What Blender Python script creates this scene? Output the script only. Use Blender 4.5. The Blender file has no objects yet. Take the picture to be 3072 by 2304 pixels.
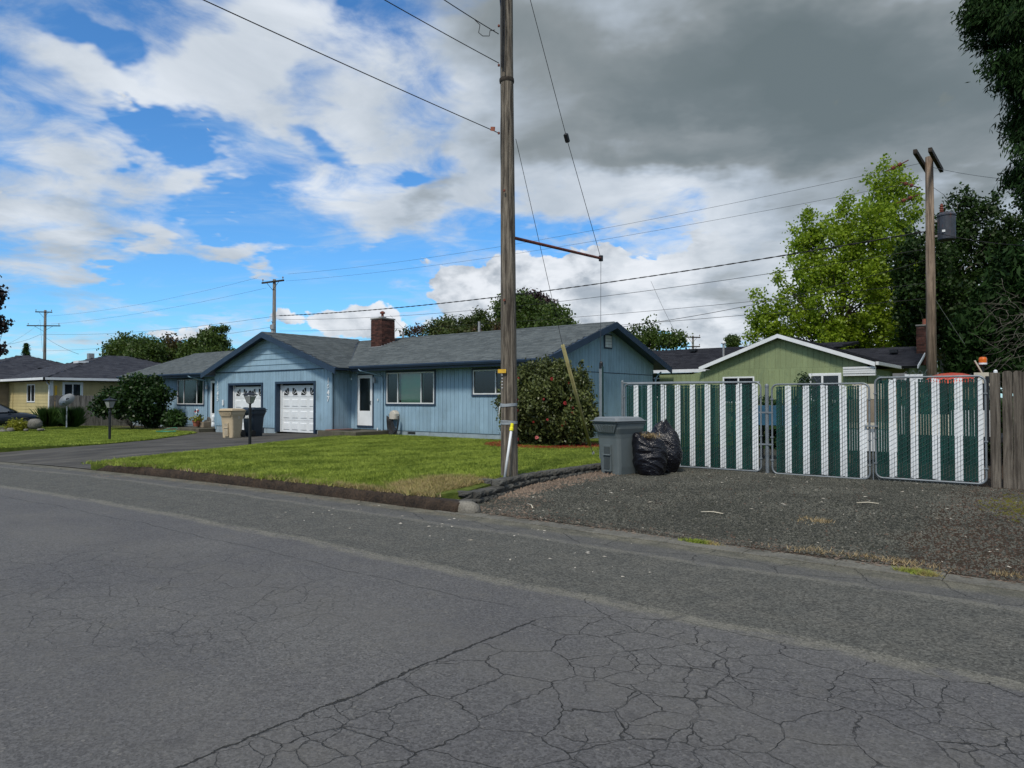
import bpy, math, random
import numpy as np
from mathutils import Vector, Matrix
rnd = random.Random(7)
rng = np.random.default_rng(7)
R = math.radians
S = bpy.context.scene
COL = S.collection

# ------------------------------------------------------------------ camera
EYE = 1.47; YAW = R(38.1); PITCH = math.atan(44 / 2129.0); FPX = 2129.0
cd = bpy.data.cameras.new('camera'); cam = bpy.data.objects.new('camera', cd); COL.objects.link(cam)
cd.sensor_width = 36.0; cd.lens = 36.0 * FPX / 3072.0; cd.clip_end = 3000; cd.clip_start = 0.05
cam.location = (0, 0, EYE); cam.rotation_euler = (R(90) + PITCH, 0, YAW)
S.camera = cam
FW0 = Vector((-math.sin(YAW), math.cos(YAW), 0)); RT = Vector((math.cos(YAW), math.sin(YAW), 0)); UP0 = Vector((0, 0, 1))
FW = FW0 * math.cos(PITCH) + UP0 * math.sin(PITCH); UP = UP0 * math.cos(PITCH) - FW0 * math.sin(PITCH)
def W(px, py, w):                      # a point of the place, w metres out along the view axis
    return Vector((0, 0, EYE)) + (FW + RT * ((px - 1536) / FPX) - UP * ((py - 1152) / FPX)) * w

# ------------------------------------------------------------------ exposure, sun, sky
S.view_settings.view_transform = 'Standard'; S.view_settings.look = 'None'
S.view_settings.gamma = 1.0; S.view_settings.use_curve_mapping = False
S.view_settings.exposure = 0.38
S.render.engine = 'CYCLES'
S.cycles.use_denoising = True
S.cycles.max_bounces = 8; S.cycles.transparent_max_bounces = 16
S.cycles.caustics_reflective = False; S.cycles.caustics_refractive = False
SUN_DIR = Vector((0.16, -0.60, 0.78)).normalized()
sl = bpy.data.lights.new('sun', 'SUN'); sun = bpy.data.objects.new('sun', sl); COL.objects.link(sun)
sl.energy = 2.3; sl.angle = R(9); sl.color = (1.0, 0.93, 0.84)
sun.rotation_euler = SUN_DIR.to_track_quat('Z', 'Y').to_euler()
SUN_EL = math.asin(SUN_DIR.z); SUN_AZ = math.atan2(SUN_DIR.x, SUN_DIR.y)

world = bpy.data.worlds.new('World'); S.world = world; world.use_nodes = True
NT = world.node_tree; NT.nodes.clear()
class G:
    """tiny node-graph writer"""
    def __init__(s, nt): s.nt = nt
    def n(s, t, **kw):
        nd = s.nt.nodes.new(t)
        for k, v in kw.items(): setattr(nd, k, v)
        return nd
    def put(s, sock, v):
        if isinstance(v, bpy.types.NodeSocket): s.nt.links.new(v, sock)
        else: sock.default_value = v
    def m(s, op, a, b=None, c=None, clamp=False):
        nd = s.n('ShaderNodeMath', operation=op); nd.use_clamp = clamp
        for i, v in enumerate((a, b, c)):
            if v is not None: s.put(nd.inputs[i], v)
        return nd.outputs[0]
    def v(s, op, a, b=None, out=0):
        nd = s.n('ShaderNodeVectorMath', operation=op); s.put(nd.inputs[0], a)
        if b is not None: s.put(nd.inputs[3 if op == 'SCALE' else 1], b)
        return nd.outputs[out]
    def comb(s, x, y, z=0.0):
        nd = s.n('ShaderNodeCombineXYZ'); s.put(nd.inputs[0], x); s.put(nd.inputs[1], y); s.put(nd.inputs[2], z); return nd.outputs[0]
    def sep(s, v):
        nd = s.n('ShaderNodeSeparateXYZ'); s.put(nd.inputs[0], v); return nd.outputs
    def noise(s, vec, scale, detail=4, rough=.5, dist=0.0, out=0, lac=2.0):
        nd = s.n('ShaderNodeTexNoise'); s.put(nd.inputs['Vector'], vec); nd.inputs['Scale'].default_value = scale
        nd.inputs['Detail'].default_value = detail; nd.inputs['Roughness'].default_value = rough
        nd.inputs['Lacunarity'].default_value = lac; nd.inputs['Distortion'].default_value = dist
        return nd.outputs[out]
    def mr(s, x, a, b, c=0.0, d=1.0, smooth=True):
        nd = s.n('ShaderNodeMapRange'); nd.interpolation_type = 'SMOOTHSTEP' if smooth else 'LINEAR'
        for i, q in enumerate((x, a, b, c, d)): s.put(nd.inputs[i], q)
        return nd.outputs[0]
    def mix(s, f, a, b, blend='MIX'):
        nd = s.n('ShaderNodeMix', data_type='RGBA', blend_type=blend); s.put(nd.inputs[0], f)
        s.put(nd.inputs[6], a if isinstance(a, bpy.types.NodeSocket) else tuple(a)[:3] + (1,))
        s.put(nd.inputs[7], b if isinstance(b, bpy.types.NodeSocket) else tuple(b)[:3] + (1,))
        return nd.outputs[2]
def azel(px, py):
    d = (FW + RT * ((px - 1536) / FPX) - UP * ((py - 1152) / FPX)).normalized()
    return math.atan2(d.dot(RT), d.dot(FW0)), math.asin(d.z)
g = G(NT)
tc = g.n('ShaderNodeTexCoord').outputs['Generated']
D = g.v('NORMALIZE', tc)
dr = g.v('DOT_PRODUCT', D, tuple(RT), out=1); df = g.v('DOT_PRODUCT', D, tuple(FW0), out=1); dz = g.sep(D)[2]
AZ = g.m('ARCTAN2', dr, df); EL = g.m('ARCSINE', dz)
zden = g.m('ADD', g.m('MAXIMUM', dz, 0.0), 0.16)
P = g.comb(g.m('DIVIDE', dr, zden), g.m('DIVIDE', df, zden), 0.0)
AE = g.comb(AZ, EL, 0.0)
warp = g.v('SCALE', g.v('SUBTRACT', g.noise(P, 1.6, 5, .6, out=1), (.5, .5, .5)), 0.30)
AEW = g.v('ADD', AE, g.v('MULTIPLY', warp, (1, 1, 0)))
def blobs(lst, vec=AEW):
    tot = None
    for px, py, rx, ry, amp in lst:
        a, e = azel(px, py)
        d = g.v('MULTIPLY', g.v('SUBTRACT', vec, (a, e, 0)), (FPX / rx, FPX / ry, 0))
        v = g.mr(g.v('LENGTH', d, out=1), 0.0, 1.0, amp, 0.0)
        tot = v if tot is None else g.m('ADD', tot, v)
    return tot
# where the sky is open (-) and where cloud stands (+)
cover = blobs([
    (170, 110, 280, 100, .26), (360, 215, 220, 90, .26), (470, 280, 110, 50, .22), (150, 420, 360, 170, .16), (380, 470, 250, 110, .15),
    (100, 610, 340, 140, .26), (220, 760, 280, 80, .22), (470, 695, 120, 65, .24), (700, 720, 130, 105, .30), (640, 500, 130, 70, .16), (610, 850, 60, 40, .2),
    (700, 210, 220, 190, .34), (860, 110, 240, 130, .27), (900, 330, 170, 80, .22), (1100, 330, 220, 220, .26), (1250, 610, 280, 150, .32), (1010, 520, 170, 100, .17),
    (2000, 240, 900, 480, .62), (2800, 300, 900, 800, .62), (2750, 850, 800, 420, .45), (1550, 450, 330, 260, .34), (1500, 150, 330, 300, .3),
    (250, 15, 170, 65, -.38), (420, 90, 90, 110, -.38), (520, 335, 150, 65, -.38), (950, 350, 90, 62, -.36), (1215, 490, 100, 62, -.34), (975, 60, 60, 50, -.20),
    (740, 600, 200, 75, -.32), (640, 410, 150, 40, -.20), (760, 850, 620, 120, -.42), (1050, 770, 300, 75, -.42), (400, 820, 190, 55, -.28), (650, 940, 380, 60, -.18), (1650, 800, 300, 40, -.12), (1760, 670, 300, 130, .26)])
n1 = g.noise(P, 1.7, 12, .60, .35)
n1b = g.noise(g.v('ADD', P, (7.3, 2.1, 0)), 4.4, 9, .62, .7)
cover = g.m('ADD', cover, g.mr(EL, .62, 1.05, 0.0, .30))        # the grey deck goes on overhead
cover = g.m('ADD', cover, g.mr(df, .1, -.5, 0.0, .16))            # and behind
f = g.m('ADD', g.m('ADD', g.m('MULTIPLY', n1, .74), g.m('MULTIPLY', n1b, .56)), g.m('SUBTRACT', cover, .155))
dens = g.mr(f, .40, .76)
# low heaped clouds with crisp heads
low = blobs([(1850, 870, 800, 190, .34), (1150, 975, 420, 60, .22), (1560, 930, 330, 150, .30), (1380, 850, 130, 90, .30), (1700, 860, 420, 160, .34), (1000, 960, 260, 80, .24), (1150, 920, 150, 70, .18), (2200, 900, 700, 260, .38),
             (560, 1010, 180, 50, .24), (700, 1130, 3500, 130, .10)], AE)
AEs = g.v('MULTIPLY', AE, (1.0, 1.45, 1.0))
nl = g.noise(AEs, 13.0, 9, .56, .15)
lowf = g.m('ADD', nl, g.m('SUBTRACT', low, .18))
lowd = g.mr(lowf, .485, .53)
lowshade = g.mr(g.noise(g.v('ADD', AEs, (.0, .030, 0)), 13.0, 9, .56, .15), .42, .66)
# how thick and grey the cloud is
dark = blobs([(2150, 180, 950, 330, .78), (2850, 250, 800, 480, .62), (1420, 60, 420, 260, .42), (1950, 470, 480, 110, .42), (1600, 400, 240, 150, .22),
              (1290, 590, 120, 100, .30), (1350, 500, 120, 60, .22), (2050, 900, 430, 120, .24), (150, 900, 420, 110, .22), (300, 760, 260, 70, .14), (300, 560, 220, 50, .12), (1150, 60, 200, 80, .2), (2700, 560, 400, 90, .2)])
n2 = g.noise(g.v('ADD', P, (3.0, 9.0, 0)), 2.4, 9, .58, .5)
n3 = g.noise(g.v('MULTIPLY', P, (1.0, .6, 0)), 1.3, 6, .55, .3)
namp = g.mr(dark, .25, .95, .85, .30)
gr = g.m('ADD', dark, g.m('MULTIPLY', namp, g.m('ADD', g.m('MULTIPLY', g.m('SUBTRACT', n2, .5), .75), g.m('MULTIPLY', g.m('SUBTRACT', n3, .5), .55))))
gr = g.m('ADD', gr, g.mr(EL, .75, 1.2, 0.0, .22))
gr = g.m('ADD', gr, .14, clamp=True)
ramp = g.n('ShaderNodeValToRGB'); g.put(ramp.inputs[0], gr)
er = ramp.color_ramp
er.elements[0].position = 0; er.elements[0].color = (.60, .64, .69, 1)
er.elements[1].position = 1; er.elements[1].color = (.116, .144, .151, 1)
e = er.elements.new(.28); e.color = (.36, .41, .465, 1)
e = er.elements.new(.58); e.color = (.205, .232, .243, 1)
e = er.elements.new(.80); e.color = (.140, .168, .177, 1)
ccol = g.v('SCALE', ramp.outputs[0], 10.0)
lowcol = g.v('SCALE', g.mix(lowshade, (.66, .68, .71), (.30, .335, .375)), 10.0)
sky = g.n('ShaderNodeTexSky', sky_type='NISHITA'); sky.sun_disc = False
sky.sun_elevation = SUN_EL; sky.sun_rotation = SUN_AZ; sky.air_density = 1.0; sky.dust_density = 0.3; sky.ozone_density = 2.5
skyc = g.mix(1.0, sky.outputs[0], (.42, .80, 1.10), 'MULTIPLY')
skyc = g.v('SCALE', skyc, 1.15)
wisps = g.mr(g.noise(g.v('MULTIPLY', P, (1.0, 2.4, 1)), 2.2, 8, .6, .8), .48, .8, 0, .45)
skyc = g.mix(wisps, skyc, (3.6, 4.8, 6.2))
c1 = g.mix(g.m('MULTIPLY', lowd, .96), skyc, lowcol)
c2 = g.mix(g.m('MULTIPLY', dens, .97), c1, ccol)
# ground half of the sphere
gnd = g.mr(dz, -.02, .0, 0.0, 1.0)
c3 = g.mix(gnd, (.9, .9, .85), c2)
bg = g.n('ShaderNodeBackground'); g.put(bg.inputs[0], c3); bg.inputs[1].default_value = 0.1
wo = g.n('ShaderNodeOutputWorld'); NT.links.new(bg.outputs[0], wo.inputs[0])
world.cycles.sampling_method = 'MANUAL'; world.cycles.sample_map_resolution = 512

# ------------------------------------------------------------------ materials
MATS = {}
def newmat(name):
    m = bpy.data.materials.new(name); m.use_nodes = True; m.node_tree.nodes.clear(); return m, G(m.node_tree)
def finish(m, gg, col, rough=.8, metal=0.0, bump=None, bdist=.01, spec=.5, trans=0.0, coat=0.0):
    p = gg.n('ShaderNodeBsdfPrincipled'); gg.put(p.inputs['Base Color'], col if isinstance(col, bpy.types.NodeSocket) else tuple(col)[:3] + (1,))
    gg.put(p.inputs['Roughness'], rough); p.inputs['Metallic'].default_value = metal
    p.inputs['Specular IOR Level'].default_value = spec; p.inputs['Coat Weight'].default_value = coat
    if bump is not None:
        b = gg.n('ShaderNodeBump'); gg.put(b.inputs['Height'], bump); b.inputs['Distance'].default_value = bdist; b.inputs['Strength'].default_value = 1
        m.node_tree.links.new(b.outputs[0], p.inputs['Normal'])
    o = gg.n('ShaderNodeOutputMaterial'); sh = p.outputs[0]
    if trans > 0:
        t = gg.n('ShaderNodeBsdfTranslucent'); gg.put(t.inputs[0], col if isinstance(col, bpy.types.NodeSocket) else tuple(col)[:3] + (1,))
        mx = gg.n('ShaderNodeMixShader'); mx.inputs[0].default_value = trans
        m.node_tree.links.new(sh, mx.inputs[1]); m.node_tree.links.new(t.outputs[0], mx.inputs[2]); sh = mx.outputs[0]
    m.node_tree.links.new(sh, o.inputs[0]); return m
STREAK = {'blue_siding', 'green_siding', 'yellow_siding', 'slat_green', 'slat_white'}
def mat(name, col, rough=.8, var=.18, scale=3.0, fine=.12, fscale=60., bump=.3, bdist=.003, metal=0.0, spec=.4, dirt=None, objvar=0.0, stretch=(1, 1, 1), coat=0.0):
    """paint / wood / plastic with two scales of unevenness and an optional dirt colour"""
    m, gg = newmat(name)
    pos = gg.n('ShaderNodeNewGeometry').outputs['Position']; pv = gg.v('MULTIPLY', pos, stretch)
    a = gg.noise(pv, scale, 4, .6); b = gg.noise(pv, fscale, 3, .6)
    c = tuple(col)
    k = gg.m('ADD', gg.mr(a, .3, .7, 1 - var, 1 + var, False), gg.mr(b, .3, .7, -fine, fine, False))
    if objvar:
        oi = gg.n('ShaderNodeObjectInfo').outputs['Random']; k = gg.m('MULTIPLY', k, gg.mr(oi, 0, 1, 1 - objvar, 1 + objvar, False))
    cc = gg.v('SCALE', gg.comb(*c), k)
    if name in STREAK:
        sv = gg.noise(gg.v('MULTIPLY', pos, (9, 9, .7)), 1.0, 5, .7, .3); lowd = gg.mr(gg.sep(pos)[2], .0, .55, .22, 0.0)
        cc = gg.v('SCALE', cc, gg.m('SUBTRACT', gg.mr(sv, .3, .7, .86, 1.08, False), gg.m('MULTIPLY', lowd, gg.mr(sv, .3, .7, .3, 1.4, False))))
    if dirt:
        dn = gg.noise(gg.v('MULTIPLY', pos, (1, 1, .5)), scale * 1.7, 6, .7); cc = gg.mix(gg.mr(dn, .52, .75, 0, dirt[3]), cc, dirt[:3])
    MATS[name] = finish(m, gg, cc, rough, metal, gg.m('MULTIPLY', b, bump), bdist, spec, coat=coat); return m
def wood(name, c1, c2, scale=1.0, axis='z', bump=.5):
    m, gg = newmat(name); pos = gg.n('ShaderNodeNewGeometry').outputs['Position']
    oi = gg.n('ShaderNodeObjectInfo').outputs['Random']
    st = {'z': (14, 14, .8), 'x': (.8, 14, 14), 'y': (14, .8, 14)}[axis]
    pv = gg.v('ADD', gg.v('MULTIPLY', pos, tuple(q * scale for q in st)), gg.comb(gg.m('MULTIPLY', oi, 31.), 0.0, gg.m('MULTIPLY', oi, 7.)))
    a = gg.noise(pv, 1.5, 6, .65, .6); b = gg.noise(pv, 5.0, 4, .7, .2); big = gg.noise(pos, 1.3, 4, .6)
    cc = gg.mix(gg.mr(a, .33, .68), c1, c2)
    cc = gg.v('SCALE', cc, gg.m('MULTIPLY', gg.mr(b, .3, .7, .78, 1.15, False), gg.m('MULTIPLY', gg.mr(big, .3, .7, .8, 1.15, False), gg.mr(oi, 0, 1, .84, 1.14, False))))
    MATS[name] = finish(m, gg, cc, .85, 0, gg.m('ADD', gg.m('MULTIPLY', a, .6), gg.m('MULTIPLY', b, .6)), .012 * bump, .2); return m
def leafmat(name, dark_, light, trans=.35, rough=.45, spec=.35, brown=None):
    m, gg = newmat(name); ge = gg.n('ShaderNodeNewGeometry'); r = ge.outputs['Random Per Island']
    nz = gg.noise(ge.outputs['Position'], 1.1, 3, .6)
    t = gg.m('ADD', gg.m('MULTIPLY', r, .55), gg.mr(nz, .3, .7, 0, .45, False))
    cc = gg.mix(t, dark_, light)
    if brown: cc = gg.mix(gg.mr(gg.noise(ge.outputs['Position'], .5, 2, .5), .45, .62), cc, brown)
    MATS[name] = finish(m, gg, cc, rough, 0, None, .01, spec, trans); return m

mat('blue_siding', (.25, .375, .465), .62, .10, 1.2, .05, 40, dirt=(.14, .19, .20, .38), objvar=.07)
mat('blue_trim', (.020, .038, .068), .5, .15, 2, .08, 50, objvar=.04)
mat('foundation_paint', (.25, .31, .34), .85, .15, 2.5, .1, 30, bdist=.006, dirt=(.10, .10, .08, .7))
mat('white_paint', (.70, .73, .74), .45, .07, 2, .03, 40, dirt=(.45, .47, .45, .35))
mat('white_metal', (.62, .64, .64), .4, .06, 4, .04, 40)
mat('green_siding', (.215, .265, .135), .7, .12, 1.0, .06, 40, dirt=(.09, .14, .09, .55), objvar=.06)
mat('yellow_siding', (.47, .40, .20), .7, .08, 1.0, .05, 40, objvar=.04)
mat('gutter_dark', (.012, .022, .045), .4, .1, 3)
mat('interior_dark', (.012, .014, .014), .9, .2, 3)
mat('dark_gray_shingle', (.026, .028, .034), .95, .3, 1.6, .3, 30, bdist=.006, objvar=.1)
mat('mesh_wire', (.30, .34, .34), .45, .1, 6, metal=.6)
mat('galvanised', (.20, .225, .24), .5, .15, 5, .1, 70, metal=.4)
mat('slat_green', (.003, .038, .030), .45, .25, 3, .1, 50, objvar=.25)
mat('slat_white', (.72, .75, .76), .5, .05, 3, .03, 50, objvar=.05)
mat('black_plastic', (.010, .011, .013), .35, .2, 4)
mat('black_rubber', (.012, .012, .012), .6, .2, 6)
mat('black_iron', (.008, .009, .011), .45, .2, 5)
mat('bin_gray', (.110, .132, .135), .5, .10, 3, .05, 60)
mat('bin_gray_shaded', (.045, .055, .056), .6)  # bin grey darkened to stand for the shade inside the lift pocket
mat('bin_beige', (.46, .375, .25), .55, .08, 3, .05, 60)
mat('bin_navy', (.012, .022, .036), .4, .12, 3)
mat('bin_lid_gray', (.17, .19, .20), .5, .08, 3)
mat('gutter_concrete', (.125, .120, .10), .95, .35, 3.0, .3, 45, bump=.8, bdist=.008, dirt=(.05, .05, .032, .9))
mat('concrete', (.20, .195, .175), .9, .2, 2.2, .2, 55, bdist=.006, dirt=(.06, .06, .04, .7))
mat('porch_concrete', (.085, .078, .055), .9, .3, 2.5, .2, 50, bdist=.006, dirt=(.035, .045, .015, .8))
mat('kerb_moss', (.032, .021, .013), .95, .6, 4.0, .5, 30, bump=1, bdist=.03, dirt=(.075, .055, .032, .5))
mat('kerb_end', (.17, .16, .135), .95, .25, 5, .25, 40, bump=1, bdist=.01)
mat('block_gray', (.072, .071, .063), .95, .22, 5, .25, 45, bump=1, bdist=.012, dirt=(.03, .03, .024, .7), objvar=.22)
mat('brick_red', (.068, .027, .019), .9, .3, 6, .2, 60, bdist=.006, objvar=.55)
mat('mortar', (.085, .07, .06), .95, .2, 6, .2, 60)
mat('steel_cap', (.34, .34, .33), .5, .2, 8, metal=.5)
mat('cable_black', (.010, .010, .011), .7, .1, 5)
mat('wire_gray', (.045, .05, .055), .6, .1, 5)
mat('guy_yellow', (.42, .36, .15), .5, .12, 3, dirt=(.16, .13, .06, .6))
mat('tag_yellow', (.62, .38, .03), .5, .2, 20, .2, 90)
mat('bright_yellow', (.80, .74, .02), .4, .05, 3)
mat('tape_gray', (.27, .30, .32), .35, .15, 9)
mat('red_mulch', (.34, .045, .022), .9, .5, 9, .4, 60, bdist=.01)
mat('red_leaf_dark', (.11, .03, .02), .8)
mat('terracotta', (.30, .10, .06), .85, .2, 10)
mat('stone', (.155, .15, .13), .95, .35, 3.5, .3, 30, bump=1, bdist=.03, dirt=(.06, .065, .035, .7))
mat('hose_green', (.05, .26, .16), .4)
mat('hose_reel_tan', (.46, .43, .37), .5)
mat('car_blue', (.005, .011, .022), .28, .08, 2, .02, 30, bump=0, spec=.5, coat=.35)
mat('chrome', (.6, .6, .6), .2, .05, 2, metal=.9, bump=0)
mat('orange_plastic', (.50, .058, .018), .38, .12, 3, coat=.2)
mat('amber', (.62, .13, .01), .25, .25, 30)
mat('tarp_blue', (.035, .115, .185), .5, .2, 3)
mat('cream_panel', (.50, .46, .36), .6, .1, 2)
mat('tan_board', (.22, .18, .13), .8, .2, 3)
mat('rust', (.15, .045, .03), .85, .5, 6, .3, 30)
mat('transformer_gray', (.042, .050, .066), .6, .25, 4, .15, 40, dirt=(.15, .045, .03, .95))
mat('ceramic', (.20, .13, .10), .4)
mat('gable_vent_white', (.56, .60, .60), .5)
mat('dish_gray', (.42, .44, .44), .5)
mat('far_roof_gray', (.10, .10, .10), .9)
mat('soil', (.045, .03, .02), .95, .4, 3, .4, 30, bump=1, bdist=.02)
mat('seat_tan', (.35, .30, .22), .6)
wood('pole_wood', (.060, .050, .040), (.30, .26, .205), 1.1, 'z', 2.2)
wood('pole_wood_far', (.10, .075, .055), (.30, .23, .17), .55, 'z', 1.0)
wood('fence_gray', (.075, .072, .066), (.21, .20, .185), 1.0, 'z', .6)
wood('fence_brown', (.052, .044, .036), (.165, .145, .118), 1.0, 'z', .8)
wood('arm_wood', (.02, .017, .014), (.06, .05, .04), .6, 'x', .6)
wood('bark', (.022, .018, .014), (.075, .062, .050), .7, 'z', 2.5)
wood('bark_pale', (.06, .055, .045), (.17, .155, .13), .5, 'z', 2.0)
leafmat('leaf_lime', (.10, .18, .010), (.36, .48, .035), .50)
leafmat('leaf_maple_dark', (.006, .017, .004), (.034, .070, .012), .25, .5, .2)
leafmat('leaf_fir', (.005, .015, .004), (.030, .070, .016), .18, .7, .12)
leafmat('leaf_broad', (.020, .045, .010), (.11, .17, .030), .35)
leafmat('leaf_mixed', (.018, .040, .010), (.095, .13, .025), .30, brown=(.075, .038, .018))
leafmat('leaf_purple', (.012, .006, .008), (.055, .028, .028), .25)
leafmat('leaf_blackred', (.008, .005, .006), (.035, .022, .018), .2)
leafmat('leaf_camellia', (.012, .020, .005), (.14, .165, .050), .12, .38, .30)
leafmat('leaf_viburnum', (.006, .018, .005), (.042, .092, .018), .25)
leafmat('leaf_yellowgreen', (.10, .12, .01), (.33, .33, .03), .35)
leafmat('petal_red', (.15, .008, .010), (.42, .040, .038), .15, .5)
leafmat('blade_dark', (.018, .045, .012), (.06, .12, .022), .25)
leafmat('dry_straw', (.20, .14, .06), (.46, .36, .20), .2)
leafmat('leaf_litter', (.045, .034, .025), (.27, .205, .155), .1, .8)
leafmat('chip_white', (.22, .20, .16), (.62, .58, .50), .0, .8)
leafmat('moss', (.030, .030, .004), (.13, .12, .012), .1, .9)

# lawn blades: patchy green with straw patches near the kerb
def lawnmat():
    m, gg = newmat('lawn_blade'); ge = gg.n('ShaderNodeNewGeometry'); r = ge.outputs['Random Per Island']; pos = ge.outputs['Position']
    a = gg.noise(gg.v('MULTIPLY', pos, (1.3, .8, 0)), 1.1, 5, .65, .5); b = gg.noise(gg.v('MULTIPLY', pos, (1.6, .8, 0)), 6.5, 5, .7, .6)
    t = gg.m('ADD', gg.m('MULTIPLY', r, .40), gg.m('ADD', gg.mr(a, .36, .64, -.12, .34, False), gg.mr(b, .36, .64, -.18, .50, False)))
    cc = gg.mix(t, (.070, .120, .012), (.42, .50, .085))
    x, y, z = gg.sep(pos)
    # straw: close to the kerb and at the wall's corner
    k = gg.m('SUBTRACT', gg.mr(y, 6.9, 9.2, .42, 0.0), gg.mr(x, -17, -9, .22, 0))
    c = gg.noise(gg.v('MULTIPLY', pos, (1, 1, 0)), 2.3, 5, .65)
    s = gg.mr(gg.m('ADD', c, k), .74, .94)
    dx = gg.v('LENGTH', gg.v('SUBTRACT', gg.v('MULTIPLY', pos, (1, 1, 0)), (-7.95, 8.35, 0)), out=1)
    s = gg.m('MAXIMUM', s, gg.mr(gg.m('ADD', dx, gg.m('MULTIPLY', c, 1.6)), 1.45, 1.95, 1, 0))
    cc = gg.mix(gg.m('MULTIPLY', s, gg.mr(r, 0, 1, .6, 1.0)), cc, (.42, .32, .16))
    MATS['lawn_blade'] = finish(m, gg, cc, .6, 0, None, .01, .2, .35)
    m, gg = newmat('lawn_soil'); pos = gg.n('ShaderNodeNewGeometry').outputs['Position']
    a = gg.noise(pos, 6., 5, .7); b = gg.noise(pos, 60., 4, .7)
    cc = gg.mix(gg.mr(a, .3, .7), (.055, .085, .014), (.13, .16, .035)); cc = gg.mix(gg.mr(b, .5, .75, 0, .5), cc, (.05, .035, .02))
    MATS['lawn_soil'] = finish(m, gg, cc, .95, 0, b, .02, .1)
lawnmat()

def roadmat():
    m, gg = newmat('road_asphalt'); pos = gg.n('ShaderNodeNewGeometry').outputs['Position']
    x, y, z = gg.sep(pos); p2 = gg.v('MULTIPLY', pos, (1, 1, 0))
    d = gg.m('MAXIMUM', gg.m('SUBTRACT', -7.0, x), 0.0)
    yc = gg.m('ADD', y, gg.m('MULTIPLY', gg.m('MULTIPLY', d, d), .0055))         # street coordinate that follows the bend
    w1 = gg.m('MULTIPLY', gg.m('SUBTRACT', gg.noise(gg.v('MULTIPLY', pos, (1, .3, 0)), .8, 4, .6), .5), .35)
    ys = gg.m('ADD', yc, w1)
    big = gg.noise(p2, .55, 5, .62); mid = gg.noise(p2, 3.2, 5, .65); fine = gg.noise(p2, 75., 3, .75); fine2 = gg.noise(p2, 210., 2, .7)
    stone = gg.n('ShaderNodeTexVoronoi'); stone.inputs['Scale'].default_value = 62.; gg.put(stone.inputs['Vector'], p2)
    chips = gg.mr(gg.sep(stone.outputs['Color'])[0], .0, 1.0, -1, 1, False)
    base = gg.mix(gg.mr(big, .35, .68), (.086, .085, .086), (.108, .106, .102))
    base = gg.mix(gg.mr(mid, .5, .8, 0, .5), base, (.112, .107, .094))
    # overlay strip: coarser, a little darker and greener
    strip = gg.m('MULTIPLY', gg.mr(ys, 4.90, 5.05), gg.mr(ys, 6.72, 6.6))
    base = gg.mix(gg.m('MULTIPLY', strip, .80), base, gg.mix(gg.mr(mid, .3, .7), (.070, .071, .060), (.096, .094, .078)))
    outer = gg.mr(ys, 6.65, 6.85)
    base = gg.mix(gg.m('MULTIPLY', outer, .7), base, gg.mix(gg.mr(mid, .35, .7), (.072, .072, .066), (.10, .098, .085)))
    def band(c, w, soft):                   # a line along the street
        return gg.mr(gg.m('ABSOLUTE', gg.m('SUBTRACT', ys, c)), w, w + soft, 1, 0)
    brk = gg.mr(gg.noise(gg.v('MULTIPLY', pos, (1, 2, 0)), 3.0, 5, .7), .30, .55)
    base = gg.mix(gg.m('MULTIPLY', gg.m('MULTIPLY', band(4.93, .045, .10), brk), .62), base, (.165, .158, .125))
    base = gg.mix(gg.m('MULTIPLY', gg.m('MULTIPLY', band(6.70, .03, .07), brk), .55), base, (.15, .145, .115))
    base = gg.mix(gg.mr(yc, 7.02, 7.22, 0, .75), base, gg.mix(gg.mr(mid, .35, .65), (.085, .082, .06), (.155, .145, .105)))
    # grain
    amp = gg.m('ADD', .26, gg.m('MULTIPLY', strip, .22))
    k = gg.m('ADD', 1.0, gg.m('ADD', gg.m('MULTIPLY', gg.m('SUBTRACT', fine, .5), 1.9), gg.m('MULTIPLY', chips, amp)))
    base = gg.v('SCALE', base, gg.m('MAXIMUM', k, .3))
    lightchip = gg.mr(gg.sep(stone.outputs['Color'])[1], .975, .99)
    base = gg.mix(gg.m('MULTIPLY', lightchip, .35), base, (.22, .21, .185))
    # stains
    st = gg.mr(gg.noise(gg.v('MULTIPLY', pos, (.6, 1.4, 0)), 1.3, 5, .6, .4), .62, .8)
    base = gg.mix(gg.m('MULTIPLY', st, .35), base, (.040, .040, .043))
    # tyre-worn lanes, tar blots along the cracks, pale dust
    lane = gg.m('MAXIMUM', gg.mr(gg.m('ABSOLUTE', gg.m('SUBTRACT', ys, 3.5)), .15, .55, 1, 0), gg.mr(gg.m('ABSOLUTE', gg.m('SUBTRACT', ys, 1.8)), .15, .6, 1, 0))
    base = gg.mix(gg.m('MULTIPLY', lane, gg.mr(mid, .3, .7, .1, .38)), base, (.112, .108, .100))
    dust = gg.mr(gg.noise(gg.v('MULTIPLY', pos, (.7, 1.6, 0)), 2.1, 6, .7, .8), .58, .74, 0, .35)
    base = gg.mix(dust, base, (.135, .128, .112))
    blot = gg.mr(gg.noise(p2, 2.6, 3, .5, .9), .66, .72, 0, .45)
    base = gg.mix(gg.m('MULTIPLY', blot, gg.mr(x, -4, -2.5)), base, (.045, .044, .045))
    # cracks
    cw = gg.v('SCALE', gg.v('SUBTRACT', gg.noise(p2, 1.5, 4, .55, out=1), (.5, .5, .5)), .30)
    cw2 = gg.v('SCALE', gg.v('SUBTRACT', gg.noise(p2, 12., 3, .6, out=1), (.5, .5, .5)), .05)
    cp = gg.v('MULTIPLY', gg.v('ADD', gg.v('ADD', p2, cw), cw2), (1, 1, 0))
    wvar = gg.mr(gg.noise(p2, 3.5, 5, .75), .32, .68, .45, 1.7, False)
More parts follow.
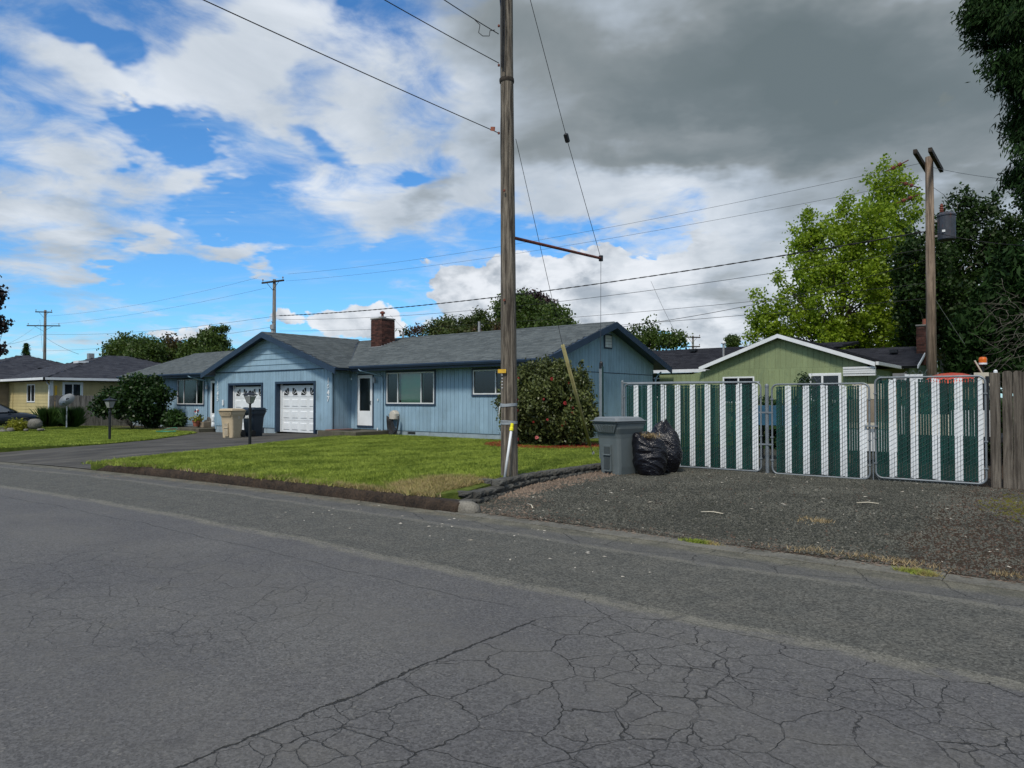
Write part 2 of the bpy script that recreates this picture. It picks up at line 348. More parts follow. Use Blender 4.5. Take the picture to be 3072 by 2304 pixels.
    def vor(scale, wdt):
        v = gg.n('ShaderNodeTexVoronoi', feature='DISTANCE_TO_EDGE', voronoi_dimensions='2D'); v.inputs['Scale'].default_value = scale
        v.inputs['Randomness'].default_value = 1.0; gg.put(v.inputs['Vector'], cp)
        return gg.mr(gg.m('DIVIDE', v.outputs['Distance'], wvar), wdt * .25, wdt, 1, 0)
    wv = gg.mr(gg.noise(p2, 5.0, 3, .6), .3, .7, .2, 1.2, False)
    big_c = gg.m('MULTIPLY', vor(2.5, .0125), gg.mr(gg.noise(p2, 1.1, 3, .5), .26, .38))
    small_c = gg.m('MULTIPLY', vor(4.6, .020), gg.mr(gg.noise(p2, .9, 3, .5), .50, .56))
    xs = gg.m('ADD', x, gg.m('MULTIPLY', gg.m('SUBTRACT', gg.noise(p2, 2.2, 5, .7), .5), .18))
    zone = gg.m('MULTIPLY', gg.mr(xs, -3.12, -3.08), gg.mr(ys, 4.92, 4.86))       # broken surface past the cross joint
    joint = gg.m('MULTIPLY', gg.mr(gg.m('DIVIDE', gg.m('ABSOLUTE', gg.m('ADD', gg.m('ADD', xs, gg.m('MULTIPLY', gg.m('SUBTRACT', gg.noise(p2, 16., 4, .7), .5), .05)), 3.1)), wvar), .003, .012, 1, 0), gg.mr(ys, 4.3, 4.1))
    zl = gg.mr(gg.v('LENGTH', gg.v('MULTIPLY', gg.v('SUBTRACT', p2, (-6.4, 2.9, 0)), (.42, .85, 0)), out=1), .7, 1.35, 1, 0)
    crack = gg.m('MAXIMUM', gg.m('MULTIPLY', gg.m('MAXIMUM', big_c, gg.m('MULTIPLY', small_c, .8)), gg.m('MULTIPLY', zone, wv)), joint)
    crack = gg.m('MAXIMUM', crack, gg.m('MULTIPLY', gg.m('MULTIPLY', gg.m('MAXIMUM', vor(2.3, .010), small_c), zl), .42))
    long2 = gg.m('MULTIPLY', gg.m('MULTIPLY', gg.mr(gg.m('ABSOLUTE', gg.m('SUBTRACT', ys, 4.35)), .003, .012, 1, 0), brk), gg.mr(x, -3.2, -3.4))
    crack = gg.m('MAXIMUM', crack, gg.m('MULTIPLY', long2, .5))
    oc = gg.m('MULTIPLY', gg.m('MULTIPLY', vor(1.3, .010), outer), .6)
    crack = gg.m('MAXIMUM', crack, oc, None)
    crack = gg.m('MINIMUM', crack, 1.0)
    base = gg.mix(gg.m('MULTIPLY', crack, .85), base, (.010, .010, .008))
    h = gg.m('SUBTRACT', gg.m('ADD', gg.m('MULTIPLY', fine, .5), gg.m('MULTIPLY', chips, gg.m('ADD', .10, gg.m('MULTIPLY', strip, .25)))), gg.m('MULTIPLY', crack, 2.2))
    MATS['road_asphalt'] = finish(m, gg, base, .88, 0, h, .006, .3)
roadmat()

def gravelmat(name, c1, c2, brown, bx):
    m, gg = newmat(name); pos = gg.n('ShaderNodeNewGeometry').outputs['Position']; x, y, z = gg.sep(pos); p2 = gg.v('MULTIPLY', pos, (1, 1, 0))
    v = gg.n('ShaderNodeTexVoronoi'); v.inputs['Scale'].default_value = 38.; gg.put(v.inputs['Vector'], p2)
    r = gg.sep(v.outputs['Color'])[0]; big = gg.noise(p2, .9, 5, .6); mid = gg.noise(p2, 5., 5, .7); f = gg.noise(p2, 90., 3, .7)
    cc = gg.mix(gg.mr(r, .0, 1, 0, 1, False), c1, c2)
    bm = gg.m('ADD', gg.m('MULTIPLY', big, .8), gg.m('MULTIPLY', mid, .3))
    edge = gg.mr(y, 8.2, 7.5, 0, .22); right = gg.mr(x, bx - .5, bx + .6, 0, .62)
    cc = gg.mix(gg.mr(gg.m('ADD', bm, gg.m('ADD', edge, right)), .62, .86), cc, brown)
    cc = gg.mix(gg.m('MULTIPLY', gg.mr(mid, .45, .7, 0, .30), 1.0), cc, (.045, .055, .028))
    cc = gg.v('SCALE', cc, gg.mr(f, .3, .7, .55, 1.4, False))
    MATS[name] = finish(m, gg, cc, .95, 0, gg.m('ADD', gg.m('MULTIPLY', v.outputs['Distance'], 2.0), f), .018, .15)
gravelmat('gravel', (.026, .028, .023), (.105, .105, .086), (.062, .042, .029), -1.3)
def drivemat():
    m, gg = newmat('driveway_asphalt'); pos = gg.n('ShaderNodeNewGeometry').outputs['Position']; p2 = gg.v('MULTIPLY', pos, (1, 1, 0))
    a = gg.noise(gg.v('MULTIPLY', pos, (1.0, .35, 0)), 1.6, 5, .6, .4); b = gg.noise(p2, 70., 3, .7); c = gg.noise(gg.v('MULTIPLY', pos, (2.2, .3, 0)), 1.2, 4, .55, .3)
    cc = gg.mix(gg.mr(a, .3, .7), (.040, .038, .034), (.088, .083, .073)); cc = gg.mix(gg.mr(c, .56, .70, 0, .55), cc, (.165, .155, .130))
    cc = gg.v('SCALE', cc, gg.mr(b, .3, .7, .7, 1.3, False))
    MATS['driveway_asphalt'] = finish(m, gg, cc, .9, 0, b, .004, .25)
drivemat()
def shinglemat(name, c1, c2):
    m, gg = newmat(name); ge = gg.n('ShaderNodeNewGeometry'); r = ge.outputs['Random Per Island']; pos = ge.outputs['Position']
    a = gg.noise(pos, .7, 4, .6); b = gg.noise(pos, 45., 3, .7)
    t = gg.m('ADD', gg.m('MULTIPLY', r, .75), gg.mr(a, .3, .7, 0, .25, False))
    cc = gg.v('SCALE', gg.mix(t, c1, c2), gg.mr(b, .3, .7, .75, 1.25, False))
    MATS[name] = finish(m, gg, cc, .95, 0, b, .006, .15)
shinglemat('roof_shingle', (.062, .074, .079), (.122, .140, .144))
shinglemat('roof_shingle_dark', (.013, .014, .019), (.034, .036, .044))
shinglemat('roof_shingle_left', (.028, .031, .042), (.070, .075, .090))
def glassmat(name, tint, rough=.03, refl=.12):
    m, gg = newmat(name)
    t = gg.n('ShaderNodeBsdfTransparent'); t.inputs[0].default_value = tint + (1,)
    gl = gg.n('ShaderNodeBsdfGlossy'); gl.inputs['Roughness'].default_value = rough; gl.inputs[0].default_value = (.9, .95, 1, 1)
    fr = gg.n('ShaderNodeFresnel'); fr.inputs[0].default_value = 1.5
    k = gg.m('ADD', gg.m('MULTIPLY', fr.outputs[0], .8), refl * .5)
    mx = gg.n('ShaderNodeMixShader'); gg.put(mx.inputs[0], k)
    m.node_tree.links.new(t.outputs[0], mx.inputs[1]); m.node_tree.links.new(gl.outputs[0], mx.inputs[2])
    o = gg.n('ShaderNodeOutputMaterial'); m.node_tree.links.new(mx.outputs[0], o.inputs[0]); MATS[name] = m
glassmat('glass', (.55, .70, .62)); glassmat('glass_screen', (.22, .28, .26), .15, .06); glassmat('car_glass', (.18, .22, .22), .02, .3)
mat('blind_green', (.42, .62, .48), .6, .05, 3); mat('curtain_pink', (.28, .17, .19), .8, .15, 6); mat('lamp_glass', (.26, .27, .26), .3)
def bagmat():
    m, gg = newmat('bag_plastic'); pos = gg.n('ShaderNodeNewGeometry').outputs['Position']
    a = gg.noise(gg.v('MULTIPLY', pos, (1.2, 1.2, 3.0)), 8., 5, .6, 1.2)
    b = gg.noise(gg.v('MULTIPLY', pos, (1, 1, 2)), 25., 3, .6, .6)
    MATS['bag_plastic'] = finish(m, gg, (.005, .005, .009), .25, 0, gg.m('ADD', a, gg.m('MULTIPLY', b, .12)), .018, .5)
bagmat()

# ------------------------------------------------------------------ object helpers
def link(name, me, parent=None, loc=None, rot=None):
    o = bpy.data.objects.new(name, me); COL.objects.link(o)
    if parent is not None: o.parent = parent
    if loc is not None: o.location = loc
    if rot is not None: o.rotation_euler = rot
    return o
def thing(name, label, cat, loc=(0, 0, 0), rz=0.0, group=None):
    o = link(name, None, None, loc, (0, 0, rz)); o['label'] = label; o['category'] = cat
    if group: o['group'] = group
    return o
def tag(o, label, cat, group=None):
    o['label'] = label; o['category'] = cat
    if group: o['group'] = group
    return o
def kind(o, k): o['kind'] = k; return o
class MB:
    def __init__(s): s.v = []; s.f = []
    def add(s, vs, fs):
        n = len(s.v); s.v += [tuple(p) for p in vs]; s.f += [tuple(i + n for i in q) for q in fs]; return s
    def box(s, x0, x1, y0, y1, z0, z1):
        return s.add([(x0, y0, z0), (x1, y0, z0), (x1, y1, z0), (x0, y1, z0), (x0, y0, z1), (x1, y0, z1), (x1, y1, z1), (x0, y1, z1)],
                     [(0, 3, 2, 1), (4, 5, 6, 7), (0, 1, 5, 4), (1, 2, 6, 5), (2, 3, 7, 6), (3, 0, 4, 7)])
    def obox(s, c, ax, ay, az, hx, hy, hz):       # box with its own axes
        c = Vector(c); vs = []
        for k in (-1, 1):
            for a, b in ((-1, -1), (1, -1), (1, 1), (-1, 1)): vs.append(c + ax * (a * hx) + ay * (b * hy) + az * (k * hz))
        return s.add(vs, [(0, 3, 2, 1), (4, 5, 6, 7), (0, 1, 5, 4), (1, 2, 6, 5), (2, 3, 7, 6), (3, 0, 4, 7)])
    def bar(s, a, b, w, h, up=(0, 0, 1)):
        a = Vector(a); b = Vector(b); d = (b - a); L = d.length; d.normalize(); sd = d.cross(Vector(up)).normalized(); u = sd.cross(d)
        return s.obox((a + b) / 2, d, sd, u, L / 2, w / 2, h / 2)
    def quad(s, a, b, c, d): return s.add([a, b, c, d], [(0, 1, 2, 3)])
    def poly(s, pts): return s.add(pts, [tuple(range(len(pts)))])
    def prism(s, pts, off):                       # closed outline pushed along off
        n = len(pts); off = Vector(off); vs = [Vector(p) for p in pts] + [Vector(p) + off for p in pts]
        return s.add(vs, [tuple(reversed(range(n))), tuple(range(n, 2 * n))] + [(i, (i + 1) % n, n + (i + 1) % n, n + i) for i in range(n)])
    def tube(s, pts, r, n=6, cap=True):
        pts = [Vector(p) for p in pts]; rs = r if isinstance(r, (list, tuple)) else [r] * len(pts)
        base = len(s.v); u = None
        for i, p in enumerate(pts):
            d = (pts[min(i + 1, len(pts) - 1)] - pts[max(i - 1, 0)]).normalized()
            if u is None: u = d.orthogonal().normalized()
            else:
                u = (u - d * u.dot(d)); u = u.normalized() if u.length > 1e-6 else d.orthogonal().normalized()
            w = d.cross(u)
            for k in range(n):
                a = 2 * math.pi * k / n; s.v.append(tuple(p + (u * math.cos(a) + w * math.sin(a)) * rs[i]))
        for i in range(len(pts) - 1):
            for k in range(n):
                a = base + i * n + k; b = base + i * n + (k + 1) % n; s.f.append((a, b, b + n, a + n))
        if cap:
            s.f.append(tuple(base + k for k in reversed(range(n)))); s.f.append(tuple(base + (len(pts) - 1) * n + k for k in range(n)))
        return s
    def lathe(s, prof, n=16, c=(0, 0, 0)):
        base = len(s.v)
        for r, z in prof:
            for k in range(n):
                a = 2 * math.pi * k / n; s.v.append((c[0] + r * math.cos(a), c[1] + r * math.sin(a), c[2] + z))
        for i in range(len(prof) - 1):
            for k in range(n):
                a = base + i * n + k; b = base + i * n + (k + 1) % n; s.f.append((a, b, b + n, a + n))
        s.f.append(tuple(base + k for k in reversed(range(n)))); s.f.append(tuple(base + (len(prof) - 1) * n + k for k in range(n)))
        return s
    def loft(s, rings):                           # rings: lists of equal length
        base = len(s.v); n = len(rings[0])
        for r in rings: s.v += [tuple(p) for p in r]
        for i in range(len(rings) - 1):
            for k in range(n):
                a = base + i * n + k; b = base + i * n + (k + 1) % n; s.f.append((a, b, b + n, a + n))
        s.f.append(tuple(base + k for k in reversed(range(n)))); s.f.append(tuple(base + (len(rings) - 1) * n + k for k in range(n)))
        return s
    def build(s, name, m, parent=None, loc=None, rot=None, smooth=False, bevel=0.0):
        me = bpy.data.meshes.new(name); me.from_pydata(s.v, [], s.f); me.materials.append(MATS[m] if isinstance(m, str) else m)
        if smooth: me.polygons.foreach_set('use_smooth', [True] * len(me.polygons))
        me.update(); o = link(name, me, parent, loc, rot)
        if bevel:
            b = o.modifiers.new('bevel', 'BEVEL'); b.width = bevel; b.segments = 2; b.limit_method = 'ANGLE'
        return o
def fastmesh(name, verts, nper, m, parent=None):  # verts (N*nper,3): loose polygons of nper corners
    verts = np.asarray(verts, np.float32).reshape(-1, 3); N = len(verts) // nper
    me = bpy.data.meshes.new(name); me.vertices.add(len(verts)); me.vertices.foreach_set('co', verts.ravel())
    me.loops.add(len(verts)); me.loops.foreach_set('vertex_index', np.arange(len(verts), dtype=np.int32))
    me.polygons.add(N); me.polygons.foreach_set('loop_start', np.arange(0, N * nper, nper, dtype=np.int32))
    me.materials.append(MATS[m]); me.update(calc_edges=True)
    return link(name, me, parent)
def grid_sheet(name, x0, x1, y0, y1, nx, ny, zf, m, inside=None, parent=None):
    vs = []; fs = []
    for j in range(ny + 1):
        for i in range(nx + 1):
            x = x0 + (x1 - x0) * i / nx; y = y0 + (y1 - y0) * j / ny; vs.append((x, y, zf(x, y)))
    for j in range(ny):
        for i in range(nx):
            a = j * (nx + 1) + i; fs.append((a, a + 1, a + nx + 2, a + nx + 1))
    mb = MB(); mb.add(vs, fs); return mb.build(name, m, parent, smooth=True)
def sst(a, b, x):
    t = min(1, max(0, (x - a) / (b - a))); return t * t * (3 - 2 * t)
def loop_sheet(name, outline, zf, m, thick=0.0):
    """flat outline filled with triangles (fan from ear clipping by blender's tessellator), refined so it follows zf"""
    from mathutils.geometry import delaunay_2d_cdt
    xs = [p[0] for p in outline]; ys = [p[1] for p in outline]; pts = [Vector(p) for p in outline]; n = len(pts)
    edges = [(i, (i + 1) % n) for i in range(n)]
    st = max(.6, (max(xs) - min(xs)) / 40)
    x = min(xs) + st / 2
    while x < max(xs):
        y = min(ys) + st / 2
        while y < max(ys): pts.append(Vector((x, y))); y += st
        x += st
    v, e_, f, *_ = delaunay_2d_cdt(pts, edges, [list(range(n))], 2, 1e-4)
    mb = MB(); mb.add([(p[0], p[1], zf(p[0], p[1])) for p in v], [tuple(t) for t in f])
    o = mb.build(name, m, smooth=True)
    if thick:
        b = MB(); tops = [(p[0], p[1], zf(p[0], p[1])) for p in outline]
        for i in range(n):
            a = tops[i]; c = tops[(i + 1) % n]; b.quad((a[0], a[1], a[2] - thick), (c[0], c[1], c[2] - thick), c, a)
        me = b; o2 = me.build(name + '_edge', m); kind(o2, 'structure')
    return o
def inpoly(x, y, poly):
    x = np.asarray(x); y = np.asarray(y); c = np.zeros(x.shape, bool); n = len(poly); j = n - 1
    for i in range(n):
        xi, yi = poly[i]; xj, yj = poly[j]
        c ^= ((yi > y) != (yj > y)) & (x < (xj - xi) * (y - yi) / (yj - yi + 1e-12) + xi); j = i
    return c

# ------------------------------------------------------------------ terrain
ROADZ = -.15
def ycurb(x): return 7.45 - .0055 * max(0.0, -7.0 - x) ** 2
def gz(x): return -.15 * sst(-24.0, -34.0, x)
def gzn(x):
    t = np.clip((x + 24.0) / -10.0, 0, 1); return -.15 * t * t * (3 - 2 * t)
kind(MB().quad((-900, -900, -.60), (900, -900, -.60), (900, 1500, -.60), (-900, 1500, -.60)).build('ground', 'soil'), 'structure')
# road: follows the bend on its far side
mb = MB(); xs = [-120, -80, -60, -45, -35] + [-30 + i for i in range(0, 61, 1)] + [40, 60, 100]
for a, b in zip(xs[:-1], xs[1:]):
    mb.quad((a, -9.0, ROADZ), (b, -9.0, ROADZ), (b, max(ycurb(b), -8), ROADZ), (a, max(ycurb(a), -8), ROADZ))
kind(mb.build('road', 'road_asphalt'), 'structure')
def lawn_z(x, y):
    b = .095 * sst(-11.5, -8.8, x) * sst(7.75, 8.8, y) * (1 - sst(13.5, 16, y))
    return gz(x) + .01 + b
DRV_R = [(-17.6, 6.85), (-18.0, 7.9), (-19.0, 10.2), (-19.9, 12.2), (-21.0, 14.4), (-22.0, 16.3)]      # lawn side, right
DRV_L = [(-24.9, 5.6), (-24.8, 7.4), (-24.7, 10.0), (-26.2, 12.2), (-29.2, 14.7), (-32.2, 17.1), (-33.0, 17.4)]
fr = [(x, ycurb(x) + .16) for x in (-16.9, -15, -13, -11, -9, -7.6)]
LAWN1 = DRV_R + [(-22.3, 19.3), (-13.8, 19.3), (-13.8, 27.0), (-9.6, 27.0), (-8.4, 14.2), (-7.62, 13.2), (-7.60, 12), (-7.58, 10.5), (-7.46, 9.2), (-7.30, 8.2)] + fr[::-1]
kind(loop_sheet('lawn', LAWN1, lawn_z, 'lawn_soil', .22), 'structure')
LAWN2 = [(-24.9, 5.75)] + DRV_L[1:] + [(-35.2, 18.6), (-38.6, 18.3), (-43.5, 18.3), (-45.1, 17.2), (-44.6, 14.9), (-43.4, 12.0), (-42.5, 9.6), (-42.0, .75), (-36, 2.85), (-30, 4.57)]
kind(loop_sheet('lawn', LAWN2, lambda x, y: gz(x) + .01, 'lawn_soil', .22), 'structure')
DRIVE = [(-24.9, 5.62), (-24.8, 7.4), (-24.7, 10.0), (-26.2, 12.2), (-29.2, 14.7), (-32.2, 17.1), (-33.1, 17.7), (-33.1, 18.9), (-22.0, 18.9), (-22.0, 16.3)] + DRV_R[::-1][1:] + [(-17.4, 6.84), (-19.5, 6.60), (-22, 6.21)]
def drive_z(x, y):
    return (gz(x) - .015) * sst(6.2, 9.5, y) + (ROADZ + .006) * (1 - sst(6.2, 9.5, y))
kind(loop_sheet('driveway', DRIVE, drive_z, 'driveway_asphalt'), 'structure')
def pad_z(x, y):
    return -.135 + .135 * sst(7.5, 11.5, y) + .012 * math.sin(x * 1.7 + y) * math.sin(y * 1.3)
PAD = [(-7.5, 7.7), (-6.9, 7.62), (-3, 7.62), (0, 7.62), (4, 7.62), (8, 7.62), (8, 14.1), (8, 26), (-8.4, 26), (-8.4, 14.2), (-7.6, 13.2), (-7.5, 12), (-7.5, 10), (-7.5, 8.6)]
kind(loop_sheet('gravel_pad', PAD, pad_z, 'gravel'), 'structure')
# far yards, one sheet
kind(grid_sheet('yard_ground', -90, 60, 14.0, 160, 60, 40, lambda x, y: gz(x) - .03, 'lawn_soil'), 'structure')
kind(grid_sheet('yard_ground', -90, -42.0, 2.0, 14.0, 12, 6, lambda x, y: -.19, 'driveway_asphalt'), 'structure')
# the land across the street, behind the camera
kind(MB().box(-120, 100, -60, -9.0, -.5, -.02).build('far_side_verge', 'lawn_soil'), 'structure')
# concrete gutter strip along the gravel pad
mb = MB(); X = [-7.2 + .9 * i for i in range(17)]
for a, b in zip(X[:-1], X[1:]):
    mb.box(a, b - .006, 7.36 + rnd.uniform(-.008, .008), 7.66, -.3, ROADZ + .012 + rnd.uniform(-.002, .003))
kind(mb.build('gutter_strip', 'gutter_concrete', bevel=.006), 'structure')
# mossy kerb along the lawn with a rounded, crumbly top
kb = thing('kerb', 'old dark mossy concrete kerb between road and lawn', 'kerb'); rings = []
N = 150
for i in range(N + 1):
    x = -17.3 + (-6.85 + 17.3) * i / N; y = ycurb(x); r = sst(0, 6, i) * (1 - .15 * sst(N - 3, N, i)); j = lambda s=.008: rnd.uniform(-s, s)
    h = .155 * (.25 + .75 * r)
    rings.append([(x, y + .20, ROADZ - .05), (x, y + .19, ROADZ + h), (x, y + .10 + j(), ROADZ + h + j(.006)), (x, y + .035 + j(), ROADZ + h * .93 + j()), (x, y + .0 + j(.012), ROADZ + h * .55 + j()), (x, y - .02 + j(.012), ROADZ + .02), (x, y - .02, ROADZ - .05)])
MB().loft(rings).build('kerb_body', 'kerb_moss', kb, smooth=True)
bm = MB(); bm.loft([[(Vector((-6.80, 7.62, -.10)) + Vector((math.cos(a) * rr * 1.25, math.sin(a) * rr * .7, zz))) for a in [k * math.pi / 5 for k in range(10)]] for rr, zz in ((.17, -.1), (.20, -.02), (.17, .06), (.09, .10))])
bm.build('broken_end', 'kerb_end', kb, smooth=True)
mb = MB(); mb.box(-42, -24.9, 2, 5.4, -.3, ROADZ + .02)

# ------------------------------------------------------------------ grass
def blades(name, poly, dens, hmin, hmax, zf, m, wid=.011, excl=None, x0=None):
    xs = [p[0] for p in poly]; ys = [p[1] for p in poly]; A = (max(xs) - min(xs)) * (max(ys) - min(ys)); n = int(A * dens)
    x = rng.uniform(min(xs), max(xs), n); y = rng.uniform(min(ys), max(ys), n); k = inpoly(x, y, poly)
    if excl is not None: k &= ~excl(x, y)
    x = x[k]; y = y[k]; n = len(x); z = zf(x, y)
    a = rng.uniform(0, 2 * np.pi, n); h = rng.uniform(hmin, hmax, n); ln = rng.normal(0, .6, (n, 2)) * h[:, None]
    w = wid * rng.uniform(.6, 1.4, n)
    # clumps lie in one direction: mown swirls
    sw = np.sin(x * 3.1 + np.sin(y * 2.3)) * .5; ln[:, 0] += sw * h
    v = np.empty((n, 3, 3)); dx = np.cos(a) * w; dy = np.sin(a) * w
    v[:, 0] = np.stack([x - dx, y - dy, z - .005], 1); v[:, 1] = np.stack([x + dx, y + dy, z - .005], 1); v[:, 2] = np.stack([x + ln[:, 0], y + ln[:, 1], z + h], 1)
    return fastmesh(name, v, 3, m)
def lz(x, y):
    def s(a, b, t):
        q = np.clip((t - a) / (b - a), 0, 1); return q * q * (3 - 2 * q)
    return gzn(x) + .01 + .095 * s(-11.5, -8.8, x) * s(7.75, 8.8, y) * (1 - s(13.5, 16, y))
LV = [(-17.5, 6.98)] + DRV_R[1:] + [(-22.2, 19.2), (-13.9, 19.2), (-13.7, 21), (-11.5, 21), (-10.5, 17), (-8.4, 14.2), (-7.65, 13.2), (-7.64, 12), (-7.63, 10.5), (-7.56, 9.3), (-7.50, 8.5), (-7.62, 8.0)] + fr[::-1]
o = blades('lawn_grass', LV, 3600, .02, .07, lz, 'lawn_blade'); kind(o, 'stuff'); o['label'] = 'mown green grass of the front lawn right of the driveway'
o = blades('lawn_grass', LAWN2, 900, .025, .065, lambda x, y: gzn(x) + .01, 'lawn_blade', .016); kind(o, 'stuff'); o['label'] = 'mown green grass left of the driveway'
def lawn_tufts(n_, poly, hm, m, k=26, sp=.05, nm='grass_tufts'):
    xs = [p[0] for p in poly]; ys = [p[1] for p in poly]; x = rng.uniform(min(xs), max(xs), n_ * 2); y = rng.uniform(min(ys), max(ys), n_ * 2); q = inpoly(x, y, poly); x = x[q][:n_]; y = y[q][:n_]
    x = np.repeat(x, k) + rng.normal(0, sp, len(x) * k); y = np.repeat(y, k) + rng.normal(0, sp, len(y) * k); n = len(x); a = rng.uniform(0, 6.28, n); h = rng.uniform(.4, 1, n) * hm; ln = rng.normal(0, .6, (n, 2)) * h[:, None]; z = lz(x, y); w = .007
    V = np.stack([np.stack([x - np.cos(a) * w, y - np.sin(a) * w, z], 1), np.stack([x + np.cos(a) * w, y + np.sin(a) * w, z], 1), np.stack([x + ln[:, 0], y + ln[:, 1], z + h], 1)], 1)
    o = fastmesh(nm, V, 3, m); kind(o, 'stuff'); return o
lawn_tufts(1500, LV, .10, 'lawn_blade'); lawn_tufts(420, LV, .05, 'blade_dark', 40, .07, 'clover_patches'); lawn_tufts(260, [(-17.4, 6.6)] + [(x_, ycurb(x_) + .06) for x_ in (-15, -13, -11, -9, -7.4)] + [(x_, ycurb(x_) + .26) for x_ in (-7.4, -9, -11, -13, -15, -17.4)], .11, 'lawn_blade', 24, .05)
# ragged straw overhanging the kerb
KS = [(x, ycurb(x) + .10) for x in (-17.2, -15, -13, -11, -9, -7.4)] + [(x, ycurb(x) + .34) for x in (-7.4, -9, -11, -13, -15, -17.2)]
o = blades('dry_grass', KS, 900, .03, .075, lambda x, y: 0.0 * x + .0, 'dry_straw', .010); kind(o, 'stuff')

# ------------------------------------------------------------------ wall helpers
def cuts(u0, u1, pitch, openings, topf, z0, gap):
    """vertical strips between u0 and u1, cut round openings -> (ua, ub, za, zb0, zb1)"""
    gl = [u0 + pitch * i for i in range(int((u1 - u0) / pitch + 1e-6) + 1)]
    if u1 - gl[-1] > .03: gl.append(u1)
    else: gl[-1] = u1
    out = []
    for a, b in zip(gl[:-1], gl[1:]):
        e = sorted({a, b} | {q for op in openings for q in op[:2] if a + .01 < q < b - .01})
        for p, q in zip(e[:-1], e[1:]):
            pa = p + (gap / 2 if p == a else 0); qb = q - (gap / 2 if q == b else 0)
            c = (p + q) / 2; zs = z0; sp = []
            for op in sorted([o for o in openings if o[0] - 1e-6 <= c <= o[1] + 1e-6], key=lambda o: o[2]):
                if op[2] > zs + .01: sp.append((zs, op[2]))
                zs = max(zs, op[3])
            sp.append((zs, None))
            for za, zb in sp:
                t0 = topf(pa) if zb is None else zb; t1 = topf(qb) if zb is None else zb
                if max(t0, t1) > za + .02: out.append((pa, qb, za, max(t0, za + .002), max(t1, za + .002)))
    return out
def wall_x(parent, y, x0, x1, z0, topf, ops, pitch, m, name='siding_board', gap=.012, th=.016, face=-1, back=True):
    """siding on a wall that faces -y (face=-1): boards as parts over one backing wall"""
    for a, b, za, t0, t1 in cuts(x0, x1, pitch, ops, topf, z0, gap):
        MB().prism([(a, y, za), (b, y, za), (b, y, t1), (a, y, t0)], (0, -face * th, 0)).build(name, m, parent)
    if back:
        mb = MB()
        for a, b, za, t0, t1 in cuts(x0, x1, 99, ops, topf, z0, 0) if not ops and False else cuts(x0, x1, .5, ops, topf, z0, 0):
            mb.prism([(a, y - face * (th - .003), za), (b, y - face * (th - .003), za), (b, y - face * (th - .003), t1), (a, y - face * (th - .003), t0)], (0, -face * .10, 0))
        mb.build('wall', m, parent)
def wall_y(parent, x, y0, y1, z0, topf, ops, pitch, m, name='siding_board', gap=.012, th=.016, face=1, back=True):
    for a, b, za, t0, t1 in cuts(y0, y1, pitch, ops, topf, z0, gap):
        MB().prism([(x, a, za), (x, b, za), (x, b, t1), (x, a, t0)], (-face * th, 0, 0)).build(name, m, parent)
    if back:
        mb = MB()
        for a, b, za, t0, t1 in cuts(y0, y1, .5, ops, topf, z0, 0):
            mb.prism([(x - face * (th - .003), a, za), (x - face * (th - .003), b, za), (x - face * (th - .003), b, t1), (x - face * (th - .003), a, t0)], (-face * .10, 0, 0))
        mb.build('wall', m, parent)
def slope(parent, p0, u, v, poly, m, name='shingles', expo=.145, tabw=.31, th=.012, thick=.10, under='blue_trim'):
    """one roof plane: deck slab + overlapping shingle tabs (p0 origin, u along eave, v up the slope, poly in u,v)"""
    p0 = Vector(p0); u = Vector(u).normalized(); v = Vector(v).normalized(); n = u.cross(v).normalized()
    if n.z < 0: n = -n
    P3 = lambda a, b, h=0: p0 + u * a + v * b + n * h
    MB().prism([P3(a, b, -.012) for a, b in poly], -n * thick).build('roof', under, parent)
    us = [p[0] for p in poly]; vs = [p[1] for p in poly]; V = []
    b = min(vs) - .02
    row = 0
    while b < max(vs):
        a = min(us) - rnd.uniform(0, tabw)
        while a < max(us):
            w = tabw * rnd.uniform(.6, 1.35); V.append((a, b, w)); a += w
        b += expo; row += 1
    V = np.array(V); cx = V[:, 0] + V[:, 2] / 2; cy = V[:, 1] + expo / 2
    k = inpoly(cx, cy, poly); V = V[k]
    umin = min(us); umax = max(us)
    A = np.clip(V[:, 0], umin, umax); B = np.clip(V[:, 0] + V[:, 2] - .006, umin, umax); lo = V[:, 1]; hi = lo + expo + .01; t = th * rng.uniform(.6, 1.5, len(V))
    P0 = np.array(p0); U = np.array(u); VV = np.array(v); Nn = np.array(n)
    q = lambda a, b, h: P0 + a[:, None] * U + b[:, None] * VV + h[:, None] * Nn
    z = np.zeros(len(V)) - .008
    hi = np.minimum(hi, max(vs))
    top = np.stack([q(A, lo, t), q(B, lo, t), q(B, hi, z + .010), q(A, hi, z + .010)], 1)
    frt = np.stack([q(A, lo, z), q(B, lo, z), q(B, lo, t), q(A, lo, t)], 1)
    # join top and front face of a tab so each tab is one island
    verts = np.concatenate([top, q(A, lo, z)[:, None], q(B, lo, z)[:, None]], 1).reshape(-1, 3); n_ = len(V)
    me = bpy.data.meshes.new(name); me.vertices.add(n_ * 6); me.vertices.foreach_set('co', verts.astype(np.float32).ravel())
    base = np.arange(n_)[:, None] * 6; li = np.concatenate([base + np.array([0, 1, 2, 3]), base + np.array([4, 5, 1, 0])], 1).ravel().astype(np.int32)
    me.loops.add(len(li)); me.loops.foreach_set('vertex_index', li); me.polygons.add(n_ * 2); me.polygons.foreach_set('loop_start', np.arange(0, n_ * 8, 4, dtype=np.int32))
    me.materials.append(MATS[m]); me.update(calc_edges=True)
    o = link(name, me, parent); kind(o, 'stuff')
    return o
